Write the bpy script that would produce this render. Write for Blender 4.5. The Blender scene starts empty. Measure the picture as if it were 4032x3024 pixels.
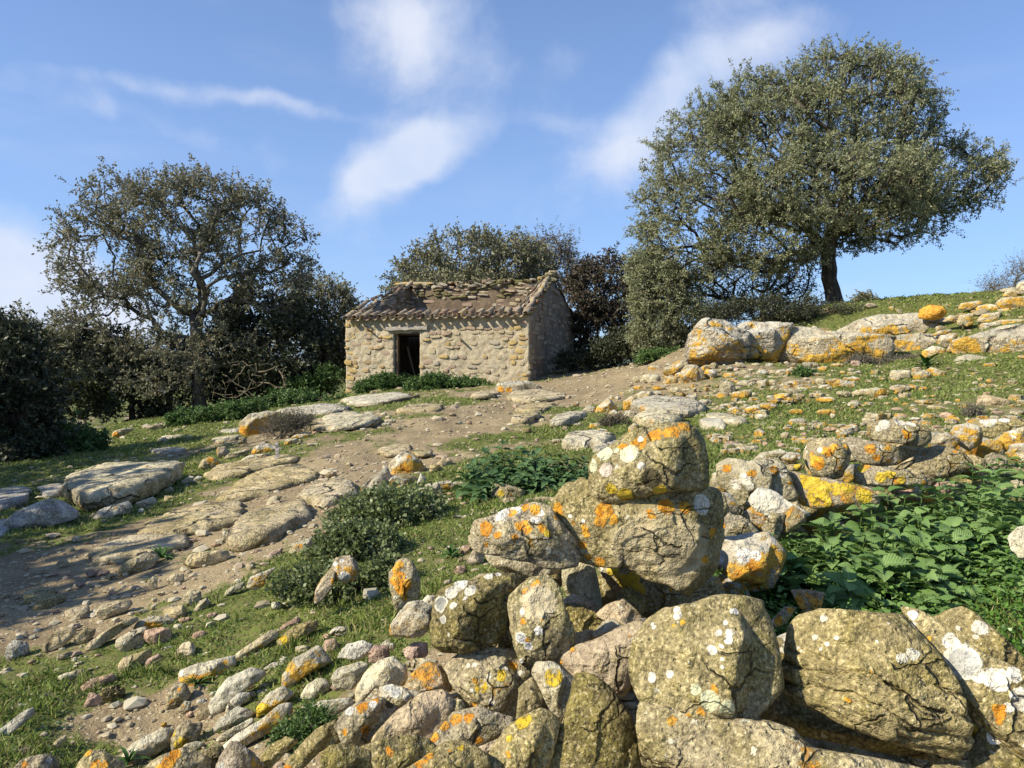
import bpy, math, random
import numpy as np
from mathutils import Vector

# ------------------------------------------------------------------ camera, sky, sun
FPX = 3028.0                       # focal length in photograph pixels (4032 wide)
EYE = 1.6
PITCH = math.atan(82 / FPX)
scene = bpy.context.scene
cam_d = bpy.data.cameras.new('camera'); cam = bpy.data.objects.new('camera', cam_d)
scene.collection.objects.link(cam); scene.camera = cam
cam_d.sensor_width = 36; cam_d.lens = 36 * FPX / 4032
cam_d.clip_start = 0.05; cam_d.clip_end = 9000
cam.location = (0, 0, EYE); cam.rotation_euler = (math.pi / 2 - PITCH, 0, 0)
scene.view_settings.view_transform = 'Standard'; scene.view_settings.look = 'None'
scene.view_settings.exposure = 0.62; scene.view_settings.gamma = 1
scene.view_settings.use_curve_mapping = False
scene.cycles.max_bounces = 5; scene.cycles.diffuse_bounces = 3; scene.cycles.transparent_max_bounces = 4

SUN_EL = math.radians(37)
SUN_H = (-0.92, -0.392)            # horizontal direction towards the sun
sd = bpy.data.lights.new('sun', 'SUN'); sun = bpy.data.objects.new('sun', sd)
scene.collection.objects.link(sun)
sd.energy = 5.0; sd.angle = math.radians(0.5); sd.color = (1, 0.915, 0.74)
to_sun = Vector((SUN_H[0] * math.cos(SUN_EL), SUN_H[1] * math.cos(SUN_EL), math.sin(SUN_EL)))
sun.rotation_euler = to_sun.to_track_quat('Z', 'Y').to_euler()

def nodes_of(idb):
    idb.use_nodes = True
    nt = idb.node_tree; nt.nodes.clear()
    return nt

class NT:
    """small helper for node trees"""
    def __init__(s, nt): s.nt = nt
    def n(s, typ, **kw):
        nd = s.nt.nodes.new(typ)
        for k, v in kw.items(): setattr(nd, k, v)
        return nd
    def link(s, a, b): s.nt.links.new(a, b)
    def put(s, sock, v):
        if isinstance(v, bpy.types.NodeSocket): s.link(v, sock)
        elif v is not None:
            if isinstance(v, (tuple, list)) and len(v) == 3 and sock.type == 'RGBA': v = (*v, 1)
            sock.default_value = v
    def math(s, op, a, b=None, clamp=False):
        nd = s.n('ShaderNodeMath', operation=op, use_clamp=clamp)
        s.put(nd.inputs[0], a); s.put(nd.inputs[1], b) if b is not None else None
        return nd.outputs[0]
    def vmath(s, op, a, b=None, scale=None):
        nd = s.n('ShaderNodeVectorMath', operation=op)
        s.put(nd.inputs[0], a)
        if b is not None: s.put(nd.inputs[1], b)
        if scale is not None: s.put(nd.inputs[3], scale)
        return nd.outputs['Value'] if op in ('DISTANCE', 'LENGTH', 'DOT_PRODUCT') else nd.outputs[0]
    def noise(s, co, scale, detail=4, rough=.55, dist=0):
        nd = s.n('ShaderNodeTexNoise'); s.put(nd.inputs['Vector'], co)
        nd.inputs['Scale'].default_value = scale; nd.inputs['Detail'].default_value = detail
        nd.inputs['Roughness'].default_value = rough; nd.inputs['Distortion'].default_value = dist
        return nd.outputs['Fac']
    def noisec(s, co, scale, detail=3):
        nd = s.n('ShaderNodeTexNoise'); s.put(nd.inputs['Vector'], co)
        nd.inputs['Scale'].default_value = scale; nd.inputs['Detail'].default_value = detail
        return nd.outputs['Color']
    def voro(s, co, scale, out='Distance', feature='F1', rnd=1):
        nd = s.n('ShaderNodeTexVoronoi', feature=feature); s.put(nd.inputs['Vector'], co)
        nd.inputs['Scale'].default_value = scale; nd.inputs['Randomness'].default_value = rnd
        return nd.outputs[out]
    def ramp(s, v, lo, hi):
        nd = s.n('ShaderNodeMapRange', interpolation_type='SMOOTHSTEP'); s.put(nd.inputs[0], v)
        nd.inputs[1].default_value = lo; nd.inputs[2].default_value = hi
        return nd.outputs[0]
    def mix(s, f, a, b, blend='MIX'):
        nd = s.n('ShaderNodeMix', data_type='RGBA', blend_type=blend)
        s.put(nd.inputs[0], f); s.put(nd.inputs[6], a); s.put(nd.inputs[7], b)
        return nd.outputs[2]
    def bump(s, h, strength, dist=.01, normal=None):
        nd = s.n('ShaderNodeBump'); s.put(nd.inputs['Height'], h)
        nd.inputs['Strength'].default_value = strength; nd.inputs['Distance'].default_value = dist
        if normal is not None: s.link(normal, nd.inputs['Normal'])
        return nd.outputs[0]
    def out(s, col, rough=.9, normal=None, spec=.2, emis=None, transl=None):
        b = s.n('ShaderNodeBsdfPrincipled'); s.put(b.inputs['Base Color'], col); s.put(b.inputs['Roughness'], rough)
        b.inputs['Specular IOR Level'].default_value = spec
        if normal is not None: s.link(normal, b.inputs['Normal'])
        o = s.n('ShaderNodeOutputMaterial'); sh = b.outputs[0]
        if transl:
            t = s.n('ShaderNodeBsdfTranslucent'); s.put(t.inputs[0], col)
            m = s.n('ShaderNodeMixShader'); m.inputs[0].default_value = transl
            s.link(sh, m.inputs[1]); s.link(t.outputs[0], m.inputs[2]); sh = m.outputs[0]
        s.link(sh, o.inputs[0])

# sky: physical sky with a few clouds laid over it
world = bpy.data.worlds.new('World'); scene.world = world
world.cycles.sampling_method = 'MANUAL'; world.cycles.sample_map_resolution = 512
W = NT(nodes_of(world))
sky = W.n('ShaderNodeTexSky', sky_type='NISHITA'); sky.sun_disc = False
sky.sun_elevation = SUN_EL; sky.sun_rotation = math.atan2(SUN_H[0], SUN_H[1])
sky.altitude = 100; sky.air_density = 1.0; sky.dust_density = .6; sky.ozone_density = 4.5
tc = W.n('ShaderNodeTexCoord').outputs['Generated']
def sky_dir(u, v):
    d = Vector(((u - 2016) / FPX, 1, (1512 - v) / FPX)); c, s_ = math.cos(PITCH), math.sin(PITCH)
    d = Vector((d.x, d.y * c + d.z * s_, -d.y * s_ + d.z * c)); return d.normalized()
warp = W.vmath('SCALE', W.vmath('SUBTRACT', W.noisec(tc, 5, 5), (.5, .5, .5)), scale=.085)
wc = W.vmath('ADD', tc, warp)
total = None
# each cloud: pixel of its heart, half sizes, tilt, strength
for (u, v, rx, ry, ang, st) in [(1520, 700, 260, 105, -32, 1.0), (1680, 600, 150, 80, -20, .7), (1640, 180, 300, 170, 25, .55), (1800, 60, 280, 120, 10, .3),
        (2440, 540, 420, 150, -36, .62), (2750, 380, 280, 110, -30, .40), (2150, 470, 240, 40, -2, .22), (850, 400, 520, 34, 2, .50), (300, 400, 480, 60, 8, .22),
        (700, 540, 420, 50, 10, .24), (-20, 1110, 290, 170, 18, 2.3), (-20, 1260, 330, 110, 0, 1.8), (2700, 60, 420, 60, -15, .28), (3400, 130, 620, 80, -4, .16),
        (2300, 1180, 1500, 60, 0, .12), (3200, 1120, 600, 40, 0, .18), (2050, 900, 700, 90, -8, .12)]:
    d = sky_dir(u, v); a = math.radians(ang)
    ex = Vector((math.cos(a), 0, -math.sin(a))); ez = Vector((math.sin(a), 0, math.cos(a)))
    rel = W.vmath('SUBTRACT', wc, tuple(d))
    px = W.math('MULTIPLY', W.vmath('DOT_PRODUCT', rel, tuple(ex)), FPX / rx)
    pz = W.math('MULTIPLY', W.vmath('DOT_PRODUCT', rel, tuple(ez)), FPX / ry)
    py = W.math('MULTIPLY', W.vmath('DOT_PRODUCT', rel, (0, 1, 0)), .9)
    r2 = W.math('ADD', W.math('ADD', W.math('MULTIPLY', px, px), W.math('MULTIPLY', pz, pz)), W.math('MULTIPLY', py, py))
    g = W.math('MULTIPLY', W.math('POWER', 2.718, W.math('MULTIPLY', r2, -.9)), st)
    total = g if total is None else W.math('ADD', total, g)
mp = W.n('ShaderNodeMapping'); W.link(tc, mp.inputs[0]); mp.inputs['Scale'].default_value = (1.2, 1.2, 5.0); mp.inputs['Rotation'].default_value = (0, math.radians(-12), 0)
wisp = W.noise(mp.outputs[0], 2.3, 7, .55, .2)
fine = W.noise(wc, 6, 6, .5)
puff = W.noise(wc, 11, 8, .56)
cl = W.ramp(W.math('ADD', total, W.math('MULTIPLY', W.math('SUBTRACT', W.math('ADD', W.math('MULTIPLY', fine, .5), W.math('MULTIPLY', puff, .5)), .5), 1.9)), .16, .95)
thin = W.math('MULTIPLY', W.ramp(wisp, .45, .85), .20)
cloud = W.math('MINIMUM', W.math('ADD', W.math('MULTIPLY', cl, .88), thin), 1.0)
bg_col = W.mix(1.0, sky.outputs[0], (.90, 1.10, 1.45), 'MULTIPLY')
# base haze of the day: the blue is milky, more so near the horizon
sepd = W.n('ShaderNodeSeparateXYZ'); W.link(tc, sepd.inputs[0])
milk = W.math('ADD', W.math('MULTIPLY', W.ramp(sepd.outputs[2], .62, -.02), .26), .16)
bg_col = W.mix(milk, bg_col, (5.0, 7.0, 10.2))
bg_col = W.mix(cloud, bg_col, W.mix(W.ramp(fine, .25, .7), (5.6, 6.6, 8.6), (7.5, 7.9, 9.0)))
bg = W.n('ShaderNodeBackground'); W.link(bg_col, bg.inputs[0]); bg.inputs[1].default_value = .073
wo = W.n('ShaderNodeOutputWorld'); W.link(bg.outputs[0], wo.inputs[0])

# ------------------------------------------------------------------ maths helpers
rng = np.random.default_rng(7)
C_, S_ = math.cos(PITCH), math.sin(PITCH)
def ray(u, v):
    x, z = (u - 2016) / FPX, (1512 - v) / FPX
    y, z2 = C_ + z * S_, -S_ + z * C_
    return np.array([x / y, 1.0, z2 / y])
def at(u, v, Y):
    return ray(u, v) * Y + np.array([0, 0, EYE])

def _hash(ix, iy, iz, seed):
    h = (ix.astype(np.int64) * 374761393 + iy.astype(np.int64) * 668265263 + iz.astype(np.int64) * 2147483647 + seed * 1274126177) & 0xffffffff
    h = ((h ^ (h >> 13)) * 1274126177) & 0xffffffff
    h = (h ^ (h >> 16)) & 0xffffffff
    return h.astype(np.float64) / 4294967295.0 * 2 - 1
def vnoise(p, seed=0):
    i = np.floor(p).astype(np.int64); f = p - i; f = f * f * (3 - 2 * f)
    r = 0
    for dx in (0, 1):
        wx = f[:, 0] if dx else 1 - f[:, 0]
        for dy in (0, 1):
            wy = f[:, 1] if dy else 1 - f[:, 1]
            for dz in (0, 1):
                wz = f[:, 2] if dz else 1 - f[:, 2]
                r = r + wx * wy * wz * _hash(i[:, 0] + dx, i[:, 1] + dy, i[:, 2] + dz, seed)
    return r
def fbm(p, octaves=4, seed=0, gain=.5):
    r = 0; a = 1.0; t = 0
    for o in range(octaves):
        r = r + a * vnoise(p * 2 ** o + 17.3 * o, seed + o); t += a; a *= gain
    return r / t

COL = scene.collection
def new_mesh(name, verts, faces, mat=None, smooth=True, attrs=None):
    """faces: (n,k) int array with all faces of k corners, or a list of such arrays"""
    me = bpy.data.meshes.new(name)
    if not isinstance(faces, list): faces = [faces]
    verts = np.asarray(verts, dtype=np.float32)
    faces = [np.asarray(f, dtype=np.int32) for f in faces if len(f)]
    nl = sum(f.size for f in faces); nf = sum(len(f) for f in faces)
    me.vertices.add(len(verts)); me.vertices.foreach_set('co', verts.ravel())
    me.loops.add(nl); me.loops.foreach_set('vertex_index', np.concatenate([f.ravel() for f in faces]))
    me.polygons.add(nf)
    tot = np.concatenate([np.full(len(f), f.shape[1]) for f in faces]).astype(np.int32)
    st = np.concatenate([[0], np.cumsum(tot)[:-1]]).astype(np.int32)
    me.polygons.foreach_set('loop_start', st); me.polygons.foreach_set('loop_total', tot)
    me.polygons.foreach_set('use_smooth', np.full(nf, smooth))
    if attrs:
        for k, v in attrs.items():
            a = me.attributes.new(k, 'FLOAT', 'POINT'); a.data.foreach_set('value', np.asarray(v, dtype=np.float32))
    me.update(calc_edges=True)
    if mat is not None: me.materials.append(mat)
    return me
def link(name, me, loc=(0, 0, 0), parent=None, label=None, cat=None, group=None, kind=None):
    o = bpy.data.objects.new(name, me); COL.objects.link(o); o.location = tuple(float(c) for c in loc)
    if parent is not None: o.parent = parent
    if label: o['label'] = label
    if cat: o['category'] = cat
    if group: o['group'] = group
    if kind: o['kind'] = kind
    return o

# ------------------------------------------------------------------ terrain
# control points: photograph pixel and distance in metres
TERR = """0 3000 2.9;400 3000 3.1;900 3000 2.95;1500 3000 2.75;2100 3000 2.5;2700 3000 2.45;3300 3000 2.4;4000 3000 2.35
100 2600 4.1;300 2700 3.75;700 2700 3.7;1000 2500 4.1;1500 2650 3.4;2000 2700 2.9;2600 2650 2.9;3200 2550 2.95;3900 2500 2.95
50 2300 5.6;300 2300 5.6;700 2300 5.2;1300 2200 5.1;1900 2200 4.7;2500 2250 3.9;2900 2250 4.1;3300 2350 3.5;3900 2300 3.4
50 2050 8.0;500 1960 9.4;1000 2000 7.7;1500 1950 7.5;1900 1950 6.7;2500 2000 5.6;2900 2000 5.1;3500 2050 4.7;4000 2000 4.6
30 1850 13;400 1830 12.8;900 1830 11;1400 1800 10.4;1900 1800 9.3;2300 1780 9.3;2600 1800 8;3100 1760 8;3600 1720 8.2;4000 1700 7.8
30 1765 18.5;600 1715 18;1000 1690 17;1400 1650 15;1700 1570 19.5;2100 1600 17;2450 1600 14.5;2800 1600 13;3200 1580 12;3600 1530 12.6;4000 1500 12
120 1720 25;785 1617 29;1100 1592 28;1363 1552 27.6;2084 1500 26;2300 1510 22;2600 1500 18.5;2780 1445 17.3;2950 1442 17.1;3150 1440 16.9;3350 1440 16.6;3550 1425 16.2;2800 1428 18.6;2980 1424 18.5;3180 1420 18.3;3380 1410 18.0;3600 1395 17.6;3700 1420 15.2;3900 1405 14.6;4032 1400 14.4;3750 1385 16.2;3950 1370 15.8;3750 1290 18;3950 1280 17
1600 1520 29;2500 1440 26;2800 1330 22;3290 1200 23.5;3600 1195 24;3950 1190 18.5;2300 1450 31;3000 1262 21.5"""
ctr, cz = [], []
for tok in TERR.replace('\n', ';').split(';'):
    u, v, Y = map(float, tok.split()); p = at(u, v, Y)
    ctr.append((math.atan2(p[0], p[1]), math.log(math.hypot(p[0], p[1])))); cz.append(p[2])
for (deg, r, z) in [(-60, 4, -.2), (-60, 12, -.5), (-60, 30, -.8), (-100, 4, .1), (-100, 25, -.4), (-170, 5, .1), (-170, 25, 0), (60, 4, .7), (60, 12, 1.7), (60, 30, 3),
                    (100, 4, .7), (100, 25, 2), (170, 5, .3), (170, 25, .2), (0, 1.2, .1), (-60, 1.2, .05), (60, 1.2, .1), (120, 1.2, .05), (-120, 1.2, .05), (0, 42, 0.2), (-25, 36, -.9), (25, 40, 1.2)]:
    ctr.append((math.radians(deg), math.log(r))); cz.append(z)
ctr = np.array(ctr); cz = np.array(cz)
def _U(d2): return np.where(d2 > 1e-12, .5 * d2 * np.log(np.maximum(d2, 1e-12)), 0)
n_ = len(ctr)
K = _U(((ctr[:, None] - ctr[None]) ** 2).sum(-1)) + np.eye(n_) * .0008
Pm = np.hstack([np.ones((n_, 1)), ctr])
A_ = np.block([[K, Pm], [Pm.T, np.zeros((3, 3))]])
sol = np.linalg.solve(A_, np.concatenate([cz, np.zeros(3)]))
def terrain_s(x, y):
    x = np.atleast_1d(np.asarray(x, float)); y = np.atleast_1d(np.asarray(y, float))
    th = np.arctan2(x, y); r = np.hypot(x, y); lr = np.log(np.clip(r, 1.2, 42))
    q = np.stack([th, lr], 1); z = np.empty(len(q))
    for i in range(0, len(q), 20000):
        d2 = ((q[i:i + 20000, None] - ctr[None]) ** 2).sum(-1)
        z[i:i + 20000] = _U(d2) @ sol[:n_] + sol[n_] + q[i:i + 20000] @ sol[n_ + 1:]
    far = np.clip((r - 34) / 60, 0, 1); far = far * far * (3 - 2 * far)
    seam = np.clip((np.abs(th) - 2.4) / .6, 0, 1)
    z = z * (1 - seam) + .15 * seam
    return z * (1 - far) + (-3.0) * far
def relief(x, y):
    p = np.stack([x, y, np.zeros_like(x)], 1); r = np.hypot(x, y)
    a = np.clip(r / 8, .35, 1.6)
    return (fbm(p * 1.3, 3, 5) * .05 + fbm(p * 5.5, 4, 9) * .028) * a + fbm(p * 26, 2, 13) * .006
def terrain(x, y): return terrain_s(x, y) + relief(np.atleast_1d(np.asarray(x, float)), np.atleast_1d(np.asarray(y, float)))
YS = np.exp(np.linspace(math.log(1.6), math.log(60), 420))
def cast(u, v):
    """point of the ground seen at a photograph pixel"""
    d = ray(u, v); z = terrain_s(d[0] * YS, YS); below = (EYE + d[2] * YS) < z
    i = int(np.argmax(below)) if below.any() else len(YS) - 1
    Y = YS[i]
    if i > 0:
        a, b = (EYE + d[2] * YS[i - 1]) - z[i - 1], (EYE + d[2] * YS[i]) - z[i]
        if a > 0 > b: Y = YS[i - 1] + (YS[i] - YS[i - 1]) * a / (a - b)
    return at(u, v, Y)

# where grass grows (1) and where the soil and path are bare (0)
GR = """100 2980 1;400 2950 .7;300 2700 1;120 2750 1;620 2850 .1;700 2800 .05;560 2900 .3;900 2700 .8;700 2600 .9;450 2600 .7;150 2560 .55;60 2450 .1;250 2480 .15;500 2450 .3;750 2450 .7;950 2450 .9;1100 2500 .8;1200 2650 .9;1000 2850 .5;1400 2450 .9
60 2380 .02;300 2350 .05;550 2330 .15;750 2320 .35;900 2340 .6;1050 2300 .8;100 2250 .02;300 2200 0;500 2150 0;700 2050 0;900 1980 0;1100 1900 0;1250 1850 0;700 2250 .3;900 2180 .35;1100 2100 .2;1250 2000 .1;1300 1930 0
100 2150 .55;300 2080 .9;200 2000 .8;550 2000 .9;420 2040 .9;700 1900 .9;620 1940 .8;800 1830 .9;1000 1780 .7;600 1750 1;800 1700 1;400 1780 .9;900 1640 .8;1100 1720 .3;1200 1700 .5;1300 1750 .55;1450 1700 .6;1500 1760 .35
1400 1850 .02;1550 1800 .1;1700 1700 .15;1600 1650 .5;1750 1580 .9;1500 1590 .9;1900 1560 .3;1850 1650 .02;1950 1620 0;2050 1600 0;2100 1560 .05;2300 1520 0;2450 1480 0;2200 1620 .75;2050 1720 .8;1900 1750 .55;1750 1780 .4;2100 1800 .8;2300 1700 .85
1600 1900 .3;1750 1880 .8;1900 2000 1;1850 1900 .9;1750 2050 .9;1900 2250 .6;1850 2150 .6;1650 2350 .9;2500 1700 .9;2600 1560 .4;2900 1700 1;3200 1750 1;2800 1800 1;3300 1600 1;3600 1500 1;3900 1450 1;3000 1500 .7;3300 1450 .8;3600 1650 .8;3900 1600 .6;3500 1750 .5;3300 1680 .85
2700 1540 .35;2900 1480 .3;3100 1500 .5;2600 2000 .9;3100 2400 1;3800 2300 1;3300 2450 1;2100 2800 0;1800 2700 0;1400 2850 .2;2600 2900 0;3400 2900 0;3290 1220 .6;3500 1210 .9;3700 1230 1;2800 1330 .4;1300 1600 .9;1000 1650 1"""
gq, gv = [], []
for tok in GR.replace('\n', ';').split(';'):
    u, v, g_ = map(float, tok.split()); p = cast(u, v)
    gq.append((math.atan2(p[0], p[1]), math.log(math.hypot(p[0], p[1])))); gv.append(g_)
gq = np.array(gq); gv = np.array(gv)
def grassiness(x, y):
    q = np.stack([np.arctan2(x, y), np.log(np.maximum(np.hypot(x, y), 1))], 1); out = np.empty(len(q))
    for i in range(0, len(q), 20000):
        d2 = ((q[i:i + 20000, None] - gq[None]) ** 2 * np.array([1, 1.6])).sum(-1)
        w = 1 / (d2 + .0006) ** 1.7; out[i:i + 20000] = (w @ gv) / w.sum(1)
    return out
def grass_here(x, y):
    p = np.stack([x, y, np.zeros_like(x)], 1); r = np.hypot(x, y)
    sc = np.where(r < 8, 3.2, 1.6)[:, None]
    return grassiness(x, y) + .40 * fbm(p * sc, 4, 31) + .16 * fbm(p * 11, 2, 44)

def ground_mesh():
    th = np.concatenate([np.linspace(-180, -46, 30)[:-1], np.linspace(-46, 44, 440), np.linspace(44, 180, 30)[1:]])
    th = np.radians(th)
    r = np.concatenate([np.linspace(.05, 1.3, 8)[:-1], np.exp(np.linspace(math.log(1.3), math.log(46), 285)), np.exp(np.linspace(math.log(46), math.log(6000), 26))[1:]])
    T, R = np.meshgrid(th, r); x = (np.sin(T) * R).ravel(); y = (np.cos(T) * R).ravel()
    z = terrain_s(x, y); near = np.hypot(x, y) < 60
    z[near] += relief(x[near], y[near])
    g = np.zeros(len(x)); g[near] = grass_here(x[near], y[near]); g[~near] = 1
    nt, nr = len(th), len(r)
    i = (np.arange(nr - 1)[:, None] * nt + np.arange(nt - 1)[None]).ravel()
    f = np.stack([i, i + 1, i + nt + 1, i + nt], 1)[:, ::-1]
    # stones trodden into the path: low bumps
    return np.stack([x, y, z], 1), f, g

G = NT(nodes_of(bpy.data.materials.new('soil_and_turf'))); ground_mat = bpy.data.materials['soil_and_turf']
co = G.n('ShaderNodeTexCoord').outputs['Object']
ga = G.n('ShaderNodeAttribute', attribute_name='grass').outputs['Fac']
n1 = G.noise(co, 1.3, 6, .6); n2 = G.noise(co, 9, 6, .65); n3 = G.noise(co, 45, 4, .6)
soil = G.mix(G.ramp(n1, .3, .7), (.185, .142, .088), (.30, .245, .15))
soil = G.mix(G.math('MULTIPLY', G.ramp(n2, .48, .75), .7), soil, (.13, .095, .06))
vg = G.voro(co, 38); vc = G.voro(co, 38, 'Color'); sp = G.n('ShaderNodeSeparateColor'); G.link(vc, sp.inputs[0])
grit = G.math('MULTIPLY', G.ramp(vg, .42, .30), G.ramp(sp.outputs[0], .45, .6))
gritc = G.mix(sp.outputs[1], (.30, .25, .16), (.54, .48, .34))
soil = G.mix(grit, soil, gritc)
vg2 = G.voro(co, 95); soil = G.mix(G.math('MULTIPLY', G.ramp(vg2, .35, .2), .45), soil, (.50, .42, .30))
turf = G.mix(G.ramp(n2, .35, .7), (.078, .10, .026), (.135, .165, .042))
turf = G.mix(G.math('MULTIPLY', G.ramp(n3, .46, .66), .75), turf, (.17, .135, .08))
gm = G.ramp(G.math('ADD', ga, G.math('MULTIPLY', G.math('SUBTRACT', n2, .5), .5)), .40, .60)
colr = G.mix(gm, soil, turf)
hgt = G.math('ADD', G.math('MULTIPLY', n3, .6), G.math('ADD', G.math('MULTIPLY', grit, .5), G.math('MULTIPLY', n2, 1.2)))
G.out(G.mix(1.0, colr, (1.0, .97, .92), 'MULTIPLY'), .95, G.bump(hgt, .9, .02), .1)
gv_, gf_, gg_ = ground_mesh()
link('ground', new_mesh('ground', gv_, gf_, ground_mat, True, {'grass': gg_}), kind='structure', label='stony hillside of bare soil and short turf')

# a low far hill seen between the trunks
hx = np.linspace(-2600, 900, 60); hv = []
hh = 26 + 22 * fbm(np.stack([hx / 500, hx * 0, hx * 0], 1), 4, 3)
hv = np.concatenate([np.stack([hx, np.full(60, 1500.), np.full(60, -12.)], 1), np.stack([hx, 1900 + hx * 0, np.maximum(hh * 1.2, 2)], 1), np.stack([hx, 2500 + hx * 0, hh * .3], 1)])
ii = np.arange(59); hf = np.concatenate([np.stack([ii + k * 60, ii + 1 + k * 60, ii + 61 + k * 60, ii + 60 + k * 60], 1) for k in (0, 1)])
H_ = bpy.data.materials.new('far_scrub'); HN = NT(nodes_of(H_)); HN.out(HN.mix(HN.noise(HN.n('ShaderNodeTexCoord').outputs['Object'], .02, 6), (.05, .065, .05), (.10, .11, .07)), 1)
link('far_hills', new_mesh('far_hills', hv, hf, H_), kind='structure', label='low scrubby hill on the horizon')

# ------------------------------------------------------------------ stone
def ico(level):
    t = (1 + 5 ** .5) / 2
    v = np.array([(-1, t, 0), (1, t, 0), (-1, -t, 0), (1, -t, 0), (0, -1, t), (0, 1, t), (0, -1, -t), (0, 1, -t), (t, 0, -1), (t, 0, 1), (-t, 0, -1), (-t, 0, 1)], float)
    f = np.array([(0, 11, 5), (0, 5, 1), (0, 1, 7), (0, 7, 10), (0, 10, 11), (1, 5, 9), (5, 11, 4), (11, 10, 2), (10, 7, 6), (7, 1, 8), (3, 9, 4), (3, 4, 2), (3, 2, 6), (3, 6, 8), (3, 8, 9), (4, 9, 5), (2, 4, 11), (6, 2, 10), (8, 6, 7), (9, 8, 1)])
    v /= np.linalg.norm(v[0])
    for _ in range(level):
        e = np.concatenate([f[:, [0, 1]], f[:, [1, 2]], f[:, [2, 0]]]); es = np.sort(e, 1)
        uq, inv = np.unique(es, axis=0, return_inverse=True); inv = inv.ravel()
        m = v[uq[:, 0]] + v[uq[:, 1]]; m /= np.linalg.norm(m, axis=1)[:, None]
        n = len(f); a, b, c = inv[:n] + len(v), inv[n:2 * n] + len(v), inv[2 * n:] + len(v)
        f = np.concatenate([np.stack([f[:, 0], a, c], 1), np.stack([a, f[:, 1], b], 1), np.stack([c, b, f[:, 2]], 1), np.stack([a, b, c], 1)])
        v = np.concatenate([v, m])
    return v, f
ICO = [ico(i) for i in range(6)]

def rock_verts(level, poly, hd, facets=(), p=34, amp=.035, freq=3.0, seed=0, strata=0, strata_n=9, axes=None, round_=1, strata_dir=(0.12, .1, 1)):
    """star shaped stone. poly: (n,2) outline in the ax/ay plane round 0; hd: (front, back) half depths;
    facets: (world normal, fraction of support). Returns local coordinates in world directions."""
    dirs, faces = ICO[level]
    ax, ay, az = axes if axes is not None else (np.array([1., 0, 0]), np.array([0, 0, 1.]), np.array([0, 1., 0]))
    poly = np.asarray(poly, float)
    # outline radius table
    nt = 360; ang = np.linspace(-math.pi, math.pi, nt, endpoint=False)
    dx, dy = np.cos(ang), np.sin(ang)
    A = poly; B = np.roll(poly, -1, 0); E = B - A
    den = dx[:, None] * E[None, :, 1] - dy[:, None] * E[None, :, 0]
    den = np.where(np.abs(den) < 1e-9, 1e-9, den)
    t = (A[None, :, 0] * E[None, :, 1] - A[None, :, 1] * E[None, :, 0]) / den
    s = (A[None, :, 0] * dy[:, None] - A[None, :, 1] * dx[:, None]) / den
    ok = (t > 0) & (s >= -1e-6) & (s <= 1 + 1e-6)
    R = np.where(ok, t, 0).max(1); R[R <= 0] = np.median(R[R > 0]) if (R > 0).any() else .1
    ker = np.ones(2 * round_ + 1); ker /= ker.sum()
    R = np.convolve(np.concatenate([R[-round_:], R, R[:round_]]), ker, 'valid')
    th = np.arctan2(dirs[:, 1], dirs[:, 0]); k = (th + math.pi) / (2 * math.pi) * nt
    k0 = np.floor(k).astype(int) % nt; fr = k - np.floor(k); Rd = R[k0] * (1 - fr) + R[(k0 + 1) % nt] * fr
    rho = np.hypot(dirs[:, 0], dirs[:, 1])
    terms = [(rho / Rd), np.maximum(0, -dirs[:, 2]) / hd[0], np.maximum(0, dirs[:, 2]) / hd[1]]
    wd = dirs[:, :1] * ax + dirs[:, 1:2] * ay + dirs[:, 2:3] * az
    base = 1 / (sum(np.power(q, 5) for q in terms)) ** (1 / 5)
    rr_ = np.random.default_rng(int(seed) * 11 + 5)
    chis = [(rr_.normal(size=3) * [1, 1, 1], rr_.uniform(.66, .95)) for _ in range(16 if level > 2 else 8)]
    chis += [(rr_.normal(size=3) * .75 - az * 1.0, rr_.uniform(.68, .90)) for _ in range(5)]
    dzw = np.clip(np.abs(dirs[:, 2]) * 2.4, 0, 1)
    for (nv, frac) in list(facets) + chis:
        nv = np.array(nv, float); nv /= np.linalg.norm(nv)
        c = wd @ nv; sup = (base * c).max()
        terms.append(np.maximum(0, c) / ((1 + (frac - 1) * dzw) * sup))
    pp = 6.5
    core = (np.power(terms[0], pp) + np.power(terms[1], pp) + np.power(terms[2], pp)) ** (1 / pp)
    S = np.power(core, p)
    for q in terms[3:]: S = S + np.power(q, p)
    r = S ** (-1 / p)
    P = wd * r[:, None]
    size = float(np.median(R)); sd_ = int(seed) * 13 + 1
    q = P / size * freq * .5 + seed * 3.7
    d = fbm(q, 6 if level > 3 else 3, sd_, .62) * amp * 2.3
    rid = 1 - np.abs(fbm(q * .8 + 9, 3, sd_ + 50)) * 2
    d = d - np.clip(rid - .72, 0, 1) * amp * 1.6
    nk = 18 if level > 3 else 9
    ks = rr_.normal(size=(nk, 3)); ks /= np.linalg.norm(ks, axis=1)[:, None]; ka = rr_.uniform(-1, .25, nk); kg = rr_.normal(size=(nk, 3))
    pn = P / size + fbm(q * .7, 2, sd_ + 33)[:, None] * .12; dd_ = ((pn[:, None] - ks[None]) ** 2 * np.array([1, 1, 2.2])).sum(-1); ki = dd_.argmin(1)
    d = d + amp * (1.35 * ka[ki] + 1.1 * ((pn - ks[ki]) * kg[ki]).sum(1))
    if strata:
        sv = np.array(strata_dir, float); sv /= np.linalg.norm(sv)
        h = (P @ sv) / size * strata_n * .5 + fbm(q * .55, 3, sd_ + 70) * 1.9
        fh = h - np.floor(h); lay = _hash(np.floor(h).astype(np.int64), np.floor(h).astype(np.int64) * 0, np.floor(h).astype(np.int64) * 0, sd_)
        side = 1 - np.abs(wd @ sv)
        d = d + strata * (lay * .5 + np.where(fh < .16, -1.0, 0) * .6 + fh * .4) * side
    nrm = wd
    P = P + nrm * (d * size)[:, None]
    return P, faces

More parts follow.
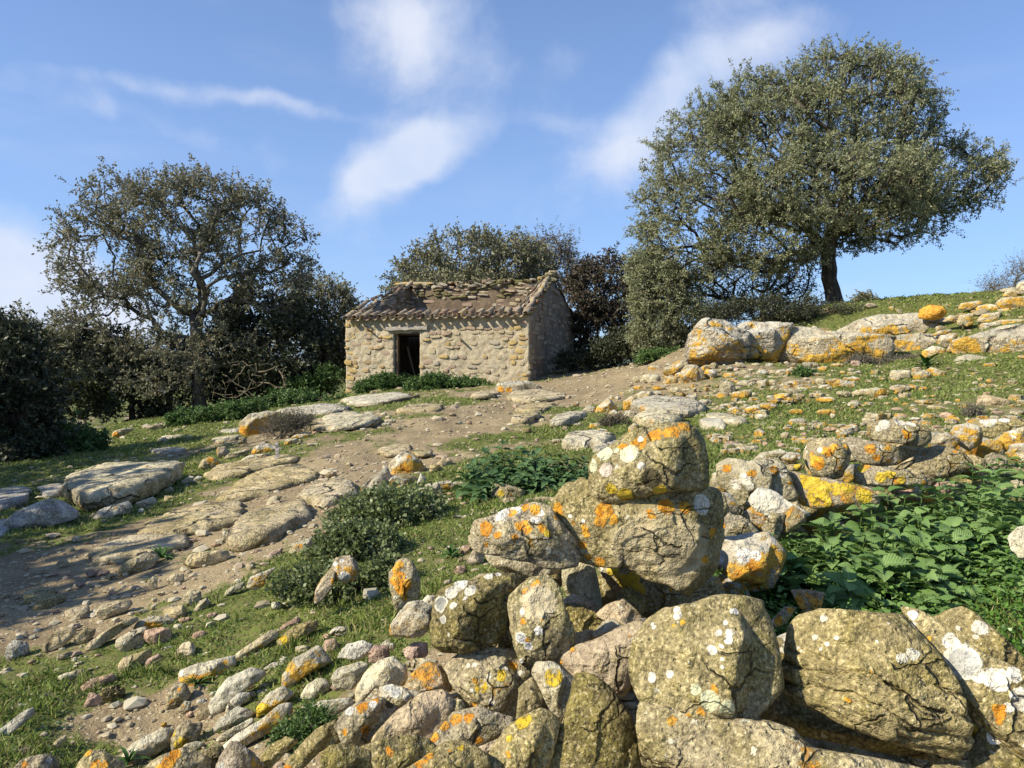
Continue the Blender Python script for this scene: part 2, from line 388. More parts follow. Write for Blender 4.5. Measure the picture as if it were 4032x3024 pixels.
def stone_mat(name, c1, c2, moss=0., orange=0., white=0., top=0., strat=0., lich=1.0, spots=(), yellow=0., speck=.5, c3=None, osc=5., olow=False, crack=0., cks=2.4):
    m = bpy.data.materials.new(name); N = NT(nodes_of(m))
    tcn = N.n('ShaderNodeTexCoord'); ob = tcn.outputs['Object']
    oi = N.n('ShaderNodeObjectInfo').outputs['Random']
    co = N.vmath('ADD', ob, N.vmath('SCALE', (31., 17., 23.), scale=oi)) if not spots else ob
    dist = N.vmath('SCALE', N.vmath('SUBTRACT', N.noisec(co, 22 * lich, 4), (.5, .5, .5)), scale=.05 / lich)
    cd = N.vmath('ADD', N.vmath('ADD', co, dist), N.vmath('SCALE', N.vmath('SUBTRACT', N.noisec(co, 110 * lich, 3), (.5, .5, .5)), scale=.016 / lich))
    a = N.noise(co, 4.5 * lich, 6, .6); b = N.noise(co, 22 * lich, 6, .65); c = N.noise(co, 95 * lich, 4, .6)
    col = N.mix(N.ramp(a, .35, .68), c1, c2)
    if c3: col = N.mix(N.math('MULTIPLY', N.ramp(N.noise(co, 2.6 * lich, 4, .5, .5), .52, .62), .85), col, c3)
    if strat:
        mpn = N.n('ShaderNodeMapping'); N.link(co, mpn.inputs[0]); mpn.inputs['Scale'].default_value = (1.5, 1.5, 26 * lich); mpn.inputs['Rotation'].default_value = (.1, .09, 0)
        st = N.noise(mpn.outputs[0], 1.6, 5, .6); col = N.mix(N.math('MULTIPLY', N.ramp(st, .45, .62), strat), col, tuple(x * .55 for x in c1))
    else: st = None
    if moss: col = N.mix(N.math('MULTIPLY', N.ramp(N.noise(co, 6 * lich, 6, .68), .50 - .22 * moss, .66 - .10 * moss), min(.9, .45 + moss * .45)), col, N.mix(N.ramp(b, .4, .65), (.125, .105, .03), (.28, .238, .07)))
    col = N.mix(N.math('MULTIPLY', N.ramp(b, .56, .70), .6), col, tuple(x * .42 for x in c2))
    col = N.mix(N.math('MULTIPLY', N.ramp(c, .54, .62), .75 * speck), col, (.055, .045, .035))
    col = N.mix(N.math('MULTIPLY', N.ramp(c, .45, .38), .75 * speck), col, tuple(min(.7, x * 1.6) for x in c2))
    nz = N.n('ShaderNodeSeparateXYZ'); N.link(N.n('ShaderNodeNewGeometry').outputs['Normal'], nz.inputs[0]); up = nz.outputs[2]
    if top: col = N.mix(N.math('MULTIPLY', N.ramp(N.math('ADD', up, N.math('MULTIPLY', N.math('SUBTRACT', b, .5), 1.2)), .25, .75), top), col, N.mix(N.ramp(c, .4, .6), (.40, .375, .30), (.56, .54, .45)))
    hl = None
    if white:
        # crusts: round, pale, of mixed sizes, with darker hearts here and there
        for (sc, w, off) in ((11 * lich, .42, 0), (27 * lich, .55, 5), (60 * lich, .5, 9)):
            cc = N.vmath('ADD', cd, (off, off, off)); vd = N.voro(cc, sc); vcn = N.n('ShaderNodeSeparateColor'); N.link(N.voro(cc, sc, 'Color'), vcn.inputs[0])
            rad = N.math('MULTIPLY', N.ramp(vcn.outputs[0], 1 - white * w, 1.05), .40)
            msk = N.ramp(N.math('SUBTRACT', rad, vd), .0, .045)
            tint = N.mix(vcn.outputs[1], (.47, .45, .37), (.66, .64, .54))
            if off == 0: tint = N.mix(N.math('MULTIPLY', N.ramp(N.math('SUBTRACT', rad, vd), .14, .22), vcn.outputs[2]), tint, (.36, .355, .345))
            tint = N.mix(N.math('MULTIPLY', N.ramp(c, .52, .66), .45), tint, (.30, .27, .20))
            col = N.mix(N.math('MULTIPLY', msk, .92), col, tint); hl = msk if hl is None else N.math('MAXIMUM', hl, msk)
    if orange:
        om = N.noise(cd, osc * lich, 7, .72, .2)
        if olow: om = N.math('ADD', om, N.math('MULTIPLY', N.ramp(up, .75, .1), .085))
        th = .70 - orange * .22
        msk = N.ramp(om, th, th + .028)
        vd = N.voro(cd, 17 * lich); vcn = N.n('ShaderNodeSeparateColor'); N.link(N.voro(cd, 17 * lich, 'Color'), vcn.inputs[0])
        m2 = N.ramp(N.math('SUBTRACT', N.math('MULTIPLY', N.ramp(vcn.outputs[0], 1 - orange * .35, 1.05), .38), vd), .0, .05)
        msk = N.math('MAXIMUM', N.math('MULTIPLY', msk, N.ramp(N.noise(co, 36 * lich, 5, .7), .36, .46)), m2)
        oc = N.mix(N.ramp(b, .38, .62), (.50, .22, .025), (.60, .35, .06))
        oc = N.mix(yellow, oc, (.52, .39, .03)) if yellow else oc
        oc = N.mix(N.math('MULTIPLY', N.ramp(c, .54, .68), .6), oc, (.26, .12, .02))
        col = N.mix(N.math('MULTIPLY', msk, .93), col, oc); hl = msk if hl is None else N.math('MAXIMUM', hl, msk)
    for (kind, pos, rr) in spots:
        d0 = N.math('DIVIDE', N.vmath('DISTANCE', N.vmath('ADD', co, N.vmath('SCALE', N.vmath('SUBTRACT', N.noisec(co, 34, 4), (.5, .5, .5)), scale=.016 if kind != 'o' else .034)), tuple(pos)), rr)
        d0 = N.math('ADD', d0, N.math('MULTIPLY', N.math('SUBTRACT', N.noise(co, 130, 4, .7), .5), .55))
        msk = N.ramp(d0, 1.06, .96)
        if kind == 'o': tint = N.mix(N.ramp(b, .4, .6), (.52, .21, .02), (.66, .36, .05)); msk = N.math('MULTIPLY', msk, N.ramp(N.noise(co, 60, 5, .7), .36, .43))
        elif kind == 'y': tint = N.mix(N.ramp(b, .4, .6), (.52, .36, .02), (.58, .43, .06)); msk = N.math('MULTIPLY', msk, N.ramp(b, .36, .44))
        elif kind == 'w': tint = N.mix(N.ramp(c, .45, .6), (.70, .67, .60), (.56, .53, .46))
        elif kind == 'g': tint = N.mix(N.ramp(d0, .72, .82), N.mix(N.ramp(c, .4, .6), (.34, .34, .33), (.44, .44, .42)), (.64, .62, .52))
        elif kind == 'c': tint = N.mix(N.ramp(b, .45, .6), (.62, .63, .42), (.52, .53, .36))
        elif kind == 'k': tint = N.mix(N.ramp(b, .45, .6), (.60, .50, .42), (.45, .38, .31))
        elif kind == 't': tint = N.mix(N.ramp(b, .4, .62), (.46, .385, .235), (.58, .50, .33)); msk = N.math('MULTIPLY', N.ramp(d0, 1.12, .85), .85)
        else: tint = (.07, .06, .03)
        if kind != 't': tint = N.mix(N.math('MULTIPLY', N.ramp(c, .55, .68), .35), tint, tuple(x * .5 for x in c2))
        col = N.mix(msk, col, tint)
        if kind not in 'td': hl = msk if hl is None else N.math('MAXIMUM', hl, msk)
    gr = N.math('ADD', .25, N.math('MULTIPLY', N.ramp(N.noise(co, 5.5 * lich, 3), .38, .62), 1.0))
    h = N.math('MULTIPLY', N.math('ADD', N.math('MULTIPLY', b, 1.0), N.math('MULTIPLY', c, .35)), gr)
    h = N.math('ADD', h, N.math('MULTIPLY', N.noise(co, 260 * lich, 2, .6), .12))
    if st is not None: h = N.math('ADD', h, N.math('MULTIPLY', st, .9))
    pit = N.ramp(N.voro(co, 34 * lich), .0, .22); h = N.math('ADD', h, N.math('MULTIPLY', pit, .35))
    if hl is not None: h = N.math('ADD', h, N.math('MULTIPLY', hl, .10))
    if crack:
        cw = N.vmath('ADD', co, N.vmath('SCALE', N.vmath('SUBTRACT', N.noisec(co, 6 * lich, 4), (.5, .5, .5)), scale=.22 / lich))
        mpc = N.n('ShaderNodeMapping'); N.link(cw, mpc.inputs[0]); mpc.inputs['Scale'].default_value = (1, .8, 1.8)
        ed = N.voro(mpc.outputs[0], cks * lich, 'Distance', 'DISTANCE_TO_EDGE'); cm = N.math('MULTIPLY', N.ramp(ed, .045 if cks < 3 else .03, .0), N.ramp(a, .44, .58) if cks < 3 else N.ramp(N.noise(co, 3.1, 3), .53, .62))
        col = N.mix(N.math('MULTIPLY', cm, crack), col, (.05, .04, .03)); h = N.math('SUBTRACT', h, N.math('MULTIPLY', cm, 1.4))  # cracks are also coloured dark, standing in for the shade inside them
    big = N.noise(co, 9 * lich, 5, .7); h = N.math('ADD', h, N.math('MULTIPLY', big, 1.6))
    col = N.mix(N.math('MULTIPLY', N.ramp(big, .56, .40), .30), col, (.06, .05, .035))
    vr = N.math('ADD', 1.0, N.math('MULTIPLY', oi, .30)); hue = N.math('FRACT', N.math('MULTIPLY', oi, 7.31)); vv = N.n('ShaderNodeCombineColor')
    N.link(vr, vv.inputs[0]); N.link(N.math('MULTIPLY', vr, N.math('ADD', .965, N.math('MULTIPLY', hue, .04))), vv.inputs[1]); N.link(N.math('MULTIPLY', vr, N.math('ADD', .84, N.math('MULTIPLY', hue, .20))), vv.inputs[2])
    col = N.mix(1.0, col, vv.outputs[0], 'MULTIPLY')
    N.out(col, .93, N.bump(h, 1.0, .026 / lich), .12)
    return m
MS = {
 'olive': dict(crack=.6, cks=3.6, c1=(.28, .235, .12), c2=(.40, .34, .205), moss=.55, orange=.18, white=.22, speck=.8),
 'grime': dict(crack=.6, cks=3.8, c1=(.28, .235, .155), c2=(.40, .35, .24), moss=.25, orange=.40, white=.5, speck=.8),
 'tan':   dict(crack=.6, cks=3.8, c1=(.37, .295, .21), c2=(.45, .37, .27), moss=.12, orange=.10, white=.2, speck=.5),
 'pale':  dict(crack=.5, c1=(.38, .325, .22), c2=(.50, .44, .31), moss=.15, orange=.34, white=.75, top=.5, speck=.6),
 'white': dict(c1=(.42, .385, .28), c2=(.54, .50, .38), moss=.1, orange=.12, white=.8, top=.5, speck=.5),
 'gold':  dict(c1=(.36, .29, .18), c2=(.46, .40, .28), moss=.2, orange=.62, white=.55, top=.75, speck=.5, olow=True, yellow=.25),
 'rust':  dict(c1=(.30, .24, .16), c2=(.42, .35, .25), moss=.1, orange=.78, white=.35, speck=.6),
 'slab':  dict(crack=.8, c1=(.40, .325, .20), c2=(.52, .44, .295), moss=.2, orange=.0, white=.15, strat=.25, speck=.4),
 'pink':  dict(c1=(.34, .23, .17), c2=(.42, .31, .235), white=.15, speck=.4),
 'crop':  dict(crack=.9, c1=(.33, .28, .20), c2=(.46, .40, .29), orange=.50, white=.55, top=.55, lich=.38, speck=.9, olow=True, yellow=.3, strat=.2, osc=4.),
 'mossy': dict(crack=.6, cks=3.8, c1=(.18, .15, .085), c2=(.28, .235, .145), moss=1.0, orange=.16, white=.2, speck=1.),
 'shade': dict(c1=(.30, .28, .25), c2=(.42, .41, .38), moss=.2, orange=.15, white=.8, speck=.8),
}
MATS = {k: stone_mat('stone_' + k, **v) for k, v in MS.items()}
# smaller pattern for the field stones further off
MATS['gold_far'] = stone_mat('stone_gold_far', **{**MS['gold'], 'lich': .75, 'orange': .7})
MATS['slab_far'] = stone_mat('stone_slab_far', **{**MS['slab'], 'lich': .5})
MATS['pale_mid'] = stone_mat('stone_pale_mid', **{**MS['pale'], 'lich': .5, 'white': .85})
MATS['pale_far'] = stone_mat('stone_pale_far', **{**MS['pale'], 'lich': .75})

FAC = {'R': ((.74, -.67, .05), .60), 'r': ((.9, -.4, .05), .74), 'T': ((-.12, -.22, 1), .66), 't': ((0, -.3, 1), .8), 'L': ((-.8, -.6, .12), .72), 'F': ((-.38, -.9, .15), .7),
       'D': ((.2, -.8, -.6), .72), 'U': ((-.45, -.6, .65), .68), 'X': ((.62, -.78, -.08), .55), 'B': ((0, .2, -1), .85)}
VIEW = {'A': (1300, 2200, 1.7015), 'B': (2400, 2200, 1.3554), 'C': (2700, 1550, 1.6607), 'D': (1750, 1600, 1.8433), 'E': (0, 2200, 1.58),
        'F': (0, 1500, 1.58), 'G': (1300, 1500, 1.8433), 'H': (2500, 1050, 1.4439), 'V': (0, 0, 0.5486)}
def topx(view, x, y):
    a, b, s = VIEW[view]; return a + x / s, b + y / s
stone_seed = [1]
STONE_COUNT = [0]
def stone_from_outline(view, pts, mat, label, Y=None, thick=.8, fac='', p=34, amp=.035, strata=0, spots='', name=None, group=None, sink=.0, nf=6, strata_n=9, lvl=None, cat=None, freq=3., back=None, sdir=(.12, .1, 1)):
    """a stone whose outline was read off the photograph, at its own distance, with its own thickness.
    Y None: it stands on the ground at the foot of its outline"""
    seed = stone_seed[0]; stone_seed[0] += 1
    rs = random.Random(seed * 7 + 3)
    pt = np.array([topx(view, x, y) for x, y in pts])
    # close in the outline centroid
    x0, y0 = pt.min(0); x1, y1 = pt.max(0)
    A = pt; B = np.roll(pt, -1, 0); cr = A[:, 0] * B[:, 1] - B[:, 0] * A[:, 1]; ar = cr.sum() / 2
    c = ((A + B) * cr[:, None]).sum(0) / (6 * ar)
    if Y is None:
        fp = cast((x0 + x1) / 2, y1 - .12 * (y1 - y0)); Y = fp[1]
        w_m = (x1 - x0) * Y / FPX
        Y += .25 * min(w_m, 2.2 * (y1 - y0) * Y / FPX) * thick
    ctr_ = at(c[0], c[1], Y)
    d = ctr_ - np.array([0, 0, EYE]); d /= np.linalg.norm(d)
    ax = np.cross(d, [0, 0, 1]); ax /= np.linalg.norm(ax); ay = np.cross(ax, d)
    sc = np.linalg.norm(ctr_ - np.array([0, 0, EYE])) / math.sqrt(FPX ** 2 + (c[0] - 2016) ** 2 + (c[1] - 1512) ** 2)
    poly = np.stack([(pt[:, 0] - c[0]) * sc, -(pt[:, 1] - c[1]) * sc], 1) * 1.05
    wpx = max(x1 - x0, y1 - y0); half = math.sqrt(abs(ar)) * sc / 2
    level = lvl or (5 if wpx > 380 or (wpx > 330 and Y < 2.7) else 4 if wpx > 118 else 3 if wpx > 34 else 2)
    facets = [FAC[ch] for ch in fac]
    for _ in range(nf):
        v = np.array([rs.gauss(0, 1), rs.gauss(0, 1) - .5, rs.gauss(0, 1)]); v /= np.linalg.norm(v)
        fc = max(0, float(-v @ d)); facets.append((v, rs.uniform(.88, .98) * (1 - fc) + rs.uniform(.62, .84) * fc))
    P, f = rock_verts(level, poly, (half * thick * 1.05, half * (back or thick) * 1.05), facets, p, amp, freq, seed, strata, strata_n, (ax, ay, d), strata_dir=sdir)
    key = mat
    if spots:
        sl = []
        for tok in spots.split(';'):
            kd, sx, sy, sr = tok.split(); su, sv = topx(view, float(sx), float(sy)); rr = float(sr) / VIEW[view][2] * sc
            q = np.array([(su - c[0]) * sc, -(sv - c[1]) * sc]); lx, ly, lz = P @ ax, P @ ay, P @ d
            dd = (lx - q[0]) ** 2 + (ly - q[1]) ** 2 + np.where(lz > 0, 1e3, 0); sl.append((kd, P[int(np.argmin(dd))], rr))
        m = stone_mat('stone_%s_spotted_%d' % (mat, seed), **{**MS[mat], 'spots': sl})
    else: m = MATS[mat]
    nm = name or ('boulder' if wpx > 200 else 'stone')
    o = link(nm, new_mesh(nm, P, f, m), ctr_, label=label, cat=cat or ('boulder' if wpx > 200 else 'stone'), group=group)
    STONE_COUNT[0] += 1
    return o
def P_(s): return [tuple(map(float, t.split(','))) for t in s.split()]
def slab_on_ground(view, pts, mat, label, th=.1, name='rock_slab', lift=.35, cat='rock', p=10, strata=.05, lvl=None, group=None):
    """a flat slab let into the ground: its outline laid on the terrain"""
    seed = stone_seed[0]; stone_seed[0] += 1
    W3 = np.array([cast(*topx(view, x, y)) for x, y in pts]); c = W3.mean(0)
    M = np.c_[W3[:, :2] - c[:2], np.ones(len(W3))]; k, *_ = np.linalg.lstsq(M, W3[:, 2], rcond=None)
    n = np.array([-k[0], -k[1], 1.]); n /= np.linalg.norm(n)
    ax = np.cross([0, 1., 0], n); ax /= np.linalg.norm(ax); ay = np.cross(n, ax)
    L = W3 - c; poly = np.stack([L @ ax, L @ ay], 1)
    A = poly; B = np.roll(poly, -1, 0); cr = A[:, 0] * B[:, 1] - B[:, 0] * A[:, 1]; c2 = ((A + B) * cr[:, None]).sum(0) / (3 * cr.sum())
    poly = (poly - c2) * (1.16 if th < .15 else 1.0); c = c + ax * c2[0] + ay * c2[1]
    px = max(np.ptp([topx(view, x, y)[0] for x, y in pts]), 1); level = lvl or (5 if px > 560 else 4 if px > 130 else 3)
    P, f = rock_verts(level, poly, (th, th), [((.2, -.5, 1), .9), ((-.3, .1, 1), .93)], p, .05, 6., seed, strata, 14, (ax, ay, n), strata_dir=(.3, .5, 1))
    zf = P @ n; P = P - np.outer(zf, n) + np.outer(np.sign(zf) * th * (1 - np.exp(-np.abs(zf) / th * 1.6)), n)
    # small-scale relief of the worn top
    P[:, 2] += fbm(P * 4 + seed, 4, seed) * .018 + fbm(P * 1.6 + seed, 2, seed + 5) * .02
    mat = {'slab': 'slab_far', 'pale': 'pale_mid'}.get(mat, mat) if c[1] > 6 else mat
    o = link(name, new_mesh(name, P, f, MATS[mat]), c + n * th * lift, label=label, cat=cat, group=group); STONE_COUNT[0] += 1
    return o

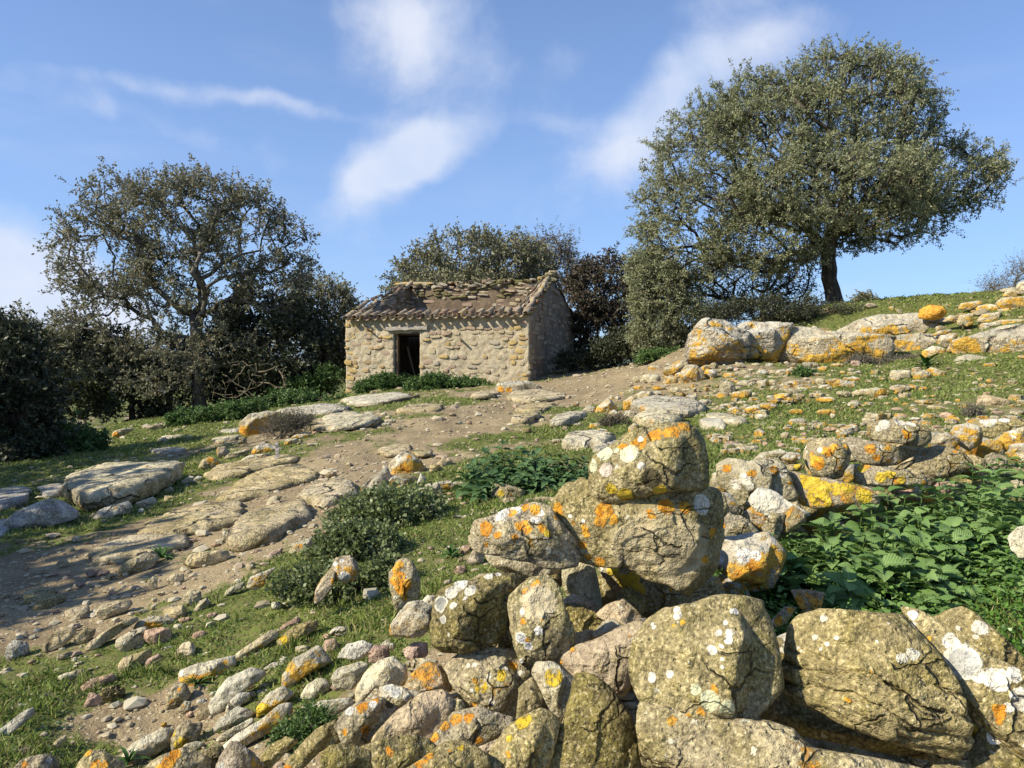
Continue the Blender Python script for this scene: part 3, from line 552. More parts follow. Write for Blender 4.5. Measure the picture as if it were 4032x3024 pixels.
# ------------------------------------------------------------------ stones of the tumbled wall, nearest first
# view | colour | distance (- = stands on the ground) | thickness | facets | options | outline | label | marks
WALL = """
D|olive|2.86|.95|RU|p=12,amp=.025|1060,440 1090,370 1270,255 1390,185 1600,128 1760,108 1850,135 1900,220 1930,400 1938,560 1900,592 1700,612 1520,670 1380,720 1240,742 1150,705 1060,650 1040,600|big rounded boulder crowning the stack, orange lichen band along its upper edge|o 1640 190 60;o 1530 215 62;o 1730 140 45;o 1410 275 58;o 1300 300 32;o 1470 245 30;w 1440 235 26;c 1350 350 72;c 1175 350 58;c 1088 440 50;k 1185 460 55;c 1260 330 26;y 1320 640 60;y 1220 600 40;y 1560 590 50;w 1430 425 26;d 1500 520 70
D|olive|2.90|.75|rD|p=24,amp=.03,strata=.03|750,800 820,690 900,600 1010,530 1150,620 1300,640 1600,600 1900,580 1975,595 2000,700 1995,1000 1940,1190 1880,1220 1800,1290 1740,1325 1660,1280 1600,1240 1450,1235 1330,1150 1130,1155 1000,1130 930,1080 880,960 760,920|large slab under the crowning boulder, pale bare patch on its lower face|t 1560 960 230;t 1400 1010 190;t 1750 1000 190;t 1650 1180 130;o 1165 780 62;o 1150 850 42;o 1040 900 28;o 1058 945 30;o 918 982 30;o 1025 1012 30;o 1145 1130 34;o 1058 1102 22;o 1865 1085 30;o 825 760 45;o 860 800 24;o 1600 740 52;o 1500 790 38;o 1915 890 35;o 1240 840 30;w 925 820 15;w 1018 855 15;w 1850 705 70;w 795 885 9;o 1720 725 40;o 935 860 16
D|grime|2.84|.8|DT|amp=.035|190,905 230,830 340,808 470,740 640,708 760,730 800,800 870,900 930,960 960,1080 930,1140 830,1160 720,1155 600,1120 450,1090 350,1080 240,1050 200,990|flat topped dark slab with orange and white crusts, wedged beside the large slab|o 300 895 55;o 385 930 32;o 560 870 48;o 600 890 36;o 700 880 34;w 430 770 45;w 520 760 40;w 400 815 34;w 700 780 30;o 500 780 34;o 590 740 30;o 310 1000 16;o 510 950 24;w 660 820 40;y 740 920 30;o 650 745 40
D|pale|3.10|.8||amp=.03|290,1080 380,1070 600,1100 820,1140 850,1200 690,1250 540,1235 420,1195 330,1140|pale lichened stone squeezed beneath the dark flat topped slab|
D|white|3.08|.8|RD|amp=.03|850,1150 1080,1140 1110,1250 1152,1480 1100,1510 1000,1470 920,1420 870,1320|upright stone with a pale green crust below the large slab|
D|grime|3.16|.85|DX|amp=.035|1100,1150 1330,1130 1440,1200 1620,1220 1740,1290 1960,1200 2000,1330 1960,1400 1700,1450 1560,1530 1420,1520 1300,1420 1220,1370 1150,1250|dark stone with a yellow crust carrying the large slab|y 1230 1230 50;y 1320 1290 60;y 1400 1340 60;y 1330 1400 44;y 1380 1250 40
D|gold|3.30|.8|R||1990,1230 2070,1222 2140,1260 2200,1330 2210,1400 2000,1400|small orange spotted stone in the gap behind the yellow crusted stone|
D|pale|3.22|.7|||1130,1200 1160,1190 1240,1370 1230,1400 1150,1350|narrow pale stone between the upright stone and the yellow crusted stone|
A|mossy|2.6|.9|XLU|p=34,amp=.025|705,270 740,210 830,172 960,150 1120,102 1290,140 1290,260 1200,330 1190,480 1120,550 870,610 760,600 700,560 690,400|dark olive block with big white lichen discs on its bright corner|w 815 235 46;g 748 305 52;w 938 225 42;w 830 312 26;w 880 178 50;w 1060 130 34;g 765 400 30;w 910 268 16;w 1130 120 22;w 800 490 14
A|olive|2.55|.7|r|amp=.02|1180,335 1200,260 1270,195 1340,145 1460,128 1530,200 1570,350 1635,480 1628,600 1500,655 1290,695 1240,610 1205,480|upright oval slab dotted with white and orange lichen|o 1375 185 36;o 1310 220 26;w 1292 355 24;w 1397 478 28;g 1280 522 38;g 1332 575 30;w 1280 672 20;o 1295 432 22;o 1320 545 18;t 1400 300 120;o 1425 412 12
A|grime|2.55|.85|Ur|amp=.03|775,740 800,690 880,640 1000,590 1240,620 1290,690 1350,780 1270,870 1250,1050 1100,1040 960,980 870,900 800,820|broad grey brown stone with bright yellow rosettes below the white disc block|y 1015 850 42;o 1215 720 32;y 1145 770 28;y 1142 800 28;o 975 965 28;w 950 880 14;w 1265 765 20;w 1080 940 24;w 1030 985 18;w 970 722 20;w 1268 875 14;w 1180 740 14;o 970 815 18
A|tan|2.5|.8|U|amp=.02,p=8|1450,712 1500,655 1630,600 1760,560 1940,468 2110,385 2230,400 2230,500 2080,620 2030,780 1980,900 1900,920 1770,860 1640,812 1560,740|smooth pinkish brown stone leaning against the great olive boulder|o 1990 525 14;o 1550 712 18;o 1630 628 20;o 2060 550 14
A|pale|2.38|.7|LR|amp=.025|1348,775 1380,708 1500,708 1640,812 1610,930 1560,1085 1500,1040 1420,900|pale keeled stone between the pyramid stone and the yellow rosette stone|y 1500 800 60
A|mossy|2.2|.8|Rr|amp=.03,p=10|1640,812 1770,828 1900,920 2010,1060 2080,1240 2130,1440 1960,1560 1440,1560 1430,1402 1500,1290 1560,1085 1610,930|dark mossy pyramid shaped stone standing in front of the heap|
A|tan|2.32|.7|UX|amp=.02,p=9|205,1242 300,1150 450,1020 620,910 780,882 855,930 830,1040 700,1190 640,1232 560,1215 400,1222|smooth bare brown slab sloping down to the left edge of the heap|
A|grime|2.3|.8|U|amp=.03|655,1248 740,1120 830,1035 980,1005 1100,1045 1230,1080 1220,1160 1060,1220 960,1260 800,1260|low stone with an orange rim between the bare brown slab and the ridged stone|o 760 1120 40;o 850 1080 42;o 930 1065 38;o 700 1190 34;o 990 1210 26;o 1070 1280 24
A|olive|2.15|.8|UXR|amp=.03,p=10|1010,1440 1100,1270 1200,1140 1330,1055 1420,1005 1540,1065 1545,1140 1505,1290 1440,1440 1300,1520 1050,1500|ridged olive stone with its dark side toward the pyramid stone|y 1300 1100 60;y 1200 1215 24;o 1195 1320 20
A|grime|2.4|.85|UX|amp=.03|35,1105 100,1020 180,975 350,948 445,1030 330,1150 200,1255 90,1245 60,1150|squarish stone with an orange cap beside the smooth bare brown slab|o 220 995 38;o 300 965 34;w 135 1020 32;w 290 995 26;o 105 1150 22;o 230 1145 28;o 270 1045 12;d 390 1010 30
A|pale|2.5|.7|T|amp=.03|340,862 420,850 520,880 620,912 500,1000 440,1035 350,955|low stone with white blotches tucked above the squarish orange capped stone|g 440 890 44;g 390 865 34;g 520 935 30
A|mossy|2.12|.8|X|amp=.03|180,1262 350,1213 560,1208 640,1238 710,1290 700,1400 560,1480 250,1480|dark stone in shadow under the smooth bare brown slab|o 390 1290 24
A|mossy|2.08|.8|XU|amp=.03|-60,1300 0,1250 130,1258 260,1310 290,1420 200,1500 -60,1500|rounded dark olive stone at the foot of the heap beside the shadowed stone|
A|olive|2.08|.8|UX|amp=.03|430,1440 640,1328 760,1256 910,1246 1060,1328 1060,1460 900,1540 500,1540|stone with an orange edge in front of the ridged olive stone|o 660 1320 36;o 600 1370 36;o 800 1300 14;y 880 1290 24
A|gold|2.85|.85|U|amp=.03|398,452 450,370 520,300 610,288 700,340 705,440 600,522 500,512 410,502|white topped stone with a golden flank beside the white disc block|
A|pale|3.0|.8||amp=.03|600,300 650,246 710,258 712,360 640,330|small whitish stone behind the white topped stone with golden flank|
A|pink|2.85|.9|TR||484,612 560,560 650,568 662,640 600,690 520,692|blocky pink stone below the white disc block|
A|pink|2.85|.9|T||258,690 262,622 300,578 392,590 402,672 340,698|pale pink cube of stone on the turf behind the blotched stones|
A|white|3.05|.8|||320,590 370,552 430,575 425,615 360,612|small pale stone just behind the pale pink cube|
A|white|2.9|.8|T||48,652 120,570 220,556 292,590 262,645 180,672|whitish rounded stone in the turf beside the pale pink cube|
A|pale|2.62|.8|UR|amp=.03|172,862 230,760 330,688 430,668 512,740 512,850 400,862 260,852 220,935 192,975|rounded stone covered in white blotches with dark flank|
A|rust|2.6|.8|U|amp=.03|482,882 560,758 650,690 740,718 812,830 812,890 600,915|stone streaked with orange and white beside the yellow rosette stone|
A|pale|2.72|.7|T||488,702 540,672 640,668 725,690 700,745 560,765|pale flat stone above the orange and white streaked stone|
A|white|2.7|.75|T||8,790 50,738 200,698 260,722 210,800 150,872 30,855|whitish stone with a gold edge beside the stone of white blotches|
A|grime|2.35|.9||amp=.09,freq=7|788,1012 830,948 890,948 905,1010 832,1038|knobbly clod perched on the tip of the smooth bare brown slab|
A|grime|2.36|.7|L|amp=.03|1215,1142 1250,1050 1262,880 1350,798 1425,930 1412,1000 1300,1072|grey upright stone between the keeled stone and the yellow rosette stone|
A|gold|2.75|.8|||1755,502 1830,428 1900,398 1962,460 1900,505 1760,555|small orange and white tipped stone in the hollow behind the smooth pinkish stone|
A|tan|2.85|.8|X||1780,385 1860,308 1960,268 2090,380 2050,450 1950,470 1880,440|bare brown stone lying in the hollow below the yellow crusted stone|
A|mossy|2.9|.8|X||1560,300 1700,325 1825,385 1770,480 1640,610 1600,440|dark stone deep in the hollow behind the upright oval slab|
A|tan|2.8|.7|X||1640,500 1760,470 1800,540 1700,640 1620,640|brown stone at the bottom of the hollow beside the upright oval slab|
A|olive|2.9|.7|U|amp=.03|1005,152 1080,93 1250,112 1345,150 1290,185 1120,178|mossy stone lying just behind the white disc block|
A|mossy|2.75|.8|X||1120,480 1190,440 1230,560 1240,640 1130,600|dark stone in the cleft between the white disc block and the oval slab|
A|grime|3.95|.7|Rr|amp=.04,p=8|395,92 430,10 500,-45 560,5 600,170 612,250 570,300 440,345 400,240|tall upright stone plastered in dark orange lichen beside the brambles|o 460 120 46;o 440 60 34;o 480 200 44;o 520 170 30;o 470 40 26;o 500 250 24;o 430 150 30;w 405 60 12
B|olive|2.15|.85|RUB|p=34,amp=.022|125,642 150,480 200,380 300,300 480,250 560,220 700,222 805,235 838,300 885,480 895,650 770,770 735,860 680,908 500,917 380,907 250,852 170,760|great olive boulder with one sharp dark side and white specks|w 365 335 26;w 360 300 22;w 655 290 24;w 607 358 14;w 573 408 20;w 635 405 22;w 622 440 22;w 545 495 26;w 590 470 12;w 240 650 26;w 600 532 10;w 595 563 10;o 342 388 12;o 395 358 13;o 437 830 22;o 555 680 24;o 490 795 20;w 640 870 34;w 250 400 14;w 235 380 12;c 540 740 50;w 330 630 22;c 620 760 40;o 540 402 8;w 430 560 8;c 470 690 30
B|olive|2.12|.85|DU|p=34,amp=.02,strata=.15,strata_n=5|965,562 980,450 1040,378 1150,325 1350,312 1540,300 1580,350 1700,470 1790,580 1818,700 1828,840 1790,952 1500,937 1250,882 1150,837 1020,812 960,742|layered olive boulder with deep dark ledges across its face|w 1150 370 20;w 1178 500 13;w 1230 465 12;w 1590 490 34;w 1535 520 26;w 1120 470 18;w 1420 455 9;w 1150 522 10;o 1295 750 14;o 1395 605 11;w 1040 540 10;w 1475 350 8
B|olive|2.05|.6|U|p=34,amp=.018|1580,345 1700,352 1850,428 2000,525 2230,600 2330,760 2300,1010 2100,955 1980,882 1850,752 1810,650 1740,520|long slanting slab with a big grey and white lichen disc|g 1908 585 92;w 1840 484 44;w 2060 640 62;w 1990 645 34;w 2180 712 60;w 2112 767 26;o 2075 790 34;o 2070 830 26;w 1660 378 30;w 1645 450 20;w 2120 580 18;o 1755 495 14;o 2130 1050 24;w 2140 600 40;w 2190 930 12
B|olive|2.3|.7|XU|p=34,amp=.02|1752,365 1820,325 1900,283 1962,308 2100,420 2200,520 2260,640 2000,560 1850,440|pointed olive stone rising behind the long slanting slab|w 1978 375 40;w 1960 427 14;w 1882 398 12
B|grime|1.98|.8|U|amp=.03|172,890 240,862 380,905 560,925 700,905 860,898 970,920 1060,990 1400,1000 1700,1010 1760,1117 1720,1220 1000,1260 200,1220 175,1000|long grey base stone under the great olive boulder|
B|mossy|2.25|.8|T|amp=.02|900,930 1250,880 1790,935 1780,1000 1400,1010 1060,1000|green stained stone in the shadow beneath the layered boulder|
B|grime|2.12|.7|||1798,872 1850,788 1900,788 1982,930 1982,972 1900,985 1850,940|small stone with two bright yellow rosettes below the long slanting slab|y 1873 825 38;y 1915 920 62;y 1930 960 40
B|olive|2.02|.75|U||1698,1002 1790,950 1850,938 1912,1060 1930,1160 1800,1200 1740,1150|tan corner stone beside the long grey base stone|
B|mossy|1.98|.8|U||1930,1080 2000,925 2100,945 2240,1005 2300,1180 2200,1260 1930,1230|green and white crusted stone beneath the end of the slanting slab|w 2050 975 36
B|gold|2.55|.8|||892,430 960,392 1012,410 990,480 960,640 900,650|orange stone glimpsed between the great boulder and the layered boulder|
B|grime|2.95|.8|U||868,332 930,258 992,255 945,340 880,375|small slanted stone with a gold tip in the chickweed|o 905 330 22;o 960 268 16
B|rust|3.05|.6|F||968,178 1060,165 1142,175 1125,240 1102,290 1080,308 1020,262|triangular all orange stone half buried in the chickweed|
C|gold|3.35|.85|TR|amp=.03|185,1062 200,1000 240,958 400,928 540,908 600,960 642,1030 600,1160 560,1250 440,1292 330,1242 210,1142|grey topped block with a rusty orange front beside the nettles|w 380 1065 50;w 450 1060 40;w 245 1100 26;o 400 1180 60;o 450 1120 44;o 350 1200 44;o 470 1230 50;o 205 1085 30
C|pale|4.2|.85|UX|amp=.02|213,602 218,480 285,430 420,442 560,428 640,460 682,580 717,652 690,705 560,640 430,642 400,722 350,742 300,662|large stone speckled all over with white discs beside the round stone|w 385 560 40;w 330 600 40;w 620 520 32;o 280 500 30;o 430 525 28;o 570 500 30;o 655 575 18;w 420 610 30
C|pale|4.6|.7|T||438,442 500,390 620,362 690,395 705,470 600,442|flat pale hump behind the speckled stone of white discs|
C|white|4.0|.7|T|amp=.03|428,672 480,620 560,628 680,708 802,770 792,802 700,742 620,792 520,802 450,762 420,702|whitish curved stone leaning under the speckled stone|
C|rust|3.9|.8|U||633,862 650,788 700,733 765,770 785,832 720,882 650,922|orange stone at the nettles' edge below the whitish curved stone|
C|rust|4.0|.8|||374,792 440,733 500,760 570,820 500,882 400,822|orange flecked stone under the whitish curved stone|
C|grime|3.85|.8||amp=.06|228,882 260,798 360,788 440,848 492,912 400,922 238,942|rough knobbly brown stone above the rusty fronted block|o 255 870 16
C|gold|4.0|.8|||213,642 290,650 352,740 330,792 235,772|orange and grey stone in the gap beside the large slab|
C|grime|3.9|.8|X||498,882 560,778 645,788 622,882 600,955 515,912|brown wedge beside the orange stone at the nettles' edge|
C|grime|4.4|.9|r|p=11,amp=.025|768,420 795,350 850,298 960,288 1045,328 1078,380 1062,440 1032,530 960,562 850,542 785,482|round boulder with orange splashes in the middle of the far wall|o 930 380 34;o 960 350 28;o 870 460 44;o 905 370 26;o 1040 345 22;w 880 370 20;o 1000 480 18;y 850 440 30;w 790 360 16;o 830 400 16
C|grime|4.5|.9|rD|p=11,amp=.025|1030,310 1080,284 1200,305 1360,338 1412,380 1392,460 1280,477 1170,467 1110,420 1078,360|rounded boulder beside the round orange splashed one|o 1210 365 34;o 1250 420 24;o 1310 350 20;o 1380 440 14;o 1315 437 14
C|grime|4.75|.9|RD|p=11,amp=.03|1190,270 1205,200 1280,172 1450,178 1572,210 1582,290 1552,337 1480,342 1400,327 1250,312 1195,292|grey boulder with a white blotch perched highest on the far wall|w 1310 200 36;w 1400 190 34;w 1280 230 22;o 1445 270 24;o 1430 245 16;w 1460 195 30
C|rust|4.15|.8|||678,512 850,548 960,568 1150,608 1222,650 1212,722 1100,762 900,757 780,737 740,682 700,582|broad block thick with yellow lichen below the round boulder|y 820 580 60;y 900 620 50;y 860 690 60;y 970 620 44;y 1150 650 50;y 780 560 30;y 920 710 40;y 1040 600 40
C|grime|4.35|.8|T||1108,472 1250,478 1400,503 1525,520 1547,580 1400,612 1250,612 1108,597|long flat stone with a ring of yellow lichen in the far wall|y 1280 545 34;y 1330 525 34;o 1370 570 22;y 1170 505 30;o 1190 480 26;o 1520 570 16;y 1400 560 24
C|gold|4.32|.7|||1052,470 1102,460 1092,570 1060,588 1030,560|thin upright orange topped stone under the round boulder|
C|slab|4.4|.6|||1353,492 1480,408 1487,440 1440,492 1370,507|thin bare flake leaning at the end of the long flat stone|
C|grime|4.75|.85|U|p=8|1480,430 1550,370 1650,345 1750,348 1860,408 1890,460 1700,560 1500,560|low wide grey boulder behind the nettle tops|o 1745 375 14;o 1570 410 10
C|gold|5.3|.85|||1643,290 1720,263 1900,288 2022,300 2032,380 1962,422 1850,412 1740,342 1650,322|orange blotched wall stone right above the nettles|o 1880 320 30;o 1770 350 34;o 1900 390 36;o 1680 280 28;o 1920 320 20;w 1790 300 16
C|olive|5.6|.85|T||1873,250 1910,188 2050,163 2240,165 2240,235 2040,292 1890,272|flat yellowish stone at the top of the far wall's end|w 1990 180 50;c 2000 210 14;w 2080 170 30
C|gold|5.2|.85|||2033,312 2100,258 2240,200 2260,340 2100,384 2040,342|pale stone splashed with orange at the far wall's end|
C|gold|4.4|.9|||628,422 680,378 742,388 752,422 705,457 640,452|small orange stone perched beside the round boulder|
C|grime|4.4|.8|||638,472 700,452 772,450 772,492 700,514 650,502|brown flake beneath the small perched orange stone|y 730 480 22
C|gold|4.7|.8|||1220,630 1350,618 1540,605 1620,600 1600,700 1300,705|wall stone with a yellow corner peeping through the nettles|
C|pink|4.75|.8|||1590,560 1690,550 1780,590 1700,660 1600,640|pink stone peeping through the nettle tops|
C|pale|5.0|.8|||1890,430 1960,425 1980,470 1930,500 1880,480|small pale stone under the orange blotched wall stone|
C|white|3.15|.8|T||2125,960 2180,880 2300,850 2330,1060 2200,1090 2140,1020|pale stone at the very edge of the nettle patch|
C|pink|4.5|.9|||1400,640 1480,620 1500,690 1420,700|small pink stone low in the far wall among the nettles|
"""
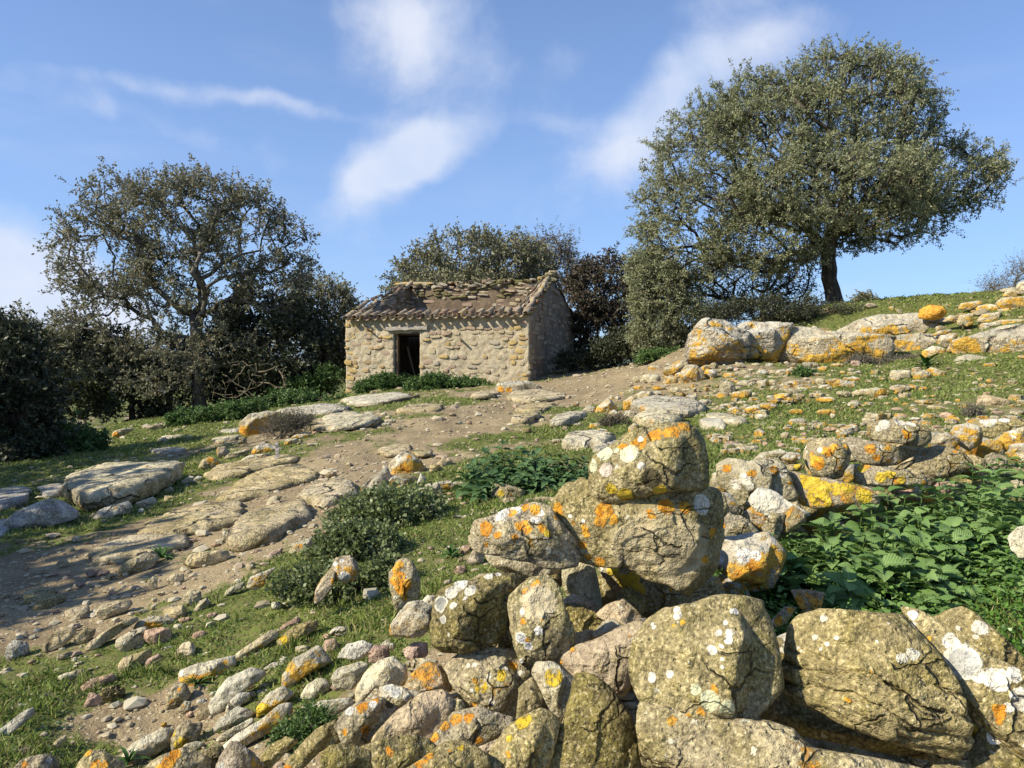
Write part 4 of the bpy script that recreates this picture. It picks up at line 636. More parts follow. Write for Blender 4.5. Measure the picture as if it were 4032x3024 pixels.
GROUND_STONES = """
E|olive|2.55|.8|U|amp=.03|480,1320 510,1240 570,1190 645,1210 750,1302 780,1400 520,1400|olive cone shaped stone with an orange tip at the foot of the slope|o 560 1205 26;o 600 1270 30;o 650 1290 24
E|grime|2.6|.8|UX|amp=.03|865,1320 960,1240 1070,1208 1150,1192 1225,1240 1300,1302 1250,1400 950,1400|brown stone with orange streaks beside the cone shaped stone|o 1090 1220 34;o 1060 1270 40;o 1000 1290 30
E|mossy|2.7|.8|XU||1208,1240 1260,1188 1380,1178 1405,1230 1370,1300 1250,1290|dark squarish stone between two orange streaked stones|
E|rust|2.5|.8|UR||1350,1320 1368,1220 1440,1143 1510,1168 1575,1230 1630,1310 1560,1400 1380,1400|pointed stone half covered by bright orange lichen|
E|olive|2.62|.8|U||1615,1235 1680,1160 1780,1130 1855,1160 1760,1225 1665,1310 1610,1295|olive stone with creamy specks between the pointed orange stone and the heap|
E|olive|2.4|.8|UX||1755,1320 1800,1220 1960,1080 2080,1035 2125,1100 2140,1160 1980,1205 1850,1320|long olive stone rising toward the orange capped stone|o 1800 1290 30
E|grime|2.8|.8|T||60,1320 150,1245 230,1235 300,1240 350,1310 300,1400 100,1400|dark stone with grey rings in the turf at the very bottom|o 160 1270 20;o 100 1290 16;g 290 1275 18
E|gold|-|.7|T||770,1200 840,1130 1000,1073 1070,1100 1062,1180 940,1242 790,1255|long whitish stone with gold ends beside the patch of bare grit|
E|grime|-|.8|LR||1073,1190 1073,1100 1110,1040 1180,1018 1252,1050 1232,1120 1150,1180|grey green upright stone with a yellow foot beside the long whitish stone|y 1120 1140 40;y 1090 1070 24
E|white|-|.7|||1098,1190 1160,1150 1230,1145 1280,1165 1200,1215 1110,1215|flat white flake in front of the grey green upright stone|
E|gold|-|.55|U||1338,1172 1480,1070 1620,1010 1740,930 1812,940 1802,1010 1700,1080 1560,1132 1420,1182|very long slanting slab with white crust and orange end|
E|white|-|.6|T||1322,1062 1360,990 1480,928 1582,978 1500,1042|flat pale stone above the very long slanting slab|
E|white|-|.6|||1350,1110 1400,1070 1560,1010 1570,1040 1460,1100 1370,1120|thin pale stone lying against the very long slanting slab|
E|gold|-|.7|U||1598,972 1608,900 1680,830 1760,803 1832,860 1742,922|whitish stone with a yellow patch at its lower corner|y 1635 930 46
E|pale|-|.7|||1410,950 1425,890 1480,840 1560,840 1550,890 1470,945|small pale stone with yellow dots below the long white stone|
E|white|-|.6|T||1298,930 1358,800 1430,740 1560,698 1642,740 1622,772 1480,852 1372,942|long white stone lying up the slope in the turf|
E|grime|-|.8|R||1038,930 1048,850 1080,778 1150,788 1185,860 1120,935|brown standing stone with orange dots in front of the lichen crusted slab|o 1110 815 14;o 1075 880 14
E|pale|-|.7|||1105,940 1150,885 1190,900 1185,950 1140,965|small stone cluster member beside the brown standing stone|
E|slab|-|.7|||1215,960 1260,925 1330,930 1330,985 1240,1000|buff stone in the earth below the long white stone|
E|gold|-|.75|TR||1118,702 1140,670 1240,645 1450,628 1457,682 1400,782 1300,787 1160,782 1123,742|thick lichen crusted slab with orange spots casting a long shadow|o 1205 765 26;o 1250 745 26;o 1360 720 18;o 1390 660 18;w 1140 690 20
E|gold|-|.7|U||1753,792 1768,700 1830,618 1970,556 2012,590 2062,660 1900,720 1802,792|large whitish stone edged in orange in the turf|
E|white|-|.6|||1630,680 1700,645 1770,650 1780,675 1700,690|flat white pebble stone above the large orange edged stone|
E|gold|-|.7|||2065,720 2120,675 2212,655 2240,720 2200,760 2110,760|pale stone with a yellow corner beside the brambles' foot|
E|white|-|.6|T||1873,850 1910,780 2000,740 2050,770 2040,830 1940,872|smooth whitish oval stone between two orange edged stones|
E|pink|-|.8|||2055,800 2080,765 2130,760 2140,800 2100,825|small round reddish stone beside the smooth whitish oval|
E|white|-|.6|||1938,912 2000,880 2190,878 2202,930 2090,982 1990,942|wide flat pale stone behind the squarish orange capped one|
E|slab|-|.6|U||1428,612 1500,560 1680,458 1732,470 1700,520 1600,572 1490,622|long narrow buff slab lying up the slope with an orange rim|o 1560 600 20;o 1620 545 16
E|olive|-|.7|UR||1733,492 1800,440 1870,408 1972,400 1975,450 1880,502 1790,557 1740,522|yellow green mossy stone at the upper end of the long narrow slab|y 1760 500 30
E|pink|-|.6|||1700,452 1780,400 1850,368 1880,390 1830,425 1760,460|reddish flat stone above the yellow green mossy stone|
E|pale|-|.8|||2048,450 2100,422 2170,425 2192,470 2130,495 2070,485|white flecked stone beside the reddish cubes under the brambles|
E|pink|-|.9|||2008,545 2020,510 2080,503 2110,540 2090,595 2030,590|pale reddish cube under the brambles|
E|pink|-|.9|||2000,490 2025,462 2060,480 2050,510 2010,512|small dark red stone above the pale reddish cube|
E|white|-|.7|||2098,605 2130,555 2212,525 2240,560 2200,620 2130,625|white stone just left of the pale pink cube|
E|gold|4.35|.5|F||1535,172 1560,110 1640,85 1725,55 1650,130 1642,170 1590,192|pale and gold leaning stone at the foot of the brambles|
E|white|-|.6|||1393,235 1410,190 1470,160 1530,145 1500,190 1440,215|white and yellow long stone below the pale and gold leaning stone|
E|slab|-|.9|||1140,250 1160,210 1200,193 1245,210 1250,250 1215,295 1165,285|round buff stone sitting on the bare ground|
E|pale|-|.8|||1205,322 1240,265 1280,250 1308,275 1280,315 1230,330|angular grey stone beside the round buff stone|
E|slab|-|.55|T||605,330 640,280 700,265 800,270 812,300 760,345 650,368|broad flat buff stone on the bare ground|
E|slab|-|.5|T||275,560 310,480 380,435 455,440 462,480 400,540 300,570|flat brownish slab half sunk in the turf edge|
E|slab|-|.6|||470,500 480,460 540,433 592,445 580,485 540,520 490,525|buff oval stone beside the flat brownish slab|
E|slab|-|.6|UX||538,550 570,500 650,450 780,390 842,382 846,412 760,455 680,505 600,545|long narrow brown slab casting a sharp shadow|
E|pale|-|.85|TR||728,530 740,490 820,445 900,435 912,480 880,545 790,580 770,570|boxy grey stone at the end of the long narrow brown slab|
E|pink|-|.9|TR||908,500 912,440 960,430 1055,440 1062,500 1040,540 960,542|boxy reddish stone touching the boxy grey stone|
E|gold|-|.75|TR||848,420 870,380 960,358 1060,380 1095,410 1060,445 960,440 860,435|low brown stone with an orange face behind the boxy reddish stone|o 930 415 26;o 965 420 26
E|slab|-|.8|R||748,640 780,608 930,578 942,600 920,640 850,680 840,705 770,708 752,680|angular buff stone in the turf below the boxy grey stone|
E|pink|-|.8|R||900,665 920,620 990,597 1002,620 990,640 920,675|reddish wedge beside the angular buff stone|
E|pink|-|.6|U||508,820 520,775 600,742 690,730 716,770 640,805 560,820|flat dark reddish stone in the grass|
E|pink|-|.8|||522,925 545,870 560,832 620,850 660,890 600,920|reddish pointed stone under the dark clod of earth|
E|white|-|.5|F||-20,1115 0,1048 80,1000 130,968 190,955 202,1000 110,1055 30,1100|pale wedge with an orange lower edge at the turf's border|
E|slab|-|.7|||305,1175 350,1130 400,1105 410,1140 370,1170 330,1188|small grey brown stone standing in the grass|
E|pink|-|.6|||70,1240 110,1195 150,1165 180,1190 180,1225|small flat pink stone in the grass|
E|white|-|.6|||68,925 110,898 190,920 170,950 110,950|small whitish flat stone at the grass edge|
E|slab|-|.6|||370,755 420,705 500,695 520,715 480,745|greyish flat stone in the turf below the boxy stones|
E|shade|-|.9|R||40,590 60,530 90,505 160,530 172,590 120,630 60,625|dark rounded stone at the edge of the shade|
E|slab|-|.7|UX||748,60 800,10 900,-30 970,-15 975,20 930,70 830,100 770,95|tan block with its dark end toward the turf|
E|pale|-|.6|||928,150 950,110 980,125 975,190 955,200|small pale leaning stone on bare ground|
E|slab|-|.6|||1042,120 1080,90 1140,100 1145,140 1100,165 1050,150|rounded buff stone beside the tuft of grass|
F|slab|-|.6|U||1148,1125 1200,1068 1300,1062 1405,1065 1420,1110 1350,1155 1200,1150|wide buff stone with a dark underside on the bare slope|
F|shade|-|.8|TU|amp=.03|60,862 130,798 300,738 375,760 452,830 452,882 340,902 180,937 80,902|angular boulder with a white crusted top lying in the shade|
F|pale|-|.7|TU||580,852 640,790 790,753 812,790 790,832 650,867|wedge of pale stone in front of the huge flat topped boulder|
F|pale|-|.7|||850,752 950,723 975,760 920,802 860,802|small stone between the huge flat boulder and the path|
F|grime|-|.9|LR||1238,535 1260,490 1310,468 1362,500 1382,545 1300,557|orange brown pointed stone on the turf beside the path|o 1310 490 22;o 1350 510 14
F|rust|-|.8|R||1348,425 1360,412 1400,408 1428,440 1400,482 1355,472|little upright orange sided stone in the turf|
F|gold|-|.85|TLU|amp=.03|1493,312 1500,260 1560,208 1650,188 1722,198 1705,280 1625,347 1540,352|rounded pale boulder with an orange foot beside the twiggy shrub|o 1530 310 26;o 1580 325 30;o 1510 300 20
F|pale|-|.6|||700,355 708,312 780,293 832,300 765,342|pale stone with an orange foot at the wood's edge|o 725 335 20
F|slab|-|.6|||918,295 980,260 1055,258 1055,295 980,305|low tan rock at the wood's edge before the nettle bank|
F|white|-|.7|||1060,325 1080,305 1120,303 1112,327|small white stone on the turf|
F|gold|-|.7|T||1558,462 1580,410 1640,383 1765,430 1705,452|whitish triangular stone with orange end beside the path|o 1585 440 18
F|pale|-|.6|T||1393,482 1430,450 1540,423 1562,440 1500,470 1430,490|long low pale stone beside the little orange sided one|
F|pale|-|.6|T||1498,492 1560,458 1680,453 1672,490 1560,512|low whitish stone in front of the whitish triangular stone|
F|grime|-|.8|||1478,395 1490,350 1532,348 1535,390|grey cube in the shade of the rounded pale boulder|
F|white|-|.7|||1103,640 1180,590 1212,600 1182,642 1120,648|white block in a line of small stones by the path|
F|pale|-|.8|||1193,625 1230,590 1262,600 1232,645|grey stone next to the white block by the path|
F|pale|-|.7|||998,692 1060,658 1085,690 1020,712|small whitish stone touching the huge flat boulder|
F|olive|-|.8|||1020,765 1028,710 1092,720 1082,765|square olive stone below the huge flat boulder|
F|pale|-|.7|||1640,795 1682,720 1752,718 1722,785 1665,795|pale rounded stone at the edge of the worn rock|
F|grime|-|.7|X||1383,985 1390,918 1472,918 1462,980 1410,1012|dark reddish rock against a hollow in the path|
F|rust|-|.6|||2078,975 2088,920 2130,858 2152,898 2102,955|orange flake poking out of the brambles near the path|
F|rust|4.15|.6|F|lvl=4|1955,1380 1962,1300 2000,1235 2055,1172 2092,1195 2062,1300 1985,1380|orange slab leaning on its neighbour at the brambles' edge|
F|rust|4.22|.8||lvl=4|2060,1162 2090,1097 2180,1088 2225,1150 2215,1235 2150,1262 2080,1220|rounded stone mottled orange and white amid the brambles|w 2090 1135 16;w 2130 1120 14;g 2140 1225 40
F|pale|-|.7|||1785,1072 1850,1000 1960,968 1952,1042 1850,1092|white lichened stone at the brambles' edge|
F|pink|-|.8|||1658,1092 1700,1055 1762,1040 1740,1095 1680,1105|reddish stone beside the white lichened stone|
F|gold|-|.6|||1918,1042 1930,968 1952,1000 1957,1042|slim orange point beside the white lichened stone|
F|gold|-|.8|T||1763,402 1780,363 1850,358 1842,390|orange ended stone by the leafy asphodel|
F|gold|-|.7|T||1808,352 1850,330 1935,333 1902,367|whitish stone with an orange middle by the leafy asphodel|
F|rust|-|.8|||1590,185 1595,160 1622,155 1620,182|tiny orange stone above the rounded pale boulder|
G|gold|-|.9|RUL|amp=.03|420,645 440,590 520,518 592,533 655,580 692,662 640,702 540,692 430,692|pointed stone with a gold face and a dark shoulder above the brambles|o 530 625 32;o 560 650 24;o 575 545 20;o 450 680 20;w 500 560 26
G|crop|-|.7|U|lvl=4|210,865 228,770 300,700 412,640 432,690 470,702 420,762 340,852 260,892|pale grey rock rising behind the brambles|
G|gold|-|.8|U||340,862 400,702 480,698 562,722 540,802 430,862|white and orange stone in front of the pale grey rock|
G|tan|-|.8|UX||460,772 500,683 600,688 652,720 560,772|brown split stone under the gold faced pointed stone|
G|white|-|.8|||618,762 660,665 702,718 682,770|pale pointed stone beside the brown split stone|
G|gold|-|.5|T||758,735 860,725 985,740 922,802 800,782|flat white triangular slab with a gold edge|
G|pale|-|.7|||640,795 700,750 782,740 822,800 700,852|greyish stone behind the flat white triangular slab|
G|slab|-|.8|R||770,602 820,553 892,580 862,632 800,632|brown grey boulder beside the central nettle clump|
G|olive|-|.8|X||720,668 722,612 790,608 832,650 760,682|dark stone with a gold corner beneath the brown grey boulder|
G|grime|-|.8|TU|lvl=4|1158,855 1178,760 1240,740 1352,770 1425,802 1402,862 1200,867|grey white stone with a yellow spot in front of the central nettle clump|y 1240 815 26
G|slab|-|.8|||1248,872 1262,850 1342,843 1352,890 1282,902|small buff stone before the grey white stone|
G|slab|-|.6|T||1408,862 1550,838 1685,850 1602,902 1420,897|long buff stone near the large slab|
G|pale|-|.7|||1575,900 1600,860 1660,845 1680,870 1620,910|whitish stone touching the large slab|
G|pink|-|.8|||938,1245 958,1190 1032,1188 1022,1240 980,1270|reddish stone on the earth behind the dark flat topped slab|
G|tan|-|.9|R||995,1315 1040,1220 1115,1258 1112,1330 1050,1345|brown cube on the earth beside the pale lichened stone|
G|pink|-|.8|||900,1390 920,1345 980,1340 985,1380 940,1420|dark reddish stone in the hollow of earth|
G|tan|-|.8|||920,1325 935,1285 965,1280 960,1320|small brown stone in the hollow of earth|
G|tan|-|.8|||800,1510 830,1450 880,1445 890,1490|brown stone behind the white disc block|
G|mossy|-|.8|R||1388,380 1400,342 1452,340 1472,372 1440,387|small dark block alone on the path's edge|
G|gold|-|.85|RLU|lvl=4|1922,225 1940,185 2020,125 2082,188 2062,220 1980,248 1925,240|orange topped white stone standing up at the path's far edge|
G|pale|-|.7|U||1825,215 1880,175 1930,190 1925,235 1870,248|flat stone leaning on the orange topped white stone|
G|gold|-|.8|||1740,190 1762,162 1812,158 1802,192|small yellowish stone by the path's far edge|
G|gold|-|.8|U||2125,215 2130,150 2180,115 2225,120 2225,215 2160,222|large gold spotted stone before the rubble spread|
G|gold|-|.8|||2012,272 2030,220 2070,208 2102,242 2080,280|pale pointed stone in front of the large gold spotted stone|
G|pale|-|.7|U||2105,255 2150,215 2220,225 2225,270 2130,272|pale stone crouching below the large gold spotted stone|
G|gold|-|.7|||1870,352 1890,310 1960,305 1972,340 1900,355|low pale stone beside the little twiggy tuft|
G|gold|-|.8|||1930,400 1945,345 2010,355 2025,390 1960,405|orange footed stone beneath the little twiggy tuft|
G|pale|-|.7|T||1728,418 1780,360 1862,358 1850,400 1780,415|pale smooth stone above the central nettle clump|
G|gold|-|.8|||2162,400 2165,340 2200,310 2240,320 2230,400|orange flanked stone behind the crowning boulder|
H|rust|18.3|.9|UB|lvl=4,p=6|1608,292 1622,235 1680,210 1752,223 1778,270 1742,307 1650,307|bright orange boulder resting alone on the ridge line|o 1690 260 70;o 1650 280 50;o 1740 270 50;o 1700 225 40
H|gold|-|.9|UR|lvl=4|258,668 262,600 290,565 350,560 388,600 382,650 300,674|large white and gold block at the near end of the rubble spread|
H|gold|-|.8|U|lvl=4|155,605 180,570 250,535 300,540 310,575 260,610 200,632|slanting gold stone behind the large white and gold block|
H|gold|-|.9|L|lvl=4|-10,800 0,730 40,708 100,712 95,770 50,807|orange and white block at the rubble's lower edge|
H|gold|-|.8||lvl=4|1085,650 1140,635 1230,655 1252,690 1180,706 1120,690|white ended gold stone in the middle of the pasture|
H|gold|-|.6|T||1242,712 1300,695 1380,692 1382,725 1300,738 1248,735|long flat gold stone in the pasture|
H|pale|-|.8|T||1452,640 1460,592 1500,585 1560,590 1562,640 1500,652|grey square stone at the foot of the outcrop|
H|gold|-|.8|||1578,650 1600,600 1640,588 1680,610 1675,650 1620,658|gold stone leaning against the gold banded one|
H|gold|-|.8|||1660,590 1690,573 1760,598 1752,635 1700,632|gold banded stone under the outcrop|
H|tan|-|.8|UX|lvl=4|1955,800 1960,740 2000,728 2110,755 2122,775 2040,800|grey brown angular stone alone on the upper pasture|
H|pink|-|.9|||1975,732 1985,715 2020,712 2030,738|little pink stone balanced behind the grey brown angular stone|
"""
def parse_stones(txt, on_ground):
    for ln in txt.strip().split('\n'):
        f = ln.split('|')
        view, mat, Y, th, fac, opts, poly, label = f[:8]; spots = f[8] if len(f) > 8 else ''
        kw = {}
        for o in opts.split(','):
            if '=' in o:
                k, v = o.split('='); kw[k] = float(v) if k not in ('lvl', 'nf', 'strata_n') else int(v)
        stone_from_outline(view, P_(poly), mat, label, None if Y == '-' else float(Y), float(th), fac, spots=spots, **kw)
parse_stones(WALL, False)
parse_stones(GROUND_STONES, True)

# stones packed behind the ones in front, seen through the gaps
rf_ = random.Random(77)
def filler(poly_tokens, view, n, Y0, Y1, w, mats, label, grp, seed=0):
    pts = np.array([topx(view, x, y) for x, y in P_(poly_tokens)]); x0, y0 = pts.min(0); x1, y1 = pts.max(0); k = 0; done = []
    while k < n:
        u, v = rf_.uniform(x0, x1), rf_.uniform(y0, y1); ins = False
        for i in range(len(pts)):
            a, b = pts[i], pts[i - 1]
            if (a[1] > v) != (b[1] > v) and u < (b[0] - a[0]) * (v - a[1]) / (b[1] - a[1]) + a[0]: ins = not ins
        if not ins or any(math.hypot(u - a, v - b) < w * .62 for a, b in done):
            if rf_.random() < .02: w *= .97
            continue
        done.append((u, v)); ww, hh = w * rf_.uniform(.8, 1.25), w * rf_.uniform(.6, .95); ph = rf_.uniform(0, 6)
        q = (v - y0) / (y1 - y0); Y = Y0 + (Y1 - Y0) * q
        stone_from_outline('V', [((u + ww / 2 * math.cos(ph + j * .785) * rf_.uniform(.85, 1.1)) * .5486, (v + hh / 2 * math.sin(ph + j * .785) * rf_.uniform(.85, 1.1)) * .5486) for j in range(8)], rf_.choice(mats), label, Y, .85, '', name='packed_stone', cat='stone', group=grp, lvl=3, amp=.05)
        k += 1
filler('250,1100 520,960 800,700 720,400 1100,100 1500,250 2100,250 2212,500 2180,1402 200,1402', 'A', 34, 3.05, 2.5, 150, ['grime', 'tan', 'mossy', 'olive'], 'half hidden stone packed into a gap of the heap', 'stones packed in the gaps of the heap')
filler('300,1130 900,880 1950,700 1960,1350 300,1350', 'D', 10, 3.35, 3.25, 190, ['grime', 'olive', 'mossy'], 'dark stone behind the stack under the crowning boulder', 'dark stones behind the stack')
stone_from_outline('B', P_('860,640 930,560 1000,640 1060,860 1000,960 760,940 740,800'), 'mossy', 'dark stone deep in the cleft between the great boulder and the layered boulder', 2.4, .8, '', lvl=4)  # added stone, coloured dark for the shade of the cleft
stone_from_outline('B', P_('860,480 900,420 960,470 960,640 880,650'), 'mossy', 'dark narrow stone high in the cleft beside the great boulder', 2.45, .8, '', lvl=3)  # second added stone, its dark colour doing the cleft's shade
filler('130,900 900,700 1850,780 2212,1000 2212,1140 150,1140', 'B', 12, 2.5, 2.35, 190, ['mossy', 'olive', 'grime'], 'shadowed stone behind the two great front boulders', 'shadowed stones behind the front boulders')
filler('230,480 640,400 1180,300 1650,290 2212,230 2212,420 1900,560 1200,690 760,800 560,960 250,1000', 'C', 26, 5.1, 4.3, 120, ['grime', 'pale', 'olive', 'gold'], 'stone filling the back of the far wall', 'filling stones of the far wall')
E_clod = stone_from_outline('E', P_('612,850 650,800 720,790 775,830 770,870 690,905 640,890'), 'mossy', 'dark crumbly clod of earth in the turf', None, .8, '', name='earth_clod', cat='clod', amp=.11, freq=9, lvl=4)

# ------------------------------------------------------------------ outcrop and bedrock
CROP = """
H|crop|17.9|.9|LTD|p=18,amp=.05|300,560 308,390 350,330 403,283 480,292 560,330 640,360 640,470 600,560|rock outcrop's nearest end with a blunt nose and yellow band
H|crop|18.2|.9|TR|p=24,amp=.03|500,570 545,400 600,330 650,310 760,318 885,325 860,400 810,500 790,560|domed middle bulge of the rock outcrop
H|crop|17.9|.9|UT|p=24,amp=.025|812,530 818,430 850,350 950,338 1100,368 1260,385 1430,405 1440,520 1340,570 1000,590|white speckled whale backed rock of the outcrop with a diagonal crack
H|crop|18.2|.8|TD|p=24,amp=.035|1300,560 1380,410 1560,383 1725,388 1740,450 1700,520 1560,560|yellow faced low rock of the outcrop with cracks
H|crop|19.2|.9|T|p=24,amp=.03|1140,380 1290,300 1400,270 1600,268 1720,300 1840,345 1800,410 1500,430 1250,420|broad sloping top rock of the outcrop under the orange boulder
H|crop|15.3|.8|UT|p=24,amp=.03|1845,495 1845,415 1950,390 2080,338 2212,322 2330,330 2340,480 2200,520 2000,515|long rock face with orange patches at the upper end of the pasture
H|crop|14.6|.7|UT|p=24,amp=.03|1805,572 1848,512 1900,496 2065,530 2075,585 1900,602|low rock with white tips below the long orange patched rock face
H|crop|20.6|.8|T|p=8|1370,270 1400,250 1500,245 1600,262 1600,285 1480,290|thin pale ledge behind the broad sloping top rock
H|gold|16.3|.8|U||1640,535 1640,482 1690,447 1760,468 1745,520 1680,545|rounded gold and white boulder between the two rock faces
H|gold|16.6|.8|U||1720,435 1748,388 1825,378 1822,430 1780,465|orange and white boulder above the rounded gold and white boulder
H|gold|15.9|.8|||1772,485 1800,430 1852,418 1845,480|upright gold stone against the long rock face
H|gold|14.2|.8|T||2075,590 2110,555 2220,550 2240,590 2150,602|pale boulder under the long rock face's far end
H|gold|14.3|.8|||1745,650 1770,620 1815,605 1810,645|small gold boulder in line below the low white tipped rock
H|gold|14.2|.8|T||1808,640 1830,598 1900,592 1910,630 1850,650|pale gold stone in the row below the low white tipped rock
H|pale|14.1|.8|T||1900,625 1925,598 1980,592 1985,628|grey stone in the row below the low white tipped rock
H|pale|14.0|.8|T||1975,628 2010,595 2080,592 2100,615 2030,640|pale stone ending the row below the low white tipped rock
H|gold|17.8|.8|||2095,240 2070,205 2100,175 2230,172 2240,235 2150,243|wide orange stone in the cairn on the ridge
H|gold|17.8|.8|||2068,285 2078,240 2155,236 2175,285|square orange stone low in the ridge cairn
H|gold|18|.8|||2095,168 2120,130 2195,138 2185,178|pale stone second from the top of the ridge cairn
H|pale|17.8|.8|||2165,120 2190,85 2240,70 2240,150 2180,152|topmost pale stone of the ridge cairn
H|pink|17.7|.9|||2168,290 2172,240 2240,235 2240,292|pinkish stone low in the ridge cairn
H|gold|18.5|.7|T||1845,240 1860,208 1950,193 1975,212 1900,244|whitish flat stone on the ridge turf
H|gold|18.2|.7|T||1938,252 1960,222 2010,212 2082,228 2060,252|orange dappled stone at the foot of the ridge cairn
H|gold|17.6|.8|||1950,312 1978,270 2072,258 2062,312 2000,320|gold stone in the second row below the ridge cairn
H|gold|17.0|.7|T||2030,320 2090,300 2230,300 2240,325 2100,330|long flat stone with gold streaks below the ridge cairn
H|gold|17.6|.8|||1838,325 1850,280 1900,268 1922,325 1890,342|upright whitish stone beside the ridge path
H|gold|17.8|.8|||1752,312 1790,275 1825,280 1820,320|pale stone beside the bright orange boulder
H|pale|17.2|.8|||1970,362 1974,322 2030,316 2085,322 2045,350|angular pale stone above the long orange patched rock face
H|gold|17.2|.7|||1695,392 1730,365 1790,358 1800,370 1740,392|flat gold flake on the outcrop's sloping end
"""
for ln in CROP.strip().split('\n'):
    f = ln.split('|'); view, mat, Y, th, fac, opts, poly, label = f[0], f[1], f[2], f[3], f[4], f[5], f[6], f[-1]
    kw = {}
    for o in opts.split(','):
        if '=' in o: k, v = o.split('='); kw[k] = float(v)
    big = mat == 'crop'
    stone_from_outline(view, P_(poly), mat, label, float(Y), float(th), fac, name='rock' if big else None, cat='rock' if big else None, lvl=5 if big else None, **kw)

SLABS = """
F|slab|.05|940,905 1080,830 1300,790 1500,800 1480,880 1330,930 1150,960 980,990 860,985|wide smooth sheet of bedrock between the turf and the cracked slab
F|slab|.05|560,1090 700,1010 900,985 1120,985 1180,1030 980,1080 760,1130 620,1140|lower sheet of grit strewn bedrock above the dark ended block
F|pale|.17|405,745 440,690 500,640 640,603 760,595 960,590 1165,612 1135,665 1020,722 940,785 820,805 700,822 600,850 490,850 440,805|huge flat topped pale boulder at the edge of the shade
F|slab|.07|1270,612 1400,540 1600,490 1800,473 1885,500 1700,540 1500,602 1320,642|upper band of worn bedrock along the path
F|slab|.07|1345,765 1450,690 1530,640 1650,560 1800,540 1945,570 1962,622 1800,662 1650,722 1450,760|broad curved sheet of worn bedrock in the path
F|slab|.10|1858,762 1950,670 2100,653 2215,670 2230,730 2050,802 1950,782|smooth pale slab where the path meets the brambles
F|slab|.12|1435,1042 1500,960 1560,872 1700,832 1900,790 1925,882 1800,942 1650,1042 1500,1062|thick cracked tan slab with a shadowed edge beside the path
F|slab|.05|1060,850 1200,790 1400,760 1500,790 1400,850 1200,890|thin grit covered rock sheet in the middle of the path
F|slab|.08|1938,272 2050,225 2240,210 2260,315 2000,327|wide lichened slab level with the turf near the hut
F|pale|.10|1700,197 1900,160 2100,162 2210,190 2050,217 1850,222|grey rock shelf behind the twiggy shrub
F|pale|.06|1358,332 1420,306 1495,308 1480,337|thin pale rock in the turf near the rounded boulder
F|pale|.06|1328,387 1390,353 1495,348 1475,377|grey rock flush with the turf half in shade
F|pale|.05|985,375 1040,340 1150,335 1140,362 1060,385|flat yellowish rock flush with the shaded turf
F|shade|.06|930,440 1040,425 1155,428 1140,445 980,452|thin rock flush with the turf in full shade
F|shade|.10|-30,800 0,718 90,688 195,700 155,762 60,800|grey slab in deep shade at the wood's edge
F|shade|.10|238,695 330,668 405,680 382,722 280,732|small slab in shade beside the huge flat boulder
F|shade|.06|-60,960 0,880 40,870 60,930 0,1000|shaded slab next to the white crusted angular boulder
G|slab|.10|1288,132 1400,80 1560,83 1725,130 1500,172 1400,162|pale worn rock sheet before the hut's corner
G|pale|.12|118,160 200,115 500,108 592,135 400,182 205,197|grey rock shelf below the hut's near wall end
G|slab|.10|488,242 560,210 700,180 805,210 792,242 640,246|flat pale slab in the turf before the nettles of the hut
G|pale|.10|-40,270 150,253 335,290 312,332 150,372 -40,372|wide grey slab at the turf edge left of the path
G|slab|.10|1308,342 1350,270 1500,250 1510,280 1420,325|pinkish smooth slab rising at the path's side
G|slab|.08|1350,222 1460,178 1625,185 1560,225 1480,242|smooth tan slab between the path and the pasture
G|pale|.10|1585,342 1700,270 1830,238 1865,260 1700,332|long pale slab slanting at the pasture's edge
G|pale|.14|1690,512 1760,440 1900,415 2065,458 1980,502 1800,512|grey ringed slab behind the central nettle clump
G|pale|.08|1908,532 1940,490 2090,460 2110,480 1990,520|thin pale slab behind the crowning boulder
G|slab|.10|1008,132 1100,93 1225,103 1155,132|small pale rock sheet near the hut's corner
G|slab|.05|345,520 450,478 590,490 560,530 420,545|thin tan rock sheet in the bare path
G|slab|.05|580,540 640,515 740,520 730,545 640,556|small brown rock sheet in the bare path
H|pale|.16|-20,800 60,768 200,772 330,798 435,840 350,872 150,862 0,855|broad grey slab with orange rim below the rubble spread
H|pale|.16|-10,905 100,853 200,863 300,882 270,905 100,930|grey slab tucked behind the crowning boulder
H|pale|.10|408,862 520,868 645,900 590,917 430,902|long whitish slab in the pasture turf
H|pale|.10|368,902 480,900 515,940 400,942|short pale slab beside the crowning boulder's flank
E|olive|.05|140,290 160,232 250,208 335,222 300,262 200,300|olive tinted flat rock on the shaded bare ground
E|olive|.05|198,335 260,280 350,243 402,262 330,300 240,335|second olive tinted flat rock nearer the turf
E|slab|.05|410,365 450,335 560,332 555,368 470,380|flat tan rock on the bare ground
E|slab|.05|1020,355 1060,335 1160,330 1140,362 1060,375|thin pale rock in the turf near the round buff stone
E|slab|.05|1100,620 1140,588 1215,583 1200,615|thin pale rock in the turf above the crusted slab
"""
for ln in SLABS.strip().split('\n'):
    view, mat, th, poly, label = ln.split('|')
    slab_on_ground(view, P_(poly), mat, label, float(th), lift=.75 if float(th) == .17 else .18 if view in 'FE' else .3)

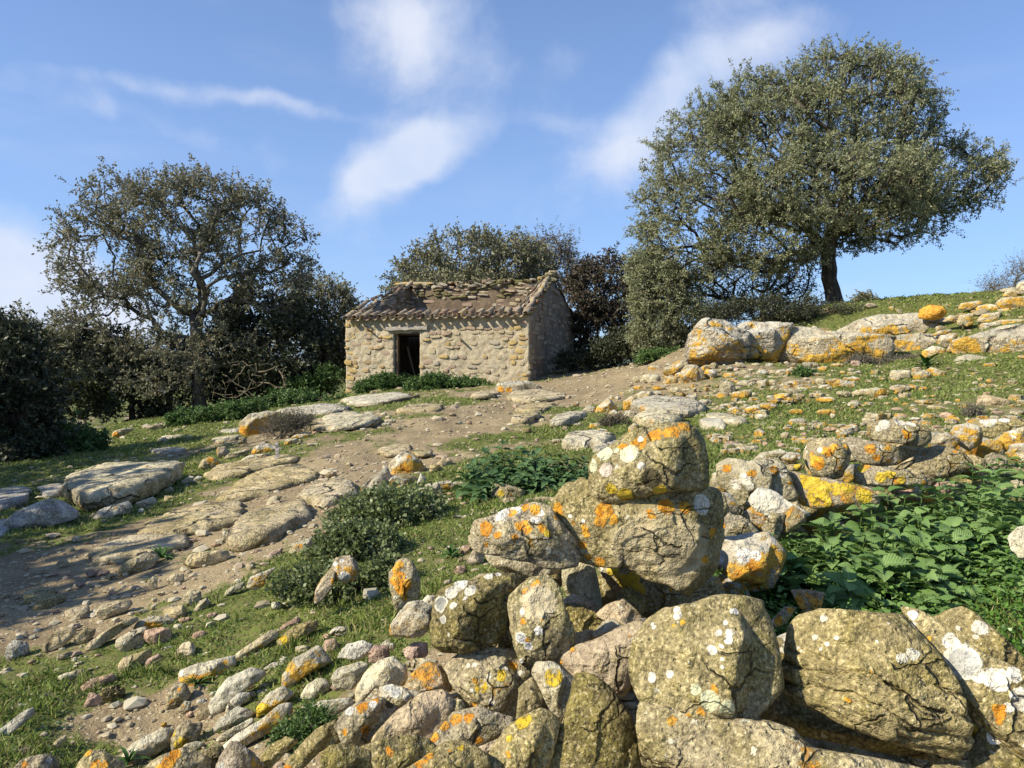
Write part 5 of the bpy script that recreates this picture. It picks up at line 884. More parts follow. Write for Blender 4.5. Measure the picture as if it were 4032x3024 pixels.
# ------------------------------------------------------------------ smaller loose stones: x y w h colour
FIELD = {'H': """110 580 90 35 o;95 640 110 70 p;200 650 90 60 o;400 535 60 34 p;430 610 80 60 o;330 545 60 50 g;450 565 50 45 p;530 690 90 80 g;600 730 120 60 o;540 622 100 40 o;620 607 110 45 p;640 665 130 40 p;720 605 90 50 p;730 668 78 52 o;785 655 60 28 p;840 600 90 34 o;910 663 105 38 p;860 690 30 22 o;840 745 92 56 o;905 713 100 45 g;950 738 46 38 g;1030 615 66 24 o;1070 582 60 38 o;1150 563 86 28 o;1130 620 88 24 o;1060 655 66 38 p;1080 690 88 44 o;1245 640 84 38 o;1185 725 100 44 p;1085 755 120 34 o;320 755 74 64 o;230 705 74 36 p;140 690 80 28 o;400 776 90 42 p;475 810 88 40 o;565 822 84 58 o;500 845 80 30 o;670 815 116 66 o;760 795 106 52 o;720 855 88 42 p;610 775 60 26 p;520 790 90 24 p;920 825 94 30 o;1090 828 118 40 o;1125 847 32 32 p;1245 783 78 30 p;925 885 116 54 o;710 950 88 58 o;855 965 54 44 o;795 930 30 34 p;960 955 48 28 k;550 1005 88 28 k;490 975 48 28 p;1115 925 90 32 k;680 1030 58 34 p;835 1018 46 30 k;740 1008 34 30 k;900 1034 56 22 p;1260 550 68 38 k;1610 655 116 24 o;1510 690 128 34 o;1485 760 38 30 o;1540 790 56 34 o;1582 797 46 34 o;1630 790 38 28 o;1690 800 58 24 p;1740 800 46 20 p;1510 725 30 16 k;1770 847 78 42 k;1810 872 88 38 o;1520 850 58 28 k;1600 870 90 26 p;1310 875 48 30 p;1720 915 78 32 k;1780 915 46 42 g;1860 922 46 22 p;1890 902 60 26 p;1700 968 96 34 p;1385 630 56 18 o;1270 600 30 20 p;1850 548 50 20 p;1050 580 30 26 g;980 560 66 40 g;890 560 70 30 g;760 560 60 26 p;690 560 50 24 p;600 560 70 30 p;540 575 60 28 p;480 590 50 26 g;500 650 50 28 p;580 585 50 22 k;660 590 40 20 p;780 600 50 26 k;830 615 60 26 g;880 590 46 24 p;940 600 46 20 k;700 630 50 22 p;770 630 40 20 p;250 620 50 40 o;60 640 70 50 p;20 690 60 34 o;70 690 50 26 g;10 640 50 40 p;150 745 36 20 k;280 700 30 18 p;440 735 56 20 p;240 755 80 16 p;590 690 50 26 p;1180 600 36 18 o;1000 690 34 18 p;1320 745 28 14 k;1420 800 26 12 p;1560 690 50 20 o;1690 770 30 12 p;1850 740 34 12 p;1910 690 34 14 p;2060 680 50 14 p;2140 640 44 14 p;2180 700 40 16 p;1960 835 44 16 p;2060 830 70 18 k;2160 830 60 18 p;1790 955 28 24 k;1830 960 30 20 k;1480 870 30 20 p;1340 900 30 18 k;1230 900 30 16 p;1190 950 60 26 p;1220 930 36 18 k;1080 960 34 18 p;1000 900 30 16 p;990 800 26 14 p;820 790 24 14 p""",
'G': """1010 300 48 24 k;115 232 62 42 g;180 245 58 24 k;285 242 90 44 w;385 243 58 28 p;420 266 48 28 p;318 263 34 24 p;450 290 66 28 p;410 317 88 34 w;240 352 58 24 p;640 306 40 14 p;700 275 44 16 p;880 245 36 20 g;950 262 44 16 p;830 168 30 16 p;860 205 22 12 p;1070 190 30 14 p;1030 180 24 12 k;560 280 40 14 k;740 330 30 12 p;930 345 24 12 p;520 180 50 14 w;1170 205 24 14 p;1540 285 46 30 p;1520 260 40 16 k;1500 310 36 14 p;1640 400 44 14 p;1730 215 26 18 p;1810 318 44 34 p;1500 430 40 26 k;1640 435 80 28 p;1560 370 26 12 k;1330 410 60 16 k;1210 395 40 14 p;960 430 44 14 k;1060 395 20 24 k;900 320 22 10 p;770 210 24 10 p;180 300 30 12 p;150 375 34 14 p;100 580 44 26 p;140 600 30 16 k;250 540 40 16 p;300 640 30 18 k;40 660 46 20 p;170 650 44 20 p;60 590 40 18 p;90 700 50 20 p;230 690 40 18 p;330 660 40 24 p;20 540 40 14 k;320 480 30 12 p;480 450 28 10 p;620 470 26 10 p;700 430 24 10 k;860 500 40 14 p;930 540 50 18 p;880 470 28 12 k;1000 470 26 12 k;1060 450 30 12 p;940 645 30 38 k;590 655 36 20 p;720 700 34 22 k;870 820 60 24 k;950 850 40 22 k;880 860 60 26 g;970 890 56 30 p;800 830 50 26 p;930 700 40 26 g;980 990 60 40 w;1030 975 40 30 w;730 1215 44 26 k;860 1400 30 20 k;800 1370 40 26 p;1150 1000 0 0 p;1930 110 30 18 g;1970 105 30 20 g;2040 130 50 26 o;2120 90 40 24 o;1905 115 24 14 k;2190 70 50 30 o;1790 320 36 26 p;1760 250 50 18 p;2020 430 40 18 p;2080 400 30 16 p;1430 560 0 0 p;1540 780 66 34 w""",
'E': """430 735 150 56 w;845 180 50 30 k;500 160 58 38 k;575 90 76 46 k;650 92 66 38 k;700 112 80 48 p;780 100 40 24 p;1720 290 68 46 w;1750 236 40 22 w;1240 476 88 56 k;1310 416 76 56 p;1320 352 70 40 k;1180 430 60 34 p;405 605 108 50 g;180 856 66 28 p;282 857 66 42 p;1090 347 126 36 w;1070 300 56 36 g;890 327 66 28 p;950 310 40 20 k;720 380 60 30 p;800 690 90 44 p;1040 562 98 40 p;1150 380 80 30 k;960 255 40 24 p;1000 215 60 26 p;1480 145 70 40 p;1450 130 40 26 k;1560 60 50 60 g;700 210 46 20 k;560 230 40 18 p;430 260 40 18 p;340 330 60 26 k;60 440 50 20 p;40 690 60 20 p;30 300 40 18 p;20 370 46 18 w;240 600 44 26 p;200 640 60 26 k;490 650 60 20 p;560 690 40 16 p;610 600 50 20 k;360 690 60 18 p;470 430 30 24 k;1010 900 44 26 k;1880 565 84 54 p;1780 600 40 22 k;1700 770 30 34 k;1640 830 100 44 p;1560 800 60 30 k;1250 890 60 40 w;1330 840 60 34 w;1700 750 30 24 p;1190 640 40 20 w;1290 590 60 22 p;1380 510 30 14 k;1480 520 30 14 k;1260 180 50 26 p;1380 290 60 24 p;1350 240 30 20 k;1500 380 40 18 p;1600 420 34 16 k;1090 210 40 20 p;1140 180 40 18 k;160 60 50 22 k;40 230 60 36 g;110 240 40 24 k;300 100 60 20 p;420 90 40 20 k;330 210 50 22 p;1020 1030 40 30 o;1180 970 50 34 k;1950 1000 70 30 w;2050 1000 90 40 w;1480 1150 70 30 w;2150 790 80 60 w;2190 850 60 40 p;1900 720 40 20 w""",
'F': """1410 260 44 18 p;1960 400 60 26 w;1890 400 50 20 p;1990 435 26 18 w;1900 325 60 24 p;1960 325 44 26 k;2060 200 50 30 g;1870 375 30 28 g;1830 440 60 22 p;1930 455 40 16 p;2120 500 40 18 p;2180 560 50 20 k;2150 610 60 24 p;1030 380 34 18 p;760 470 60 30 g;660 480 70 36 g;700 340 0 0 p;1215 520 30 18 w;945 505 50 16 w;1030 670 40 24 w;1165 655 40 20 p;1245 610 30 20 g;1190 690 50 20 p;1080 745 46 26 p;1250 640 40 20 p;975 715 30 20 w;940 790 60 26 p;880 810 44 40 w;1290 650 60 18 k;1250 730 40 14 k;1380 700 40 14 p;1560 840 40 24 k;1600 830 40 18 p;1620 760 40 20 k;1400 880 70 24 p;1340 1020 60 24 k;1250 1020 40 20 p;1200 990 50 18 k;1950 905 34 34 k;1870 930 50 20 p;1820 960 40 16 k;1640 1020 60 22 p;1560 1150 70 60 g;1480 1160 40 24 p;1600 1190 70 40 g;1600 1060 60 24 k;1580 690 30 12 k;2060 580 90 40 t;1990 640 50 24 t;2090 740 60 24 p;2000 600 46 20 k;480 990 60 26 g;390 1130 70 60 g;340 1200 60 24 k;540 1010 40 16 k;120 1000 60 30 g;200 990 40 18 g"""}
TYPE = {'o': 'gold_far', 'p': 'pale_far', 'g': 'grime', 'w': 'white', 'k': 'pink', 't': 'tan'}
COLW = {'o': ['gold crusted', 'orange sided', 'yellow lichened'], 'p': ['pale buff', 'whitish', 'light grey'], 'g': ['dull grey', 'grey brown', 'weathered grey'], 'w': ['white crusted', 'chalky', 'white blotched'], 'k': ['reddish', 'pink brown', 'rosy'], 't': ['tan', 'tan', 'tan']}
def zone(u, v):
    if v < 1480 and u > 2500: return 'in the rubble below the outcrop'
    if u > 3450 and v < 1700: return 'on the upper pasture'
    if u > 2900 and v > 1680: return 'on the turf just behind the far wall'
    if u > 2900: return 'in the mid pasture above the wall'
    if u > 2500 and v > 1700: return 'on the turf behind the crowning boulder'
    if u > 2450: return 'on the near side of the stony pasture'
    if u > 2050 and v < 1800: return "at the pasture's edge beside the path"
    if v < 1680 and u > 1300: return 'on the bare yard before the hut'
    if v < 1830 and u > 1300: return 'on the path above the central nettle clump'
    if u > 1780: return 'near the central nettle clump'
    if u > 1300 and v < 2000: return 'on the path above the brambles'
    if u > 1150 and v < 1800: return 'beside the asphodel'
    if v < 1900: return 'along the edge of the shaded turf'
    if v < 2150 and u < 520: return 'on the ground in the tree shade'
    if v < 2200: return 'on the worn bedrock path'
    if v < 2420: return 'on the bare slope below the bedrock'
    if u < 700: return 'in the turf at the foot of the slope'
    return 'in the turf left of the heap'
lab_count = {}
small = []
for view, txt in FIELD.items():
    for tok in txt.replace('\n', ';').split(';'):
        x, y, w, h, t = tok.split(); x, y, w, h = map(float, (x, y, w, h))
        if w > 2: small.append((view, x, y, w, h, t))
small.sort(key=lambda q: -q[3] * q[4] / VIEW[q[0]][2] ** 2)
small = small[:290]
for (view, x, y, w, h, t) in small:
    sd_ = stone_seed[0]; rs = random.Random(sd_ * 31 + 5); n = rs.choice([6, 7, 8, 9]); ph = rs.uniform(0, 6.28)
    sq = rs.uniform(2.2, 3.6); pts = []
    for i in range(n):
        a = ph + (i + rs.uniform(-.25, .25)) * 6.283 / n; ca, sa = math.cos(a), math.sin(a)
        r = (abs(ca) ** sq + abs(sa) ** sq) ** (-1 / sq) * rs.uniform(.86, 1.06)
        pts.append((x + w / 2 * r * ca, y + h / 2 * r * sa))
    u, v = topx(view, x, y); asp = w / h
    form = 'flat slab shaped' if asp > 2.6 else 'low' if asp > 1.8 else 'squat' if asp > 1.25 else 'blocky' if n < 8 else 'rounded'
    size = 'large' if w / VIEW[view][2] > 62 else 'middling' if w / VIEW[view][2] > 38 else 'small'
    lab = '%s %s %s stone %s' % (size, COLW[t][0], form, zone(u, v))
    # cards of look: the second and third words of colour only when the stone is of a different size
    small_mat = TYPE[t]
    o = stone_from_outline(view, pts, small_mat, lab, None, rs.uniform(.7, .95), rs.choice(['T', 'UR', 'R', 'U', 'TL', 'L', '']), spots='', name='field_stone', cat='stone', p=rs.choice([7, 10, 14]), amp=.05)
    lab_count.setdefault(lab, []).append(o)
for lab, os_ in lab_count.items():
    if len(os_) > 1:
        grp = 'loose stones ' + lab.split(' stone ')[1]
        for o in os_: o['group'] = grp
print('stones', STONE_COUNT[0], 'shared labels', sum(1 for v in lab_count.values() if len(v) > 1))

# lower courses of the far wall (mostly behind the nettles)
rl = random.Random(5)
low_labels = ['buried lower course stone of the far wall behind the nettle stems']
for i in range(15):
    u = 2860 + i * 82 + rl.uniform(-14, 14); Yw = 4.25 + (u - 2860) / 1172 * .75
    for k in range(2):
        v = 2010 + k * 110 - (u - 2860) * .07 + rl.uniform(-12, 12); w, h = rl.uniform(95, 150), rl.uniform(75, 110)
        n = 8; ph = rl.uniform(0, 6); pts = [((u + w / 2 * math.cos(ph + j * .785) * rl.uniform(.85, 1.1)) * .5486, (v + h / 2 * math.sin(ph + j * .785) * rl.uniform(.85, 1.1)) * .5486) for j in range(8)]
        if u < 3000 and k == 1: continue
        stone_from_outline('V', pts, rl.choice(['grime', 'pale', 'olive', 'gold']), low_labels[0], Yw + .12, .9, '', name='wall_stone', cat='stone', group='lower course stones of the far wall', lvl=3)

# ------------------------------------------------------------------ the ruined hut
def simple_mat(name, c1, c2, scale=8, bumpst=.7, dist=.02, rough=.95, c3=None, s3=2.):
    m = bpy.data.materials.new(name); N = NT(nodes_of(m)); ob = N.n('ShaderNodeTexCoord').outputs['Object']
    oi = N.n('ShaderNodeObjectInfo').outputs['Random']; co = N.vmath('ADD', ob, N.vmath('SCALE', (9., 7., 5.), scale=oi))
    a = N.noise(co, scale, 6, .65); b = N.noise(co, scale * 6, 4, .6)
    col = N.mix(N.ramp(a, .35, .65), c1, c2)
    if c3: col = N.mix(N.math('MULTIPLY', N.ramp(N.noise(co, s3, 6, .7), .52, .62), .9), col, c3)
    col = N.mix(N.math('MULTIPLY', N.ramp(b, .52, .7), .5), col, tuple(x * .45 for x in c1))
    col = N.mix(1.0, col, (.88, .88, .88), 'MULTIPLY')
    N.out(col, rough, N.bump(N.math('ADD', a, N.math('MULTIPLY', b, .4)), bumpst, dist), .1); return m
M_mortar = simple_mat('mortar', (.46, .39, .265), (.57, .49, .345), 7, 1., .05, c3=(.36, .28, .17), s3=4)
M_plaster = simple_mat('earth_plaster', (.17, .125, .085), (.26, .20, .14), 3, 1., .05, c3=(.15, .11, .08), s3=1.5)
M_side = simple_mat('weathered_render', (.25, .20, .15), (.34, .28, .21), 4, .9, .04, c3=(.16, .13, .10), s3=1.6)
HS = [simple_mat('hut_stone_' + n, a, b, 7, .8, .02, c3=c, s3=6) for n, a, b, c in [
    ('sand', (.42, .35, .22), (.53, .45, .30), None), ('rose', (.38, .28, .20), (.45, .34, .25), None), ('grey', (.36, .32, .24), (.47, .42, .32), None),
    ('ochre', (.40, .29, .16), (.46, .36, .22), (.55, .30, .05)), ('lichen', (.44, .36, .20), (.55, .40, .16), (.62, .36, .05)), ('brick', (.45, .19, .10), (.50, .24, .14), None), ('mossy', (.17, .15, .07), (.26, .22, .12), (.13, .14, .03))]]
M_tile = simple_mat('old_tile', (.30, .23, .155), (.40, .34, .25), 9, .7, .01, c3=(.12, .095, .06), s3=5)
M_tile2 = simple_mat('lichened_tile', (.33, .26, .17), (.44, .38, .27), 9, .7, .01, c3=(.52, .32, .05), s3=7)
M_tile3 = simple_mat('dark_tile', (.17, .13, .09), (.26, .21, .15), 9, .7, .01, c3=(.36, .19, .12), s3=6)
def wood_mat(name, c1, c2):
    m = bpy.data.materials.new(name); N = NT(nodes_of(m)); ob = N.n('ShaderNodeTexCoord').outputs['Object']
    mp = N.n('ShaderNodeMapping'); N.link(ob, mp.inputs[0]); mp.inputs['Scale'].default_value = (3, 40, 40)
    a = N.noise(mp.outputs[0], 2, 5, .6, .6); col = N.mix(N.ramp(a, .35, .65), c1, c2)
    N.out(col, .9, N.bump(a, .8, .01), .1); return m
M_wood = wood_mat('grey_wood', (.20, .17, .14), (.50, .46, .40)); M_wood2 = wood_mat('door_wood', (.09, .065, .045), (.20, .15, .10))

hut = link('stone_hut', None, (0, 0, 0), label='small roofless stone hut with a dark doorway and a tiled eave', cat='hut')
FR = at(2084, 1499, 26.0); FL = at(1363, 1552, 27.8); RR = at(2176, 1430, 29.6); RL = at(1574, 1430, 31.3); BR = at(2263, 1430, 33.0)
FR, FL, RR, RL, BR = [np.array([p[0], p[1]]) for p in (FR, FL, RR, RL, BR)]; BL = RL + (BR - RR)
ZE_R, ZE_L, ZR_R, ZR_L, ZB = 3.24, 3.18, 4.78, 4.68, 3.5
hut.location = (float((FR[0] + FL[0]) / 2), float((FR[1] + FL[1]) / 2), 0.6)
HO = np.array(hut.location)
def hlink(name, me, loc, parent=hut, label=None, kind=None):
    o = link(name, me, np.asarray(loc) - HO if parent is hut else loc, parent, label, None, None, kind); return o
def wall_mesh(P0, P1, z0, z1, zb, thick, hole=None, amp=.03, seed=0, step=.055, ragged=0.):
    """wall from P0 to P1 (xy); outside is on the right hand walking P0->P1; tops z0, z1; bottom zb"""
    L = np.linalg.norm(P1 - P0); t = (P1 - P0) / L; n = np.array([t[1], -t[0]])
    ns = max(2, int(L / step)); nz = max(2, int((max(z0, z1) - zb) / step))
    s = np.linspace(0, L, ns + 1); q = np.linspace(0, 1, nz + 1); S, Q = np.meshgrid(s, q)
    top = z0 + (z1 - z0) * S / L + ragged * fbm(np.stack([S.ravel() * 2.5, S.ravel() * 0, S.ravel() * 0 + seed], 1), 3, seed).reshape(S.shape)
    Z = zb + (top - zb) * Q
    def face(off, a):
        pq = np.stack([S.ravel(), Z.ravel(), np.full(S.size, seed * 3. + off)], 1)
        dd = (fbm(pq * 2.2, 4, seed) * a + fbm(pq * 9, 3, seed + 3) * a * .7).reshape(S.shape)
        xy = P0[None, None] + t * S[..., None] - n * off + n * dd[..., None]
        return np.concatenate([xy, Z[..., None]], -1).reshape(-1, 3)
    F, Bk = face(0, amp), face(thick, amp * .7); nv = len(F); w = ns + 1
    ii, jj = np.meshgrid(np.arange(ns), np.arange(nz)); ii, jj = ii.ravel(), jj.ravel(); a = jj * w + ii
    keep = np.ones(len(a), bool)
    if hole:
        sc, zc = (S[:-1, :-1] + L / ns / 2).ravel(), ((Z[:-1, :-1] + Z[1:, :-1]) / 2).ravel()
        keep = ~((sc > hole[0]) & (sc < hole[1]) & (zc < hole[2]))
    fF = np.stack([a, a + 1, a + w + 1, a + w], 1)[keep]; fB = fF[:, ::-1] + nv
    # close every open edge between front and back
    e = np.concatenate([fF[:, [0, 1]], fF[:, [1, 2]], fF[:, [2, 3]], fF[:, [3, 0]]]); key = np.sort(e, 1); kk = key[:, 0] * 100000 + key[:, 1]
    u_, c_ = np.unique(kk, return_counts=True); e = e[np.isin(kk, u_[c_ == 1])]
    fE = np.stack([e[:, 1], e[:, 0], e[:, 0] + nv, e[:, 1] + nv], 1)
    return np.concatenate([F, Bk]), np.concatenate([fF, fB, fE])
def add_wall(name, P0, P1, z0, z1, zb, thick, mat, hole=None, amp=.03, seed=0, label=None, ragged=0.):
    v, f = wall_mesh(P0, P1, z0, z1, zb, thick, hole, amp, seed, ragged=ragged, step=.055 if hole else .1)
    return hlink(name, new_mesh(name, v - HO, f, mat, True), HO, label=label)
Lf = np.linalg.norm(FR - FL); tf = (FR - FL) / Lf; nf_ = np.array([tf[1], -tf[0]])
def s_at(u, zz=0):
    k = (u - 2016) / FPX  # x = k*y on the front face
    return float((k * FL[1] - FL[0]) / (tf[0] - k * tf[1]))
D0, D1 = s_at(1553), s_at(1652); DZ = EYE + (1430 - 1311) / FPX * 27.2
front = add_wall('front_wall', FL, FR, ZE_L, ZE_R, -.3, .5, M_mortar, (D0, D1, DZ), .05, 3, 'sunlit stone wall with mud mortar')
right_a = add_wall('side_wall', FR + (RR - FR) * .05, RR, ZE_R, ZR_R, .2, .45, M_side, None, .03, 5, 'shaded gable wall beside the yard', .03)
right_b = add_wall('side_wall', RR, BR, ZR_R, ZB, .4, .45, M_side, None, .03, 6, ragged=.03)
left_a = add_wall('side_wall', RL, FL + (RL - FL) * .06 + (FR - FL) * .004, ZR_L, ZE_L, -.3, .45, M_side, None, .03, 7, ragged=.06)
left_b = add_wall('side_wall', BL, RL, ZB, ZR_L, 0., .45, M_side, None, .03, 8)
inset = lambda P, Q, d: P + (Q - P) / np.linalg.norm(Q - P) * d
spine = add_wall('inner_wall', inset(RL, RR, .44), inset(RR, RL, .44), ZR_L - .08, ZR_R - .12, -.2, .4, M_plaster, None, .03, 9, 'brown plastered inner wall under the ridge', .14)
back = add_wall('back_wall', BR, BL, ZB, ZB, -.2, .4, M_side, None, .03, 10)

# one of several rough wall stones, shared between pieces
def rough_block(seed):
    """a roughly squared stone: 26 corners, 48 triangles"""
    rs = np.random.default_rng(seed); idx = {}; V = []; F = []
    def vid(p):
        if p not in idx:
            q = np.array(p, float); k = np.abs(q).sum(); q = q * (.80 if k == 3 else .94 if k == 2 else 1.0) * (1 + rs.normal(size=3) * .09); idx[p] = len(V); V.append(q)
        return idx[p]
    for ax in range(3):
        for sg in (-1, 1):
            a, b = (ax + 1) % 3, (ax + 2) % 3
            for i in (-1, 0):
                for j in (-1, 0):
                    c = []
                    for (di, dj) in ((0, 0), (1, 0), (1, 1), (0, 1)):
                        p = [0, 0, 0]; p[ax] = sg; p[a] = i + di; p[b] = j + dj; c.append(vid(tuple(p)))
                    if sg < 0: c = c[::-1]
                    F += [(c[0], c[1], c[2]), (c[0], c[2], c[3])]
    return np.array(V), np.array(F)
BLK = [rough_block(100 + i) for i in range(8)]
BLK_ME = {}
def block_me(i, m):
    k = (i, m.name)
    if k not in BLK_ME:
        v, f = BLK[i]; BLK_ME[k] = new_mesh('block', v * .5, f, m, False)
    return BLK_ME[k]
def lay_stones(P0, P1, zfun, zb, rs, hgt, wid, keep, matf, hole=None, proud=.02, limit=300, parent=hut, side=1, name='stone', fill_depth=.09):
    L = np.linalg.norm(P1 - P0); t = (P1 - P0) / L; n = np.array([t[1], -t[0]]) * side; rot = math.atan2(t[1], t[0]); cnt = 0
    z = zb; zmax = max(zfun(0), zfun(L), zfun(L / 2))
    while z < zmax:
        h = rs.uniform(*hgt); s = rs.uniform(-.05, .1)
        while s < L:
            w = rs.uniform(*wid); c = s + w / 2; zc = z + h / 2 + rs.uniform(-.02, .02); s += w + rs.uniform(.01, .04)
            if c + w * .4 > L + .03 or zc + h * .5 > zfun(c) + .02: continue
            if hole and hole[0] - w * .45 < c < hole[1] + w * .45 and zc < hole[2] + h * .3:
                if not (hole[0] - w * .45 < c < hole[0] - w * .3 or hole[1] + w * .3 < c): continue
                if hole[0] < c - w * .4 or True: continue
            edge = c < .38 or c > L - .38 or (hole and (abs(c - hole[0]) < .4 or abs(c - hole[1]) < .4) and zc < hole[2] + .1)
            if rs.random() > (keep if not edge else min(1, keep + .35)) or cnt >= limit: continue
            m = matf(c / L, zc, edge, rs)
            hh = h * rs.uniform(.8, 1.05); k = proud * rs.uniform(-.6, 1.6) - fill_depth * .5
            p = P0 + t * c + n * k
            o = link(name, block_me(rs.randrange(8), m), (p[0] - HO[0], p[1] - HO[1], zc - HO[2]), parent)
            o.scale = (w * .98, fill_depth * 1.25, hh * .95); o.rotation_euler = (rs.uniform(-.08, .08), rs.uniform(-.2, .2), rot + rs.uniform(-.08, .08)); cnt += 1
        z += h + rs.uniform(.0, .025)
    return cnt
rs = random.Random(21)
def front_mat(fx, z, edge, rs):
    if (fx < .06 and rs.random() < .7) or (fx > .90 and z < 2.9 and rs.random() < .85) or rs.random() < .05: return HS[4]
    r = rs.random()
    if fx < .25 and r < .25: return HS[3]
    return HS[0] if r < .42 else HS[1] if r < .70 else HS[2] if r < .9 else HS[3] if r < .99 else HS[5]
nfst = lay_stones(FL, FR, lambda s: ZE_L + (ZE_R - ZE_L) * s / Lf - .12, .25, rs, (.085, .19), (.14, .40), .55, front_mat, (D0, D1, DZ), .03, 296, name='wall_stone')
spineL = np.linalg.norm(RR - RL)
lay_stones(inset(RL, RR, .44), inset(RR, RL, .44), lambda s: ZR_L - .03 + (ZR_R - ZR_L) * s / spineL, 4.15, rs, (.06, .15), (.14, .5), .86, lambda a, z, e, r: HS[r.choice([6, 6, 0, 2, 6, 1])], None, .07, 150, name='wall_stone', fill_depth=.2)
lay_stones(inset(RL, RR, .44), inset(RR, RL, .44), lambda s: 4.25, 3.0, rs, (.10, .19), (.2, .5), .36, lambda a, z, e, r: HS[r.choice([0, 1, 2])], None, .03, 60, name='wall_stone')
sideL = np.linalg.norm(RR - FR)
lay_stones(FR, RR, lambda s: ZE_R + (ZR_R - ZE_R) * s / sideL - .1, .6, rs, (.12, .2), (.2, .5), .42, lambda a, z, e, r: HS[r.choice([0, 2, 2, 1])], None, .03, 140, name='wall_stone')
lay_stones(RR, BR, lambda s: ZR_R + (ZB - ZR_R) * s / sideL - .1, .8, rs, (.12, .2), (.25, .5), .35, lambda a, z, e, r: HS[r.choice([0, 2, 2, 1])], None, .03, 80, name='wall_stone')
# inside of the left gable, mossy courses
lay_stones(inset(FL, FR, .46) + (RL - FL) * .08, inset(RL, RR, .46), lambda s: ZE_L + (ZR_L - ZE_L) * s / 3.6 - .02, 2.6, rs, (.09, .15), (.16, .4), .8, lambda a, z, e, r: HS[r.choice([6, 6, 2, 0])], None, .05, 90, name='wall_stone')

# curved roof tiles
def tile_me(seed, m, L=.44, w0=.175, w1=.135, up=True):
    rs_ = np.random.default_rng(seed); na, nl = 7, 4; V = []; th = .014
    for lay in (0, 1):
        for j in range(nl):
            q = j / (nl - 1); w = (w0 + (w1 - w0) * q) / 2 - lay * th
            for i in range(na):
                a = math.pi * i / (na - 1); k = rs_.normal() * .003
                V.append((-math.cos(a) * (w + k), (q - .5) * L + (rs_.normal() * .008 if j in (0, nl - 1) else 0), (math.sin(a) * (w + k) * .85 - .03) * (1 if up else -1)))
    F = []; N1 = na * nl
    for j in range(nl - 1):
        for i in range(na - 1):
            a = j * na + i; F.append((a, a + 1, a + na + 1, a + na)); F.append((a + N1, a + N1 + na, a + N1 + na + 1, a + N1 + 1))
        a = j * na; F.append((a, a + na, a + na + N1, a + N1)); a = j * na + na - 1; F.append((a, a + N1, a + na + N1, a + na))
    for i in range(na - 1):
        F.append((i, i + N1, i + 1 + N1, i + 1)); a = (nl - 1) * na + i; F.append((a, a + 1, a + 1 + N1, a + N1))
    return new_mesh('roof_tile', np.array(V), np.array(F), m, False)
TM = [[tile_me(60 + i * 3 + j, m, up=True) for j in range(2)] for i, m in enumerate((M_tile, M_tile2, M_tile3))]
TU = [[tile_me(80 + i * 3 + j, m, up=False) for j in range(2)] for i, m in enumerate((M_tile, M_tile2, M_tile3))]
def put_tile(me, p, along, slope, roll=0, sc=1.0, name='roof_tile'):
    """along: horizontal direction pointing up the roof; slope: rise angle"""
    o = link(name, me, np.asarray(p) - HO, hut); o.rotation_mode = 'ZXY'
    yaw = math.atan2(-along[0], along[1])
    from mathutils import Matrix, Euler
    M = Matrix.Rotation(yaw, 3, 'Z') @ Matrix.Rotation(slope, 3, 'X') @ Matrix.Rotation(roll, 3, 'Y')
    o.rotation_mode = 'XYZ'; o.rotation_euler = M.to_euler(); o.scale = (sc, sc, sc); return o
inw = -nf_; pitch = .33
ntile = 21
for i in range(ntile):
    s = .12 + (Lf - .2) * i / (ntile - 1); z = ZE_L + (ZE_R - ZE_L) * s / Lf
    j = rs.uniform(-.03, .03)
    p = FL + tf * s + inw * (.03 + rs.uniform(-.06, .05))
    put_tile(rs.choice(TM[rs.choice([0, 0, 1, 2])]), (p[0], p[1], z + .165 + rs.uniform(-.012, .025)), inw + tf * j, .32 + rs.uniform(-.06, .05), rs.uniform(-.12, .12), 1.34)
    if rs.random() < .22:
        p = FL + tf * (s + rs.uniform(-.02, .02)) + inw * .33; put_tile(rs.choice(TM[rs.choice([0, 2])]), (p[0], p[1], z + .255), inw + tf * j * 2, .34, rs.uniform(-.2, .2), 1.08)
    if i < ntile - 1:
        s2 = s + (Lf - .2) / (ntile - 1) / 2; p = FL + tf * s2 + inw * (-.03 + rs.uniform(-.04, .03))
        put_tile(rs.choice(TU[rs.choice([0, 1, 1, 2])]), (p[0], p[1], z + .055 + rs.uniform(-.01, .01)), inw + tf * rs.uniform(-.05, .05), .30, rs.uniform(-.1, .1), 1.34)
def rake(A, B, za, zb, n, offs, jumble, cols, skip=0., lift=0.):
    d = (B - A); L = np.linalg.norm(d); d = d / L; nn = np.array([d[1], -d[0]]); sl = math.atan2(zb - za, L)
    for k in range(n):
        q = (k + .5) / n
        for off, fl in offs:
            if rs.random() < skip: continue
            p = A + d * L * q + nn * (off + rs.uniform(-.02, .02) * (1 + jumble * 2)); z = za + (zb - za) * q + .07 + rs.uniform(0, .04) + lift
            put_tile(rs.choice((TU if fl else TM)[rs.choice(cols)]), (p[0], p[1], z + (0 if fl else .05)), d + nn * rs.uniform(-.1, .1) * jumble, sl + .08 + rs.uniform(-.06, .06) * jumble, rs.uniform(-.15, .15) * jumble, 1.15)
rake(FR, RR, ZE_R + .02, ZR_R + .02, 11, [(-.12, 0), (-.34, 1)], 1.4, [0, 0, 1, 2])
rake(FL, RL, ZE_L + .02, ZR_L + .02, 10, [(.08, 0), (.26, 1), (.44, 0)], 3.2, [2, 0, 1, 2], .3)
rake(RR, BR, ZR_R + .02, ZB, 10, [(-.10, 0), (-.28, 1)], 1., [0, 2])
